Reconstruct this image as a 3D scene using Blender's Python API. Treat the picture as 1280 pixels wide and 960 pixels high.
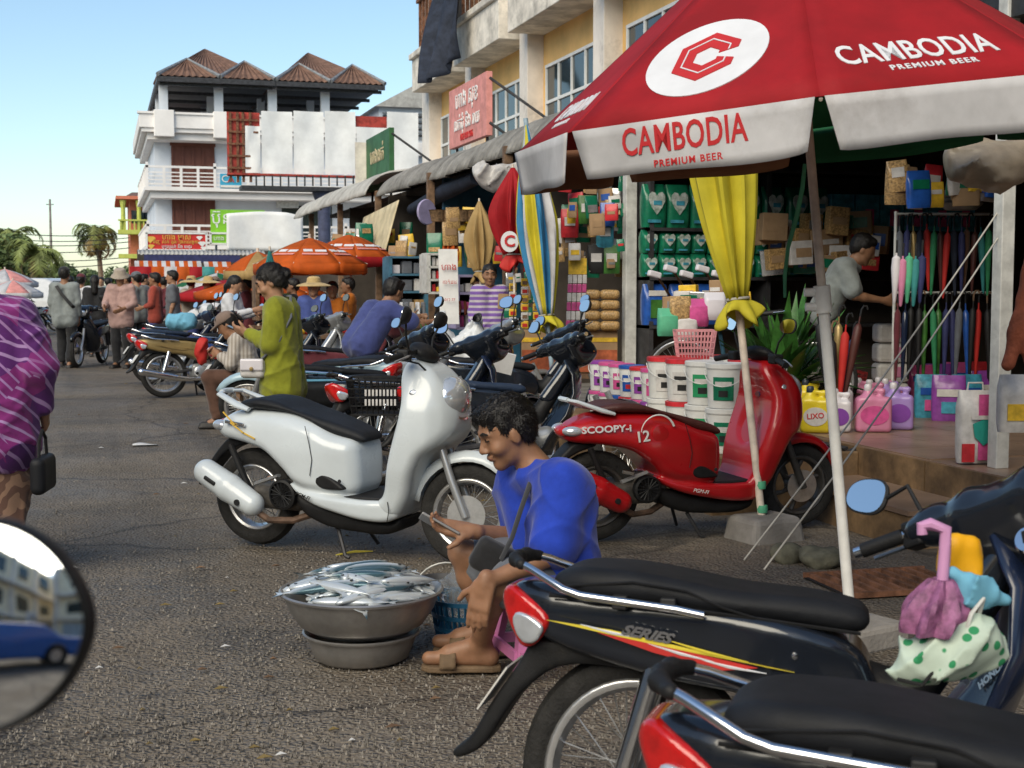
import bpy, math, random
import numpy as np
from mathutils import Vector, Matrix, Euler
random.seed(7)
for o in list(bpy.data.objects): bpy.data.objects.remove(o)
SC = bpy.context.scene
COL = SC.collection
R_ = math.radians
# ------------------------------------------------------------------ camera
YAW, PITCH, HC, FPX = R_(16.7), math.atan(123 / 1700), 1.35, 1700.0
cam = bpy.data.cameras.new('camera'); cam.lens = 36 * FPX / 1280; cam.sensor_width = 36
cam.clip_start = 0.05; cam.clip_end = 6000
cam.dof.use_dof = True; cam.dof.focus_distance = 6.5; cam.dof.aperture_fstop = 9
camo = bpy.data.objects.new('camera', cam); COL.objects.link(camo)
camo.location = (0, 0, HC); camo.rotation_euler = (math.pi / 2 - PITCH, 0, -YAW)
SC.camera = camo
# ------------------------------------------------------------------ sky, sun, exposure
SUN_EL, SUN_AZ = R_(38), R_(-138)          # azimuth measured clockwise from +Y (the street axis)
w = bpy.data.worlds.new('World'); SC.world = w; w.use_nodes = True
nt = w.node_tree
sky = nt.nodes.new('ShaderNodeTexSky'); sky.sky_type = 'NISHITA'; sky.sun_disc = False
sky.sun_elevation = SUN_EL; sky.sun_rotation = SUN_AZ
sky.air_density = 1.0; sky.dust_density = .6; sky.ozone_density = 2.0
bg = nt.nodes['Background']; bg.inputs['Strength'].default_value = 0.074
nt.links.new(sky.outputs[0], bg.inputs['Color'])
sl = bpy.data.lights.new('sun', 'SUN'); sl.energy = 1.5; sl.angle = R_(48); sl.color = (1, .87, .70)
so = bpy.data.objects.new('sun', sl); COL.objects.link(so)
sd = Vector((math.sin(SUN_AZ) * math.cos(SUN_EL), math.cos(SUN_AZ) * math.cos(SUN_EL), math.sin(SUN_EL)))
so.rotation_euler = sd.to_track_quat('Z', 'Y').to_euler(); so.location = (-20, -20, 30)
SC.view_settings.view_transform = 'Standard'; SC.view_settings.look = 'None'
SC.view_settings.exposure = 1.22; SC.view_settings.gamma = 1
SC.view_settings.use_white_balance = True; SC.view_settings.white_balance_temperature = 6600; SC.view_settings.white_balance_tint = 4
SC.render.engine = 'CYCLES'
SC.cycles.max_bounces = 7; SC.cycles.transparent_max_bounces = 8
# ------------------------------------------------------------------ pixel helpers (photo pixels, 1280 x 960)
RV = Vector((math.cos(YAW), -math.sin(YAW), 0)); FL = Vector((math.sin(YAW), math.cos(YAW), 0))
FV = FL * math.cos(PITCH) + Vector((0, 0, -math.sin(PITCH))); UV = RV.cross(FV)
CP = Vector((0, 0, HC))
def ray(px, py): return FV + RV * ((px - 640) / FPX) + UV * ((480 - py) / FPX)
def G(px, py, z=0.0):
    r = ray(px, py); return CP + r * ((z - HC) / r.z)
def DP(px, py, d): return CP + ray(px, py) * d
def PX(px, py, x):
    r = ray(px, py); return CP + r * (x / r.x)
def PY(px, py, y):
    r = ray(px, py); return CP + r * (y / r.y)
def LV(r, d, z=0.0): return RV * r + FL * d + Vector((0, 0, z))
def HD(a): return R_(a) - YAW          # heading: 0 = picture right, 90 = away from the camera
# ------------------------------------------------------------------ materials
MATS = {}
def mat(name, col, rough=.6, metal=0, var=.12, vs=6, bump=0, bs=40, col2=None, dirt=0, dcol=(.09, .065, .045), coat=0,
        trans=0, alpha=1, emit=None, es=1, spec=.5, ior=1.45, sheen=0, sub=0):
    if name in MATS: return MATS[name]
    m = bpy.data.materials.new(name); m.use_nodes = True; MATS[name] = m
    t = m.node_tree; N = t.nodes; L = t.links; b = N['Principled BSDF']
    I = b.inputs
    I['Roughness'].default_value = rough; I['Metallic'].default_value = metal
    I['Coat Weight'].default_value = coat; I['Coat Roughness'].default_value = .08
    I['Transmission Weight'].default_value = trans; I['Alpha'].default_value = alpha
    I['Specular IOR Level'].default_value = spec; I['IOR'].default_value = ior; I['Sheen Weight'].default_value = sheen
    if sub:
        I['Subsurface Weight'].default_value = sub; I['Subsurface Radius'].default_value = (.012, .005, .003); I['Subsurface Scale'].default_value = 1
    c = (*col, 1)
    tc = N.new('ShaderNodeTexCoord')
    out = None
    if var or col2:
        n = N.new('ShaderNodeTexNoise'); n.inputs['Scale'].default_value = vs; n.inputs['Detail'].default_value = 5; n.inputs['Roughness'].default_value = .62
        L.new(tc.outputs['Object'], n.inputs['Vector'])
        mx = N.new('ShaderNodeMix'); mx.data_type = 'RGBA'
        rp = N.new('ShaderNodeMapRange'); rp.inputs[1].default_value = .36; rp.inputs[2].default_value = .66
        L.new(n.outputs['Fac'], rp.inputs[0]); L.new(rp.outputs[0], mx.inputs[0])
        c2 = col2 or tuple(max(0, x * (1 - var * 1.6)) for x in col)
        mx.inputs[6].default_value = (*[min(1, x * (1 + var * .6)) for x in col], 1) if not col2 else c
        mx.inputs[7].default_value = (*c2, 1); out = mx.outputs[2]
        rr = N.new('ShaderNodeMapRange'); rr.inputs[3].default_value = max(.02, rough - .08); rr.inputs[4].default_value = min(1, rough + .1)
        L.new(n.outputs['Fac'], rr.inputs[0]); L.new(rr.outputs[0], I['Roughness'])
    if dirt:
        n2 = N.new('ShaderNodeTexNoise'); n2.inputs['Scale'].default_value = vs * .45 + .8; n2.inputs['Detail'].default_value = 9; n2.inputs['Roughness'].default_value = .72
        L.new(tc.outputs['Object'], n2.inputs['Vector'])
        rp2 = N.new('ShaderNodeMapRange'); rp2.inputs[1].default_value = .68 - dirt * .3; rp2.inputs[2].default_value = .78; rp2.inputs[4].default_value = min(1, dirt * 1.3)
        L.new(n2.outputs['Fac'], rp2.inputs[0])
        mx2 = N.new('ShaderNodeMix'); mx2.data_type = 'RGBA'; L.new(rp2.outputs[0], mx2.inputs[0])
        if out: L.new(out, mx2.inputs[6])
        else: mx2.inputs[6].default_value = c
        mx2.inputs[7].default_value = (*dcol, 1); out = mx2.outputs[2]
    if out: L.new(out, I['Base Color'])
    else: I['Base Color'].default_value = c
    if emit: I['Emission Color'].default_value = (*emit, 1); I['Emission Strength'].default_value = es
    if bump:
        n3 = N.new('ShaderNodeTexNoise'); n3.inputs['Scale'].default_value = bs; n3.inputs['Detail'].default_value = 4
        L.new(tc.outputs['Object'], n3.inputs['Vector'])
        bp = N.new('ShaderNodeBump'); bp.inputs['Strength'].default_value = bump; bp.inputs['Distance'].default_value = .01
        L.new(n3.outputs['Fac'], bp.inputs['Height']); L.new(bp.outputs[0], I['Normal'])
    return m
def nodes(m): return m.node_tree.nodes, m.node_tree.links, m.node_tree.nodes['Principled BSDF']
# ------------------------------------------------------------------ mesh builder
class MB:
    def __init__(s): s.v = []; s.f = []
    def add(s, V, F):
        o = len(s.v); s.v.extend([tuple(x) for x in V]); s.f.extend([tuple(i + o for i in f) for f in F]); return s
    def box(s, c, d, rz=0, rx=0, ry=0, taper=1):
        x, y, z = d[0] / 2, d[1] / 2, d[2] / 2; t = taper
        V = [(-x, -y, -z), (x, -y, -z), (x, y, -z), (-x, y, -z), (-x * t, -y * t, z), (x * t, -y * t, z), (x * t, y * t, z), (-x * t, y * t, z)]
        M = Euler((rx, ry, rz)).to_matrix(); c = Vector(c)
        return s.add([M @ Vector(p) + c for p in V], [(3, 2, 1, 0), (4, 5, 6, 7), (0, 1, 5, 4), (1, 2, 6, 5), (2, 3, 7, 6), (3, 0, 4, 7)])
    def b2(s, a, b):
        return s.box([(a[i] + b[i]) / 2 for i in range(3)], [abs(a[i] - b[i]) for i in range(3)])
    def tube(s, pts, r, n=8, cap=True, up=None, flat=1):
        pts = [Vector(p) for p in pts]; k = len(pts)
        rs = r if hasattr(r, '__len__') else [r] * k
        V = []; F = []; prev = None
        for i, p in enumerate(pts):
            t = (pts[min(i + 1, k - 1)] - pts[max(i - 1, 0)])
            if t.length < 1e-9: t = Vector((0, 0, 1))
            t.normalize()
            if prev is None:
                a = Vector(up) if up else (Vector((0, 0, 1)) if abs(t.z) < .9 else Vector((1, 0, 0)))
                prev = (a - t * a.dot(t)).normalized()
            else:
                prev = prev - t * prev.dot(t)
                prev = prev.normalized() if prev.length > 1e-6 else t.orthogonal().normalized()
            q = t.cross(prev)
            for j in range(n):
                a = 2 * math.pi * j / n
                V.append(p + (prev * math.cos(a) * flat + q * math.sin(a)) * rs[i])
        for i in range(k - 1):
            for j in range(n):
                F.append((i * n + j, i * n + (j + 1) % n, (i + 1) * n + (j + 1) % n, (i + 1) * n + j))
        if cap: F.append(tuple(range(n - 1, -1, -1))); F.append(tuple((k - 1) * n + j for j in range(n)))
        return s.add(V, F)
    def lathe(s, prof, n=20, o=(0, 0, 0), axis=(0, 0, 1), cap=True):
        ax = Vector(axis).normalized(); e1 = ax.orthogonal().normalized(); e2 = ax.cross(e1); o = Vector(o)
        V = []; F = []; k = len(prof)
        for r, h in prof:
            for j in range(n):
                a = 2 * math.pi * j / n; V.append(o + ax * h + (e1 * math.cos(a) + e2 * math.sin(a)) * r)
        for i in range(k - 1):
            for j in range(n): F.append((i * n + j, i * n + (j + 1) % n, (i + 1) * n + (j + 1) % n, (i + 1) * n + j))
        if cap:
            if prof[0][0] > 1e-5: F.append(tuple(range(n - 1, -1, -1)))
            if prof[-1][0] > 1e-5: F.append(tuple((k - 1) * n + j for j in range(n)))
        return s.add(V, F)
    def loft(s, rings, cap=True, closed=True):
        n = len(rings[0]); V = [p for r in rings for p in r]; F = []
        for i in range(len(rings) - 1):
            for j in range(n if closed else n - 1): F.append((i * n + j, i * n + (j + 1) % n, (i + 1) * n + (j + 1) % n, (i + 1) * n + j))
        if cap and closed: F.append(tuple(range(n - 1, -1, -1))); F.append(tuple((len(rings) - 1) * n + j for j in range(n)))
        return s.add(V, F)
    def grid(s, fn, nu, nv, thick=0):
        V = [fn(i / nu, j / nv) for i in range(nu + 1) for j in range(nv + 1)]; F = []
        for i in range(nu):
            for j in range(nv):
                a = i * (nv + 1) + j; F.append((a, a + 1, a + nv + 2, a + nv + 1))
        return s.add(V, F)
    def prism(s, poly, M, h):
        """poly in 2D placed by matrix M, extruded by h along M's local z (centred)"""
        n = len(poly); V = [M @ Vector((p[0], p[1], -h / 2)) for p in poly] + [M @ Vector((p[0], p[1], h / 2)) for p in poly]
        F = [tuple(range(n - 1, -1, -1)), tuple(range(n, 2 * n))] + [(i, (i + 1) % n, n + (i + 1) % n, n + i) for i in range(n)]
        return s.add(V, F)
    def ball(s, c, r, n=10, m=6):
        r = r if hasattr(r, '__len__') else (r, r, r); c = Vector(c)
        prof = [(math.sin(math.pi * i / m), -math.cos(math.pi * i / m)) for i in range(m + 1)]
        prof[0] = (1e-4, -1); prof[-1] = (1e-4, 1)
        o = len(s.v); s.lathe(prof, n, (0, 0, 0), cap=False)
        for i in range(o, len(s.v)):
            p = s.v[i]; s.v[i] = (c.x + p[0] * r[0], c.y + p[1] * r[1], c.z + p[2] * r[2])
        return s
    def mesh(s, name, smooth=None):
        me = bpy.data.meshes.new(name); me.from_pydata(s.v, [], s.f); me.update()
        return me
    def obj(s, name, m, parent=None, smooth=True, bevel=0, solid=0, M=None):
        me = s.mesh(name); return mobj(name, me, m, parent, smooth, bevel, solid, M)
def mobj(name, me, m, parent=None, smooth=True, bevel=0, solid=0, M=None):
    o = bpy.data.objects.new(name, me); COL.objects.link(o)
    for x in (m if isinstance(m, (list, tuple)) else [m]):
        if not isinstance(x, bpy.types.Material): x = MATS[x]
        me.materials.append(x)
    if parent is not None: o.parent = parent
    if M is not None: o.matrix_local = M
    if smooth:
        me.polygons.foreach_set('use_smooth', [True] * len(me.polygons))
        try: me.set_sharp_from_angle(angle=R_(38))
        except Exception: pass
    if solid:
        q = o.modifiers.new('solid', 'SOLIDIFY'); q.thickness = solid; q.offset = 0
    if bevel:
        q = o.modifiers.new('bevel', 'BEVEL'); q.width = bevel; q.segments = 2; q.limit_method = 'ANGLE'; q.angle_limit = R_(40)
    return o
def thing(name, label, cat, loc=(0, 0, 0), rz=0, group=None, lean=0, tilt=0, scale=1):
    o = bpy.data.objects.new(name, None); COL.objects.link(o); o.empty_display_size = .1
    o.location = loc; o.rotation_euler = (lean, tilt, rz); o.scale = (scale,) * 3
    o['label'] = label; o['category'] = cat
    if group: o['group'] = group
    return o
def tag(o, label, cat, group=None):
    o['label'] = label; o['category'] = cat
    if group: o['group'] = group
    return o
def struct(o, kind='structure'): o['kind'] = kind; return o
def dup(root, loc, rz=None, label=None, scale=None):
    r = root.copy(); COL.objects.link(r); r.location = loc
    if rz is not None: r.rotation_euler = (root.rotation_euler[0], root.rotation_euler[1], rz)
    if scale: r.scale = (scale,) * 3 if not hasattr(scale, '__len__') else scale
    if label: r['label'] = label
    for ch in list(root.children):
        c = ch.copy(); COL.objects.link(c); c.parent = r
        for g in ch.children:
            d = g.copy(); COL.objects.link(d); d.parent = c
    return r
# ------------------------------------------------------------------ text
FD = None
def font(f):
    global FD
    if f is None: return None
    import os
    if FD is None: FD = os.path.join(bpy.utils.resource_path('LOCAL'), 'datafiles', 'fonts')
    for b in bpy.data.fonts:
        if b.name == f: return b
    return None
def text(txt, name, m, parent, M, size=.1, h=.002, sx=1, shear=0, bold=0, sp=1, align='CENTER'):
    c = bpy.data.curves.new(name, 'FONT'); c.body = txt; c.size = size; c.align_x = align; c.align_y = 'CENTER'
    c.extrude = h; c.shear = shear; c.offset = bold; c.space_character = sp; c.resolution_u = 3
    t = bpy.data.objects.new('tmp_text', c); COL.objects.link(t)
    dg = bpy.context.evaluated_depsgraph_get(); dg.update()
    me = bpy.data.meshes.new_from_object(t.evaluated_get(dg)); bpy.data.objects.remove(t); bpy.data.curves.remove(c)
    if sx != 1:
        for v in me.vertices: v.co.x *= sx
    me.name = name
    return mobj(name, me, m, parent, smooth=False, M=M)
def frame(o, x, y, z=None):
    """matrix with origin o, local x along x, local z towards the viewer side y (normal)"""
    x = Vector(x).normalized(); n = Vector(y).normalized(); n = (n - x * n.dot(x)).normalized(); u = n.cross(x)
    M = Matrix((x, u, n)).transposed().to_4x4(); M.translation = Vector(o); return M
# ------------------------------------------------------------------ signed-distance modelling
def _smin(a, b, k):
    if k <= 0: return np.minimum(a, b)
    h = np.clip(.5 + .5 * (b - a) / k, 0, 1); return b + (a - b) * h - k * h * (1 - h)
def cint(x, xs, ys):
    """smooth monotone interpolation"""
    xs = np.asarray(xs, float); ys = np.asarray(ys, float); h = np.diff(xs); m = np.diff(ys) / h
    d = np.zeros(len(xs)); d[1:-1] = np.where(m[1:] * m[:-1] > 0, 2 * m[1:] * m[:-1] / np.where(m[1:] + m[:-1] == 0, 1, m[1:] + m[:-1]), 0); d[0] = m[0]; d[-1] = m[-1]
    x = np.clip(x, xs[0], xs[-1]); i = np.clip(np.searchsorted(xs, x, side='right') - 1, 0, len(xs) - 2); t = (x - xs[i]) / h[i]
    return ys[i] * (1 + 2 * t) * (1 - t) ** 2 + h[i] * d[i] * t * (1 - t) ** 2 + ys[i + 1] * t * t * (3 - 2 * t) + h[i] * d[i + 1] * t * t * (t - 1)
class SDF:
    """a field of blended primitives, meshed by surface nets"""
    def __init__(s): s.p = []
    def cap(s, a, b, r1, r2=None, k=.02, sub=False, sq=None):
        s.p.append(('c', np.array(a, float), np.array(b, float), r1, r1 if r2 is None else r2, k, sub)); return s
    def chain(s, pts, rs, k=.02):
        for i in range(len(pts) - 1): s.cap(pts[i], pts[i + 1], rs[i], rs[i + 1], k)
        return s
    def ell(s, c, r, M=None, k=.02, sub=False):
        s.p.append(('e', np.array(c, float), np.array(r, float), None if M is None else np.array(M.to_3x3()), 0, k, sub)); return s
    def rbox(s, c, h, M=None, rad=.01, k=.02, sub=False):
        s.p.append(('b', np.array(c, float), np.array(h, float), None if M is None else np.array(M.to_3x3()), rad, k, sub)); return s
    def poly(s, pts, w, rad=.02, k=.02, sub=False, y0=0.0):
        """side outline in x,z; half width w (number or function of x,z arrays) about y0"""
        q = np.array(pts, float)
        for _ in range(2 if len(pts) > 5 else 1):
            n = np.roll(q, -1, 0); q = np.stack([q * .8 + n * .2, q * .2 + n * .8], 1).reshape(-1, 2)
        s.p.append(('p', q, w, y0, rad, k, sub)); return s
    def bounds(s):
        lo = np.full(3, 1e9); hi = -lo
        for p in s.p:
            if p[6]: continue
            l, h = s._bb(p); lo = np.minimum(lo, l); hi = np.maximum(hi, h)
        return lo, hi
    def _bb(s, p):
        if p[0] == 'c': r = max(p[3], p[4]); return np.minimum(p[1], p[2]) - r, np.maximum(p[1], p[2]) + r
        if p[0] in 'eb':
            r = p[2] if p[3] is None else np.abs(p[3]) @ p[2]; return p[1] - r, p[1] + r
        q = p[1]; W = p[2] if not callable(p[2]) else float(np.max(p[2](q[:, 0], q[:, 1]))) * 1.15 + .02
        return np.array([q[:, 0].min(), p[3] - W, q[:, 1].min()]), np.array([q[:, 0].max(), p[3] + W, q[:, 1].max()])
    def mesh(s, vox, name='m', disp=None, pad=3):
        lo, hi = s.bounds(); lo = lo - pad * vox; hi = hi + pad * vox
        n = np.ceil((hi - lo) / vox).astype(int) + 1
        ax = [(lo[i] + vox * np.arange(n[i])).astype(np.float32) for i in range(3)]
        f = np.full(n, 9.0, np.float32)
        for p in s.p:
            l, h = s._bb(p); mg = p[5] * 1.1 + 3 * vox
            i0 = np.clip(np.floor((l - mg - lo) / vox).astype(int), 0, n); i1 = np.clip(np.ceil((h + mg - lo) / vox).astype(int) + 1, 0, n)
            if (i1 <= i0).any(): continue
            X = ax[0][i0[0]:i1[0]][:, None, None]; Y = ax[1][i0[1]:i1[1]][None, :, None]; Z = ax[2][i0[2]:i1[2]][None, None, :]
            if p[0] == 'c':
                a, b = p[1], p[2]; d = b - a; L = max(d @ d, 1e-12)
                t = np.clip(((X - a[0]) * d[0] + (Y - a[1]) * d[1] + (Z - a[2]) * d[2]) / L, 0, 1)
                D = np.sqrt((X - a[0] - t * d[0]) ** 2 + (Y - a[1] - t * d[1]) ** 2 + (Z - a[2] - t * d[2]) ** 2) - (p[3] + (p[4] - p[3]) * t)
            elif p[0] in 'eb':
                x, y, z = X - p[1][0], Y - p[1][1], Z - p[1][2]
                if p[3] is not None:
                    m = p[3].T; x, y, z = [m[i, 0] * x + m[i, 1] * y + m[i, 2] * z for i in range(3)]
                if p[0] == 'e':
                    r = p[2]; q = np.sqrt((x / r[0]) ** 2 + (y / r[1]) ** 2 + (z / r[2]) ** 2); q2 = np.sqrt((x / r[0] ** 2) ** 2 + (y / r[1] ** 2) ** 2 + (z / r[2] ** 2) ** 2)
                    D = q * (q - 1) / np.maximum(q2, 1e-6)
                else:
                    r = p[2] - p[4]; qx, qy, qz = np.abs(x) - r[0], np.abs(y) - r[1], np.abs(z) - r[2]
                    D = np.sqrt(np.maximum(qx, 0) ** 2 + np.maximum(qy, 0) ** 2 + np.maximum(qz, 0) ** 2) + np.minimum(np.maximum(qx, np.maximum(qy, qz)), 0) - p[4]
            else:
                P = p[1]; x = X[:, :, 0] + 0 * Z[:, 0, :]; z = 0 * X[:, :, 0] + Z[:, 0, :]
                x = x.astype(np.float64); z = z.astype(np.float64)
                d2 = np.full(x.shape, 1e9); sg = np.ones(x.shape)
                for i in range(len(P)):
                    a = P[i]; b = P[i - 1]; e = b - a; wx, wz = x - a[0], z - a[1]
                    t = np.clip((wx * e[0] + wz * e[1]) / max(e @ e, 1e-12), 0, 1)
                    d2 = np.minimum(d2, (wx - e[0] * t) ** 2 + (wz - e[1] * t) ** 2)
                    c1 = z >= a[1]; c2 = z < b[1]; c3 = e[0] * wz > e[1] * wx
                    sg = np.where((c1 & c2 & c3) | (~c1 & ~c2 & ~c3), -sg, sg)
                d = np.sqrt(d2) * sg; W = p[2](x, z) if callable(p[2]) else p[2]
                rad = p[4]; q1 = (d + rad)[:, None, :]; q2 = np.abs(Y - p[3]) - np.broadcast_to(np.asarray(W - rad), d.shape)[:, None, :]
                D = np.sqrt(np.maximum(q1, 0) ** 2 + np.maximum(q2, 0) ** 2) + np.minimum(np.maximum(q1, q2), 0) - rad
            sl = f[i0[0]:i1[0], i0[1]:i1[1], i0[2]:i1[2]]
            D = D.astype(np.float32)
            sl[...] = -_smin(-sl, D, p[5]) if p[6] else _smin(sl, D, p[5])
        if disp is not None: f = f + disp(ax[0][:, None, None], ax[1][None, :, None], ax[2][None, None, :]).astype(np.float32)
        f[0] = f[-1] = 1; f[:, 0] = f[:, -1] = 1; f[:, :, 0] = f[:, :, -1] = 1
        return nets(f, lo, vox, name)
    def obj(s, name, m, parent=None, vox=.01, M=None, disp=None):
        me = s.mesh(vox, name, disp); o = mobj(name, me, m, parent, smooth=False, M=M)
        me.polygons.foreach_set('use_smooth', [True] * len(me.polygons)); return o
def nets(f, lo, vox, name):
    n = np.array(f.shape); ins = f < 0
    c = [ins[dx:n[0] - 1 + dx, dy:n[1] - 1 + dy, dz:n[2] - 1 + dz] for dx in (0, 1) for dy in (0, 1) for dz in (0, 1)]
    tot = sum(x.astype(np.int8) for x in c); cells = np.argwhere((tot > 0) & (tot < 8))
    if len(cells) == 0: return bpy.data.meshes.new(name)
    idx = np.full(n - 1, -1, np.int64); idx[cells[:, 0], cells[:, 1], cells[:, 2]] = np.arange(len(cells))
    acc = np.zeros((len(cells), 3)); cnt = np.zeros(len(cells))
    cor = [(dx, dy, dz) for dx in (0, 1) for dy in (0, 1) for dz in (0, 1)]
    val = {q: f[cells[:, 0] + q[0], cells[:, 1] + q[1], cells[:, 2] + q[2]].astype(np.float64) for q in cor}
    for q in cor:
        for a in range(3):
            if q[a]: continue
            r = list(q); r[a] = 1; r = tuple(r); v0, v1 = val[q], val[r]; m = (v0 < 0) != (v1 < 0)
            t = np.where(m, v0 / np.where(m, v0 - v1, 1), 0)
            P = np.tile(np.array(q, float), (len(cells), 1)); P[:, a] += t
            acc += P * m[:, None]; cnt += m
    V = (cells + acc / cnt[:, None]) * vox + lo
    F = []
    for a in range(3):
        b, c_ = (a + 1) % 3, (a + 2) % 3
        s0 = [slice(None)] * 3; s1 = [slice(None)] * 3; s0[a] = slice(0, -1); s1[a] = slice(1, None)
        e = np.argwhere(ins[tuple(s0)] != ins[tuple(s1)])
        e = e[(e[:, b] > 0) & (e[:, c_] > 0) & (e[:, b] < n[b] - 1) & (e[:, c_] < n[c_] - 1)]
        if len(e) == 0: continue
        def g(db, dc):
            q = e.copy(); q[:, b] -= db; q[:, c_] -= dc; return idx[q[:, 0], q[:, 1], q[:, 2]]
        Q = np.stack([g(1, 1), g(0, 1), g(0, 0), g(1, 0)], 1)
        flip = ~ins[tuple(s0)][e[:, 0], e[:, 1], e[:, 2]]
        Q[flip] = Q[flip][:, ::-1]; F.append(Q)
    F = np.concatenate(F); F = F[(F >= 0).all(1)]
    me = bpy.data.meshes.new(name); me.vertices.add(len(V)); me.vertices.foreach_set('co', V.astype(np.float32).ravel())
    me.loops.add(len(F) * 4); me.loops.foreach_set('vertex_index', F.astype(np.int32).ravel())
    me.polygons.add(len(F)); me.polygons.foreach_set('loop_start', np.arange(0, len(F) * 4, 4, dtype=np.int32))
    me.update(calc_edges=True); me.validate(); return me
# ================================================================== materials of the setting
mat('wall_yellow', (.90, .56, .21), .85, var=.10, vs=1.2, bump=.15, bs=30, dirt=.25, dcol=(.25, .17, .1))
mat('plaster_white', (.80, .74, .67), .85, var=.12, vs=1.5, bump=.15, bs=25, dirt=.45, dcol=(.10, .09, .08))
mat('plaster_stained', (.78, .72, .63), .9, var=.2, vs=2.2, bump=.2, bs=20, dirt=.6, dcol=(.03, .028, .025))
mat('house_white', (.66, .70, .76), .8, var=.08, vs=.6, dirt=.15, dcol=(.35, .35, .36))
mat('house_trim', (.80, .77, .75), .8, var=.07, vs=.8, dirt=.2, dcol=(.35, .33, .3))
mat('concrete', (.30, .28, .26), .9, var=.25, vs=3, bump=.4, bs=60, dirt=.4)
mat('tile_floor', (.30, .20, .14), .35, var=.2, vs=2, dirt=.3, dcol=(.08, .05, .03))
mat('riser', (.27, .17, .085), .7, var=.3, vs=5, bump=.3, bs=30, dirt=.95, dcol=(.05, .035, .025))
mat('roof_red', (.18, .10, .07), .8, var=.25, vs=3)
mat('metal_dark', (.05, .05, .055), .55, .3, var=.3, vs=8)
mat('metal_grey', (.30, .31, .32), .5, .5, var=.25, vs=9, dirt=.2)
mat('steel_white', (.60, .60, .57), .5, .1, var=.15, vs=10, dirt=.35)
mat('rust', (.20, .09, .05), .9, var=.4, vs=12, bump=.3)
mat('wood_dark', (.15, .05, .032), .6, var=.12, vs=2)
mat('wood_brown', (.20, .12, .07), .7, var=.35, vs=9)
mat('glass_dark', (.02, .035, .04), .07, var=0, spec=.9)
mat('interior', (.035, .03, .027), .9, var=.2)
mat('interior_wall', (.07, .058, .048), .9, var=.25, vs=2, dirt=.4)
mat('tarp_blue', (.018, .025, .045), .8, var=.3, vs=5, bump=.4, bs=9)
mat('tarp_cream', (.62, .52, .33), .8, var=.2, vs=4, dirt=.35)
mat('white_sheet', (.80, .80, .79), .7, var=.08, vs=1.5, bump=.25, bs=3, dirt=.12, dcol=(.4, .4, .4))
mat('billboard_red', (.42, .05, .035), .7, var=.3, vs=4)
mat('column_blue', (.08, .09, .16), .5, var=.2)
mat('sign_green', (.035, .13, .045), .6, var=.2, vs=3, dirt=.2)
mat('sign_lime', (.23, .55, .03), .6, var=.1)
mat('sign_red', (.58, .03, .025), .5, var=.1)
mat('sign_white', (.78, .78, .76), .6, var=.08, dirt=.1)
mat('sign_cyan', (.05, .38, .62), .5, var=.1)
mat('gold', (.75, .48, .08), .5, var=.1)
mat('white_paint', (.80, .80, .78), .5, var=.06)
mat('navy', (.03, .035, .12), .7, var=.2)
mat('canvas_orange', (.72, .17, .02), .7, var=.15, vs=3, dirt=.15)
mat('canvas_yellow', (.72, .58, .05), .7, var=.12, vs=4)
mat('canvas_red', (.52, .025, .02), .7, var=.15, vs=3, bump=.1, bs=8)
mat('canvas_white', (.72, .71, .68), .7, var=.08, vs=3)
mat('canvas_green', (.03, .22, .09), .7, var=.15)
mat('canvas_teal', (.04, .24, .24), .7, var=.15)
mat('canvas_pink', (.72, .30, .27), .7, var=.15)
mat('canvas_blue', (.04, .20, .52), .7, var=.15)
mat('house_peach', (.62, .20, .12), .8, var=.1); mat('house_lime', (.50, .55, .12), .8, var=.1)
mat('blue_wall', (.035, .14, .24), .6, var=.25, vs=3, dirt=.3)
mat('black', (.012, .012, .013), .6, var=.2)
mat('cable', (.02, .02, .02), .7, var=0)
mat('palm_leaf', (.21, .25, .07), .6, var=.4, vs=1.2)
mat('palm_dry', (.22, .16, .06), .8, var=.3)
mat('palm_trunk', (.22, .18, .13), .9, var=.3, vs=5, bump=.5)
mat('leaf_dark', (.13, .18, .06), .55, var=.45, vs=.9)
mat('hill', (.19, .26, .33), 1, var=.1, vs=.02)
def corrugated(name, c1, c2, dirtc, sc):
    m = mat(name, c1, .75, .1, var=.25, vs=2.5, col2=c2, dirt=.6, dcol=dirtc); return m
corrugated('roof_sheet', (.30, .29, .27), (.15, .145, .135), (.03, .028, .026), 1)
corrugated('roof_sheet_pale', (.50, .49, .46), (.34, .33, .31), (.12, .11, .1), 1)
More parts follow.
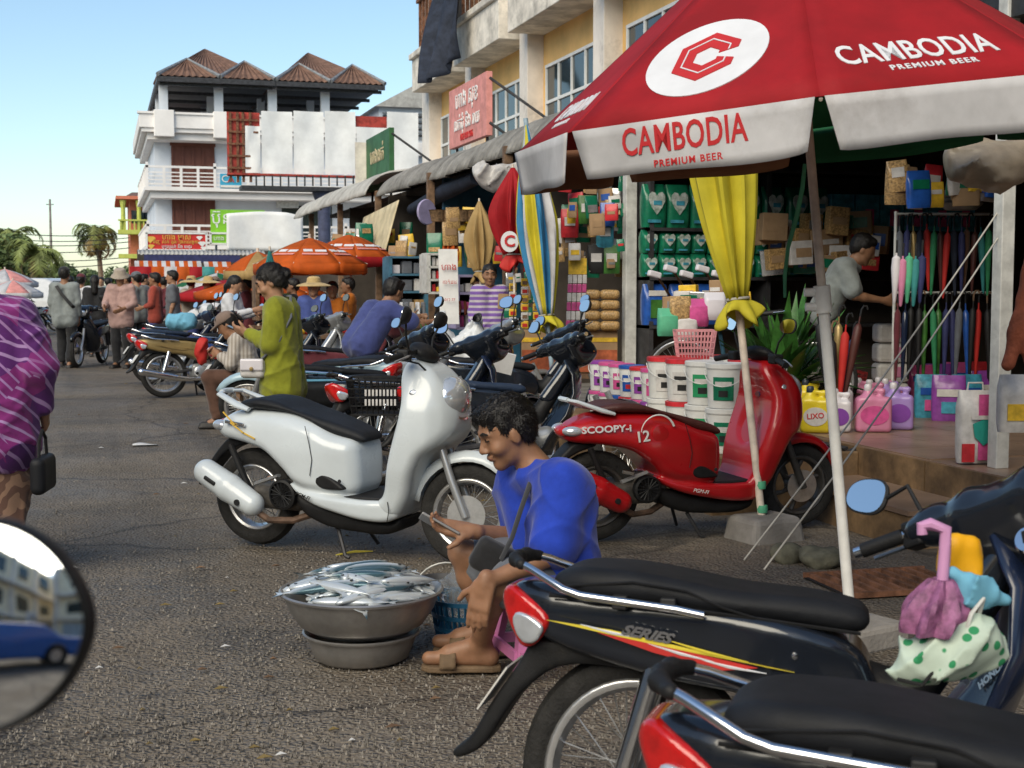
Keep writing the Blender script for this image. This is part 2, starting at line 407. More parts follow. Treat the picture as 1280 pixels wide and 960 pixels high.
# asphalt: packed gravel, wet dark patches and pale dust
def asphalt():
    m = bpy.data.materials.new('asphalt'); m.use_nodes = True; MATS['asphalt'] = m; N, L, b = nodes(m)
    tc = N.new('ShaderNodeTexCoord')
    def noise(s, d=6, r=.6):
        n = N.new('ShaderNodeTexNoise'); n.inputs['Scale'].default_value = s; n.inputs['Detail'].default_value = d; n.inputs['Roughness'].default_value = r
        L.new(tc.outputs['Object'], n.inputs['Vector']); return n.outputs['Fac']
    def ramp(x, a, b_, lo=0, hi=1):
        r = N.new('ShaderNodeMapRange'); r.inputs[1].default_value = a; r.inputs[2].default_value = b_; r.inputs[3].default_value = lo; r.inputs[4].default_value = hi
        L.new(x, r.inputs[0]); return r.outputs[0]
    def mix(f, a, b_):
        x = N.new('ShaderNodeMix'); x.data_type = 'RGBA'; L.new(f, x.inputs[0])
        for s, v in ((6, a), (7, b_)):
            if isinstance(v, tuple): x.inputs[s].default_value = (*v, 1)
            else: L.new(v, x.inputs[s])
        return x.outputs[2]
    def vor(s):
        v = N.new('ShaderNodeTexVoronoi'); v.inputs['Scale'].default_value = s; L.new(tc.outputs['Object'], v.inputs['Vector']); return v
    big = noise(.35, 5); mid = noise(2.2, 7, .7); v1 = vor(55); v2 = vor(150)
    c = mix(ramp(mid, .35, .65), (.150, .121, .090), (.104, .084, .064))
    c = mix(ramp(big, .46, .60, 0, .9), c, (.20, .165, .125))
    stone = mix(ramp(v1.outputs['Distance'], .15, .6), (.22, .195, .16), c)
    c = mix(ramp(noise(1.1, 6, .7), .40, .56), c, stone)
    dark = ramp(noise(.55, 9, .72), .50, .66, 0, .72); c = mix(dark, c, (.05, .045, .042))
    sp = N.new('ShaderNodeMath'); sp.operation = 'GREATER_THAN'; sp.inputs[1].default_value = .93; L.new(v2.outputs['Color'], sp.inputs[0])
    c = mix(sp.outputs[0], c, (.27, .25, .225))
    mp = N.new('ShaderNodeMapping'); mp.inputs['Scale'].default_value = (2.6, .12, 1); L.new(tc.outputs['Object'], mp.inputs[0])
    tr = N.new('ShaderNodeTexNoise'); tr.inputs['Scale'].default_value = 1.0; tr.inputs['Detail'].default_value = 6; L.new(mp.outputs[0], tr.inputs['Vector'])
    c = mix(ramp(tr.outputs['Fac'], .54, .68, 0, .45), c, (.05, .043, .037)); c = mix(ramp(tr.outputs['Fac'], .30, .42, .4, 0), c, (.24, .195, .145))
    ck = N.new('ShaderNodeTexVoronoi'); ck.feature = 'DISTANCE_TO_EDGE'; ck.inputs['Scale'].default_value = .55
    wn = N.new('ShaderNodeTexNoise'); wn.inputs['Scale'].default_value = 2.2; wn.inputs['Detail'].default_value = 8; L.new(tc.outputs['Object'], wn.inputs['Vector'])
    wa = N.new('ShaderNodeMix'); wa.data_type = 'VECTOR'; wa.inputs[0].default_value = .28; L.new(tc.outputs['Object'], wa.inputs[4]); L.new(wn.outputs['Color'], wa.inputs[5]); L.new(wa.outputs[1], ck.inputs['Vector'])
    c = mix(ramp(ck.outputs['Distance'], .0, .012, .75, 0), c, (.03, .026, .023))
    pt = ramp(noise(1.7, 9, .75), .60, .68, 0, .6); c = mix(pt, c, (.035, .030, .027))
    L.new(c, b.inputs['Base Color'])
    r = ramp(noise(.9, 6), .35, .7, .55, .95); L.new(r, b.inputs['Roughness'])
    hsum = N.new('ShaderNodeMath'); hsum.operation = 'ADD'
    L.new(ramp(v1.outputs['Distance'], 0, .7, 1, 0), hsum.inputs[0]); L.new(mid, hsum.inputs[1])
    bp = N.new('ShaderNodeBump'); bp.inputs['Strength'].default_value = .9; bp.inputs['Distance'].default_value = .014
    L.new(hsum.outputs[0], bp.inputs['Height'])
    bp2 = N.new('ShaderNodeBump'); bp2.inputs['Strength'].default_value = .8; bp2.inputs['Distance'].default_value = .06
    L.new(noise(5, 5), bp2.inputs['Height']); L.new(bp.outputs[0], bp2.inputs['Normal']); L.new(bp2.outputs[0], b.inputs['Normal'])
asphalt()
# ================================================================== ground
def gfn(u, v):
    # finer near the camera, reaching the horizon
    x = -1 + 2 * u; y = -1 + 2 * v
    X = math.copysign(abs(x) ** 3, x) * 2500; Y = math.copysign(abs(y) ** 3, y) * 2500 + 15
    r = math.hypot(X, Y - 10); h = (math.sin(X * 1.3 + Y * .4) * math.sin(Y * .9 - X * .3)) * .008 if r < 40 else 0
    return (X, Y, h - .008)
struct(MB().grid(gfn, 140, 140).obj('ground', 'asphalt'))
# loose gravel lying on the asphalt
def gravel():
    b = MB(); rnd = random.Random(3)
    for i in range(9000):
        if i < 6500: px = rnd.uniform(-60, 800); py = 700 + 270 * rnd.random() ** .8
        else: px = rnd.uniform(60, 700); py = rnd.uniform(500, 720)
        p = G(px, py); r = rnd.uniform(.0025, .008) * (1.5 if rnd.random() < .06 else 1)
        V = [(p.x + rnd.uniform(.5, 1.1) * r * math.cos(a), p.y + rnd.uniform(.5, 1.1) * r * math.sin(a), -.004) for a in (0, 1.25, 2.5, 3.8, 5)] + [(p.x + rnd.uniform(-.4, .4) * r, p.y, r * rnd.uniform(.5, 1))]
        b.add(V, [(0, 1, 5), (1, 2, 5), (2, 3, 5), (3, 4, 5), (4, 0, 5)])
    mat('gravel_stone', (.24, .215, .185), .9, var=.5, vs=30)
    o = b.obj('gravel', 'gravel_stone', smooth=False); struct(o, 'stuff')
    o['label'] = 'small loose gravel strewn over the dark street surface'
gravel()
# raised shop pavement, bucket ledge, steps
fl = struct(MB().b2((4.42, -6, -.1), (12, 12.2, .37)).obj('shop_floor', 'tile_floor', smooth=False))
b = MB()
for i in range(9): b.b2((4.405, 11.6 - i * 1.0, .0), (4.425, 11.6 - i * 1.0 - .985, .365))
b.obj('riser_tiles', 'riser', fl, smooth=False)
n = 0
for ix in range(6):
    for iy in range(10):
        MB().b2((4.43 + ix * .5, 6.6 + iy * .5, .365), (4.43 + ix * .5 + .493, 6.6 + iy * .5 + .493, .3775)).obj('tile', 'tile_floor', fl, smooth=False)
struct(MB().b2((3.42, 7.30, -.1), (4.403, 10.6, .34)).obj('shop_ledge', 'riser', smooth=False, bevel=.01))
st = MB().b2((3.95, 6.05, -.1), (4.40, 7.35, .17)).obj('step', 'riser', smooth=False, bevel=.012); struct(st)
MB().b2((3.93, 6.03, .17), (4.402, 7.37, .195)).obj('step_tread', 'tile_floor', st, smooth=False)
struct(MB().b2((3.0, 12.2, -.1), (12, 40, .12)).obj('market_pavement', 'concrete', smooth=False))
# ================================================================== yellow shophouse
FX = 8.0
def shophouse():
    T = thing('shophouse', 'orange-yellow three-storey shophouse with white pilasters and stained balcony boxes', 'building', (FX, 15, 0))
    I = T.matrix_world.inverted() if 0 else Matrix.Translation((-FX, -15, 0))
    def P(b, n, m, **k):
        for i, v in enumerate(b.v): b.v[i] = (v[0] - FX, v[1] - 15, v[2])
        return b.obj(n, m, T, smooth=False, **k)
    Y1 = 33.0
    P(MB().b2((FX, -8, 3.0), (FX + 9, Y1, 11.5)), 'wall', 'wall_yellow')
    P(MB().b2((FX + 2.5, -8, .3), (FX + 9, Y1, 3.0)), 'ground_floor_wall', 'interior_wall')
    ys = [33.0 - 4.07 * k for k in range(11)]
    for y in ys:
        w = .75 if y == 33.0 else .5
        P(MB().b2((FX - .32, y - w / 2, 3.02), (FX + .1, y + w / 2, 11.4)), 'pilaster', 'plaster_white', bevel=.01)
    for k in range(9):
        ya, yb = ys[k + 1] + .25, ys[k] - .25
        # first floor window with two rows of panes
        wl, wr = ya + .35, yb - .38
        z0, z1 = 3.75, 5.38
        w = P(MB().b2((FX - .03, wl, z0), (FX + .02, wr, z1)), 'window', 'metal_dark')
        f = MB(); t = .055
        cols = [wl + (wr - wl) * i / 4 for i in range(5)]
        for y in cols: f.b2((FX - .08, y - t / 2, z0), (FX - .033, y + t / 2, z1))
        for z in (z0, 4.72, z1): f.b2((FX - .084, wl - t / 2, z - t / 2), (FX - .03, wr + t / 2, z + t / 2))
        for v in range(len(f.v)): f.v[v] = (f.v[v][0] - FX, f.v[v][1] - 15, f.v[v][2])
        f.obj('frame', 'white_paint', w, smooth=False)
        for i in range(4):
            for (za, zb) in ((z0 + .03, 4.69), (4.75, z1 - .03)):
                g = MB().b2((FX - .05, cols[i] + t / 2, za), (FX - .036, cols[i + 1] - t / 2, zb))
                for v in range(len(g.v)): g.v[v] = (g.v[v][0] - FX, g.v[v][1] - 15, g.v[v][2])
                g.obj('pane', 'glass_dark', w, smooth=False)
        # balcony box of the second floor
        ba, bb = ya + .05, yb - .05
        P(MB().b2((FX - .72, ba, 6.02), (FX + .05, bb, 6.78)), 'balcony_box', 'plaster_stained', bevel=.015)
        P(MB().b2((FX - .80, ba - .03, 6.78), (FX + .05, bb + .03, 6.92)), 'balcony_coping', 'plaster_stained', bevel=.02)
        # louvred opening above
        P(MB().b2((FX - .02, ba + .3, 6.93), (FX + .05, bb - .3, 9.2)), 'opening', 'interior')  # dark slab on the wall, its colour stands for the unlit depth
        for i in range(9):
            y = ba + .35 + (bb - ba - .7) * i / 8
            P(MB().b2((FX - .62, y - .04, 6.92), (FX - .56, y + .04, 8.1)), 'baluster', 'rust')
        P(MB().b2((FX - .66, ba + .2, 8.1), (FX - .5, bb - .2, 8.18)), 'rail', 'rust')
    P(MB().b2((FX - .9, -8, 9.6), (FX + 9.2, Y1 + .5, 9.85)), 'cornice', 'plaster_white')
    # ground-floor ceiling that makes the shops dark
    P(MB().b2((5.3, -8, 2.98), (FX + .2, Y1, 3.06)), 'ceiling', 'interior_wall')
shophouse()
# dark tarpaulin hanging from the corner balcony
TC = [PX(549, -30, 7.0), PX(577, -30, 7.0), PX(574, 72, 7.0), PX(523, 104, 6.2)]
def tarp(u, v):
    p = TC[0].lerp(TC[1], u).lerp(TC[3].lerp(TC[2], u), v) + Vector((-.10 * math.sin(u * 13 + v * 3) * (.4 + v), 0, -.12 * math.sin(u * 3.1) * v)); return tuple(p)
o = MB().grid(tarp, 22, 16).obj('tarpaulin', 'tarp_blue', solid=.02); tag(o, 'dark blue tarpaulin hanging off the corner of the yellow building', 'tarpaulin')
# ---- long corrugated awning over the shop fronts
def awning(y0, y1, name, label, m, x0=4.75, z0=2.92, x1=8.0, z1=3.85, sag=0, bull=1):
    prof = []
    for i in range(8):
        a = i / 7 * math.pi * .42; prof.append((x0 + .42 * (1 - math.cos(a)) * bull + .02 * i, z0 + .42 * math.sin(a) * bull))
    e = prof[-1]
    for i in range(1, 5): prof.append((e[0] + (x1 - e[0]) * i / 4, e[1] + (z1 - e[1]) * i / 4))
    lam = .19; n = int((y1 - y0) / lam * 8)
    V = []; k = len(prof)
    for i in range(n + 1):
        y = y0 + (y1 - y0) * i / n; w = math.sin(2 * math.pi * (y - y0) / lam) * .034
        jog = .03 * math.sin(y * .9) + .02 * math.sin(y * 2.3)
        sec = (int(y / .9) % 3) * .012
        for j, (x, z) in enumerate(prof):
            t = min(1, j / 7); V.append((x - w * (1 - t) + jog * (1 - t), y, z + w * t + sec + jog * .7 - sag * (1 - t) * math.sin((y - y0) * .5)))
    F = [(i * k + j, (i + 1) * k + j, (i + 1) * k + j + 1, i * k + j + 1) for i in range(n) for j in range(k - 1)]
    o = MB().add(V, F).obj(name, m, solid=.006); return tag(o, label, 'awning')
awning(4.6, 24.2, 'corrugated_awning', 'weathered grey corrugated awning with rounded edge over the shop fronts', 'roof_sheet')  # near end runs on out of view, added to darken the first shop
awning(24.3, 33.8, 'corrugated_awning', 'paler far stretch of corrugated awning beneath the green sign', 'roof_sheet_pale', x0=4.55, z0=2.98)  # paler sheet puts the sunlight on this stretch into its colour
# awning posts
for i, y in enumerate((12.05, 16.1, 20.2, 24.3, 28.4, 32.5)):
    z0 = .36 if i == 0 else .11
    tag(MB().b2((4.72, y - .05, z0), (4.83, y + .05, 3.05)).obj('awning_post', 'steel_white' if i == 0 else 'wood_brown', smooth=False, bevel=.006),
        ['pale steel post between the snack stall and the green packs', 'brown awning post between the white board and the snack stall', 'brown awning post left of the blue cabinet', 'brown awning post beside the cream tarpaulin flap', 'brown awning post deep in the market row', 'last brown awning post under the green sign'][i], 'post', 'awning posts')
# partitions between the shops
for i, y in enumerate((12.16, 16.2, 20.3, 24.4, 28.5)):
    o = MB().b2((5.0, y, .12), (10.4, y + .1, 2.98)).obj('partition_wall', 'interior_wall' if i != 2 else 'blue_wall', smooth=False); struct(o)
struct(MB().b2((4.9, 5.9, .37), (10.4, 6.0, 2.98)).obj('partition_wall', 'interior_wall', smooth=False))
# near shop: frame posts and lintel
for (px, lab) in ((1250, 'pale square steel post of the shop front beside the hanging umbrellas'),):
    tag(MB().b2((4.56, 6.18, .37), (4.64, 6.26, 3.0)).obj('shop_post', 'steel_white', smooth=False, bevel=.005), lab, 'post')
tag(MB().b2((4.58, 6.0, 2.75), (4.7, 12.1, 2.98)).obj('shop_lintel', 'metal_dark', smooth=False), 'dark metal lintel over the open shop front', 'lintel')
# ================================================================== white house with the open roof deck
def white_house():
    Y0 = 66.0; D = 12.0
    def xz(px, py, y=Y0): p = PY(px, py, y); return p.x, p.z
    xl = xz(195, 300)[0]; xr = xz(500, 300)[0]
    T = thing('white_house', 'white three-storey house with balconies and open tiled roof deck', 'house', (xl, Y0, 0))
    def P(b, n, m, par=None, smooth=False, **k):
        b.v = [(v[0] - xl, v[1] - Y0, v[2]) for v in b.v]; return b.obj(n, m, par or T, smooth=smooth, **k)
    zf = [xz(300, 307, Y0 - 1.5)[1], xz(300, 235, Y0 - 1.5)[1], xz(300, 163, Y0 - 1.5)[1]]; zE = xz(197, 95, Y0 - 1.8)[1]
    P(MB().b2((xl, Y0, -.2), (xr, Y0 + D, zf[2] - .1)), 'wall', 'house_white')
    for i, z in enumerate(zf):
        o = .5 if i < 2 else .6
        th = .5 if i < 2 else .95
        P(MB().b2((xl - o, Y0 - 1.5, z - .18), (xr + .4, Y0 + D + .4, z)), 'slab', 'house_trim')
        P(MB().b2((xl - o + .25, Y0 - 1.25, z - .5), (xr, Y0 + D, z - .18)), 'cornice', 'house_trim')
        if i == 2:
            P(MB().b2((xl - o - .1, Y0 - 1.6, z), (xr + .5, Y0 - 1.4, z + .62)), 'parapet', 'house_trim', bevel=.02)
            P(MB().b2((xl - o - .1, Y0 - 1.4, z), (xl - o + .1, Y0 + D, z + .62)), 'parapet', 'house_trim')
            P(MB().b2((xl - o - .18, Y0 - 1.68, z + .62), (xr + .55, Y0 - 1.3, z + .72)), 'coping', 'house_trim')
            for px in (205, 279): x = xz(px, 150, Y0 - 1.6)[0]; P(MB().b2((x - .45, Y0 - 1.75, z - .4), (x + .45, Y0 - 1.38, z + .8)), 'pier', 'house_trim', bevel=.03)
        else:
            P(MB().b2((xl - o, Y0 - 1.5, z + .85), (xr + .4, Y0 - 1.38, z + .95)), 'handrail', 'house_trim')
            P(MB().b2((xl - o, Y0 - 1.38, z + .85), (xl - o + .12, Y0 + D, z + .95)), 'handrail', 'house_trim')
            P(MB().b2((xl - o + .01, Y0 - 1.49, z + .08), (xr + .4, Y0 - 1.42, z + .16)), 'bottom_rail', 'house_trim')
            nb = 16
            for k in range(nb):
                x = xl - o + .1 + (xr - xl + o) * k / nb
                P(MB().b2((x - .06, Y0 - 1.5, z), (x + .06, Y0 - 1.4, z + (1.1 if k % 4 == 0 else .85))), 'baluster', 'house_trim')
            bb = MB()
            for k in range(3): bb.b2((xl - o + .02, Y0 - 1.47, z + .28 + k * .17), (xr + .4, Y0 - 1.44, z + .33 + k * .17))
            r = P(bb, 'rail_bars', 'house_trim'); r['kind'] = 'stuff'
            for k in range(7): P(MB().b2((xl - o + .0, Y0 - 1.2 + k * 2, z), (xl - o + .1, Y0 - 1.1 + k * 2, z + .85)), 'baluster', 'house_trim')
    for (x0, y0, x1, y1) in ((215, 181, 267, 219), (216, 248, 268, 296)):
        a = xz(x0, y0); c = xz(x1, y1); w = P(MB().b2((a[0], Y0 - .06, c[1] - .6), (c[0], Y0 - .01, a[1])), 'shutter_door', 'wood_dark')
        f = MB()
        for k in range(5):
            x = a[0] + (c[0] - a[0]) * k / 4; f.b2((x - .05, Y0 - .11, c[1] - .6), (x + .05, Y0 - .062, a[1]))
        f.b2((a[0] - .1, Y0 - .13, a[1] - .05), (c[0] + .1, Y0 - .02, a[1] + .12))
        P(f, 'frame', 'wood_dark', w)
    a = xz(352, 257); c = xz(384, 300); P(MB().b2((a[0], Y0 - .05, c[1]), (c[0] + 1.2, Y0 - .012, a[1])), 'window', 'glass_dark')
    a = xz(345, 241); ac = P(MB().box((a[0] + .5, Y0 - .3, a[1] - .35), (1.0, .5, .75)), 'air_conditioner', 'steel_white')
    # roof deck columns
    for px in (204, 273, 340, 406):
        x, _ = xz(px, 120, Y0 - .6)
        P(MB().b2((x - .2, Y0 - .8, zf[2]), (x + .2, Y0 - .4, zE)), 'column', 'house_white')
        for yy in (4, 8.5): P(MB().b2((x - .18, Y0 + yy, zf[2]), (x + .18, Y0 + yy + .36, zE)), 'column', 'house_white')
    # tiled hip roofs: front twin peaks over a bigger hip behind
    zE = xz(197, 95, Y0 - 1.8)[1]
    def tiles(name, quads, par=None):
        """roof faces with raised tile ribs running down the slope"""
        rib = MB()
        for (A, B, C_, Dd) in quads:      # A-B eave, D-C ridge
            A, B, C_, Dd = map(Vector, (A, B, C_, Dd)); n = max(4, int((B - A).length / .28))
            nn = (B - A).cross(Dd - A).normalized(); nn = nn if nn.z > 0 else -nn
            top = []; bot = []
            for i in range(n * 2 + 1):
                t = i / (n * 2); off = nn * (.07 if i % 2 else 0)
                bot.append(A.lerp(B, t) + off); top.append(Dd.lerp(C_, t) + off)
            k = len(bot); rib.add(bot + top, [(i, i + 1, k + i + 1, k + i) for i in range(k - 1)])
        return P(rib, name, 'roof_red', par)
    yb = Y0 + D + .8; yf = Y0 - 1.8
    for (pl, pm, pr, pk, f1, f2) in ((197, 275, 344, (268, 63), (238, 75), (304, 78)), (345, 413, 481, (400, 68), (375, 81), (433, 82))):
        L_, Rr, Mm = xz(pl, 95, yf)[0], xz(pr, 95, yf)[0], xz(pm, 95, yf)[0]
        cx = (L_ + Rr) / 2; cy = (yf + yb) / 2; zp = xz(pk[0], pk[1], cy)[1]
        ap = (cx, cy, zp); A, B, C_, Dd = (L_, yf, zE), (Rr, yf, zE), (Rr, yb, zE), (L_, yb, zE)
        r = tiles('roof', [(A, B, ap, ap), (B, C_, ap, ap), (C_, Dd, ap, ap), (Dd, A, ap, ap)])
        for (xa, xb, pk2) in ((L_, Mm, f1), (Mm, Rr, f2)):
            xm = (xa + xb) / 2; zq = xz(pk2[0], pk2[1], yf + 1.5)[1]; q = (xm, yf + 1.5, zq); bk = (xm, yf + 6, zq)
            tiles('front_hip', [((xa, yf - .02, zE + .02), (xb, yf - .02, zE + .02), q, q), ((xa, yf, zE + .02), (xa, yf + 5, zE + .3), bk, q), ((xb, yf + 5, zE + .3), (xb, yf, zE + .02), q, bk)], r)
            P(MB().tube([(xa, yf - .05, zE + .08), q, (xb, yf - .05, zE + .08)], .11, 6), 'ridge_cap', 'metal_grey', r)
        P(MB().b2((L_, yf - .05, zE - .22), (Rr, yf + .05, zE + .0)), 'fascia', 'metal_dark', r)
        P(MB().b2((L_ - .03, yf + .05, zE - .22), (L_ + .06, yb, zE)), 'fascia', 'metal_dark', r)
        for k in range(5): P(MB().b2((L_ + .1, yf + .3 + k * 3, zE - .35), (Rr - .1, yf + .42 + k * 3, zE - .2)), 'truss_beam', 'metal_dark', r)
        P(MB().b2((L_ + .1, yf + .1, zE - .05), (Rr - .1, yb - .1, zE - .02)), 'soffit', 'metal_dark', r)
white_house()
# grey house with gable behind the billboard
def gable_house():
    Y0 = 74.0; xa, xb = PY(474, 200, Y0).x, PY(546, 200, Y0).x; z1 = PY(500, 135, Y0).z; zp = PY(507, 107, Y0).z
    T = thing('gable_house', 'pale grey upper house with corrugated gable and louvres behind the billboard', 'house', (xa, Y0, 0))
    def P(b, n, m, par=None): b.v = [(v[0] - xa, v[1] - Y0, v[2]) for v in b.v]; return b.obj(n, m, par or T, smooth=False)
    P(MB().b2((xa, Y0, 0), (xb + 3, Y0 + 9, z1)), 'wall', 'house_white')
    xm = (xa + xb) / 2 + .3
    P(MB().add([(xa - .3, Y0 - .4, z1), (xb + .3, Y0 - .4, z1), (xm, Y0 - .4, zp), (xa - .3, Y0 + 9, z1), (xb + .3, Y0 + 9, z1), (xm, Y0 + 9, zp)], [(0, 1, 2), (5, 4, 3), (0, 2, 5, 3), (2, 1, 4, 5), (1, 0, 3, 4)]), 'roof', 'roof_sheet_pale')
    for k in range(9): P(MB().b2((xa + .2, Y0 - .1, z1 - 1.7 + k * .17), (xb - .1, Y0 - .02, z1 - 1.6 + k * .17)), 'louvre', 'metal_dark' if k % 2 else 'metal_grey')
    P(MB().b2((xa - .3, Y0 - .5, z1 - 2.6), (xb + .3, Y0, z1 - 1.9)), 'balcony', 'house_trim')
    for k in range(2): P(MB().b2((xb - 1.6, Y0 - .05, 3.0 + k * 2.2), (xb - .4, Y0 - .01, 4.4 + k * 2.2)), 'window', 'glass_dark')
gable_house()
# small peach and lime house
def small_house():
    Y0 = 84.0; xa, xb = PY(150, 300, Y0).x, PY(200, 300, Y0).x
    T = thing('small_house', 'small peach house with lime balustrade and red roof left of the white house', 'house', (xa, Y0, 0))
    def P(b, n, m, par=None): b.v = [(v[0] - xa, v[1] - Y0, v[2]) for v in b.v]; return b.obj(n, m, par or T, smooth=False)
    z = lambda py: PY(170, py, Y0).z
    P(MB().b2((xa + .6, Y0 + .5, 0), (xb + 3, Y0 + 8, z(246))), 'wall', 'house_peach')
    P(MB().b2((xa - .2, Y0 - .8, z(250)), (xb + 3, Y0 + 8.4, z(246))), 'eave', 'house_peach')
    r = P(MB().add([(xa + .3, Y0, z(246)), (xb + 3, Y0, z(246)), (xb + 3, Y0 + 4, z(232)), (xa + .8, Y0 + 4, z(235))], [(0, 1, 2, 3)]), 'roof', 'roof_red')
    for x in (xa, xa + .9): P(MB().lathe([(.14, z(290)), (.12, z(262)), (.2, z(251))], 8, (x + .2, Y0 - .5, 0)), 'column', 'house_lime')
    for zz in (z(290), z(320)): P(MB().b2((xa - .1, Y0 - .8, zz - .15), (xb + 3, Y0 + .5, zz + .1)), 'slab', 'house_lime')
    for k in range(12): P(MB().b2((xa + k * .26, Y0 - .75, z(290)), (xa + k * .26 + .09, Y0 - .68, z(277))), 'baluster', 'house_lime')
    P(MB().b2((xa - .1, Y0 - .8, z(277)), (xb + 2, Y0 - .62, z(275))), 'handrail', 'house_lime')
    for x in (172, 188): w = PY(x, 270, Y0); P(MB().b2((w.x - .35, Y0 + .44, w.z - .4), (w.x + .45, Y0 + .49, w.z + .35)), 'window', 'glass_dark')
small_house()
# ================================================================== billboard and signs
def billboard():
    Y0 = 56.0; o = PY(405, 300, Y0)
    T = thing('billboard', 'huge blank white billboard on a dark blue column with red frame', 'billboard', (o.x, Y0, 0))
    def P(b, n, m, par=None, smooth=False): b.v = [(v[0] - o.x, v[1] - Y0, v[2]) for v in b.v]; return b.obj(n, m, par or T, smooth=smooth)
    def q(px, py): p = PY(px, py, Y0); return p.x, p.z
    def sheet(x0, y0, x1, y1):
        a, c = q(x0, y0), q(x1, y1); rnd = random.Random(x0)
        def fn(u, v): return (a[0] + (c[0] - a[0]) * u, Y0 - .25 + .05 * math.sin(u * 5 + x0) * math.sin(v * 4 + x0) + .02 * rnd.random(), c[1] + (a[1] - c[1]) * v)
        P(MB().grid(fn, 8, 10), 'sheet_panel', 'white_sheet', smooth=True)
    for s in ((305.5, 158, 325, 217), (325.5, 139.5, 365, 218), (365.6, 139.5, 404, 219), (404.6, 139.5, 443.5, 219), (444, 159.5, 481.5, 219), (482, 140.5, 521.5, 220)): sheet(*s)
    a, c = q(283, 140), q(325, 221); P(MB().b2((a[0], Y0 - .1, c[1]), (c[0], Y0, a[1])), 'back_panel', 'billboard_red')
    a, c = q(440, 145), q(483, 160); P(MB().b2((a[0], Y0 - .1, c[1]), (c[0], Y0, a[1])), 'back_panel', 'billboard_red')
    for px in (287, 296, 303, 312): a, c = q(px, 141), q(px, 228); P(MB().b2((a[0] - .05, Y0 - .18, c[1]), (a[0] + .05, Y0 - .1, a[1])), 'frame_bar', 'rust')
    for py in (150, 165, 180, 195, 210): a, c = q(284, py), q(322, py); P(MB().b2((a[0], Y0 - .22, a[1] - .04), (c[0], Y0 - .18, a[1] + .04)), 'frame_bar', 'rust')
    a, c = q(284, 219), q(522, 221); P(MB().b2((a[0], Y0 - .35, c[1] - .04), (c[0], Y0 + .2, a[1])), 'ledge', 'billboard_red')
    a, c = q(300, 233), q(455, 238); P(MB().b2((a[0], Y0 - .7, c[1] - .1), (c[0], Y0 + .4, a[1])), 'catwalk', 'metal_dark')
    for i in range(14): px = 318 + i * 10; a = q(px, 221); c = q(px, 234); P(MB().b2((a[0] - .03, Y0 - .7, c[1]), (a[0] + .03, Y0 - .64, a[1])), 'catwalk_post', 'metal_dark')
    a = q(405, 240); P(MB().lathe([(.27, 0), (.26, a[1] - .7), (.32, a[1] - .5), (.5, a[1])], 14, (a[0], Y0, 0)), 'column', 'column_blue', smooth=True)
billboard()
def flat_sign(name, label, m, px, py0, px1, py1, Y0, txts=(), border=None, depth=.12, legs=True):
    a = PY(px, py0, Y0); c = PY(px1, py1, Y0); cx, cz = (a.x + c.x) / 2, (a.z + c.z) / 2; W, H = c.x - a.x, a.z - c.z
    T = thing(name, label, 'sign', (cx, Y0, cz))
    MB().box((0, 0, 0), (W, depth, H)).obj('board', m, T, smooth=False, bevel=.01)
    if border:
        for (x, z, sx, sz) in ((0, H / 2, W + .1, .07), (0, -H / 2, W + .1, .07), (-W / 2, 0, .07, H), (W / 2, 0, .07, H)): MB().box((x, -.02, z), (sx, depth + .03, sz)).obj('border', border, T, smooth=False)
    for (t, dx, dz, size, tm) in txts:
        text(t, 'lettering', tm, T, frame((dx * W, -depth / 2 - .012, dz * H), (1, 0, 0), (0, -1, 0)), size, .008)
    if legs:
        for s in (-.4, .4): MB().tube([(s * W, depth, -H / 2 + .1), (s * W, depth, -cz)], .045, 6).obj('leg', 'metal_grey', T)
    return T
t = flat_sign('shop_sign', 'red sign board with gold script and drawn diamonds above the market', 'sign_red', 183, 291, 258, 313, 51, [('ហាង មាស', 0, .25, .26, 'gold'), ('ទិញ លក់ គ្រឿងអលង្ការ', 0, -.02, .17, 'gold'), ('ប្តូរប្រាក់ និង ពេជ្រ', 0, -.3, .15, 'white_paint')], 'sign_white')
for (dx, dz, s) in ((-.41, .18, .19), (-.40, -.22, .13), (.4, -.05, .15), (.42, -.3, .11), (.36, .25, .12)):
    a = MB().prism([(-.5 * s, .3 * s), (.5 * s, .3 * s), (s, 0), (0, -s), (-s, 0)], frame((dx * 2.25, -.075, dz * .68), (1, 0, 0), (0, -1, 0)), .01).obj('diamond_emblem', 'white_paint' if dx > 0 else 'gold', t, smooth=False)
flat_sign('shop_sign', 'lime green sign board with white script beside the white banner', 'sign_lime', 263, 262, 331, 291, 52.5, [('ប៊ុន', -.30, .1, .62, 'white_paint')], None)
flat_sign('shop_sign', 'small white and lime sign under the lime green board', 'sign_lime', 263, 291.5, 284, 305, 52.4, [('ហាង', 0, 0, .22, 'white_paint')], 'sign_white', legs=False)
def banner(u, v):
    a, c = PY(283, 267, 51.5), PY(379, 314, 51.5)
    return (a.x + (c.x - a.x) * u, 51.5 + .12 * math.sin(u * 6) * (1 - v) + .03 * math.sin(u * 17 + v * 5), c.z + (a.z - c.z) * v + .1 * math.sin(u * 3) * v - .35 * max(0, u - .8) * v)
tag(MB().grid(banner, 24, 10).obj('banner', 'white_sheet', solid=.015), 'blank creased white banner hung over the market stalls', 'banner')
t = flat_sign('blue_sign', 'small light blue sign with white letters on the balcony', 'sign_cyan', 275, 217, 302, 236, 58, [('C', -.28, .12, .42, 'white_paint'), ('A', 0, .12, .42, 'sign_red'), ('T', .28, .12, .42, 'white_paint')], None, legs=False)
MB().box((0, -.08, -.22), (.85, .02, .1)).obj('stripe', 'white_paint', t, smooth=False)
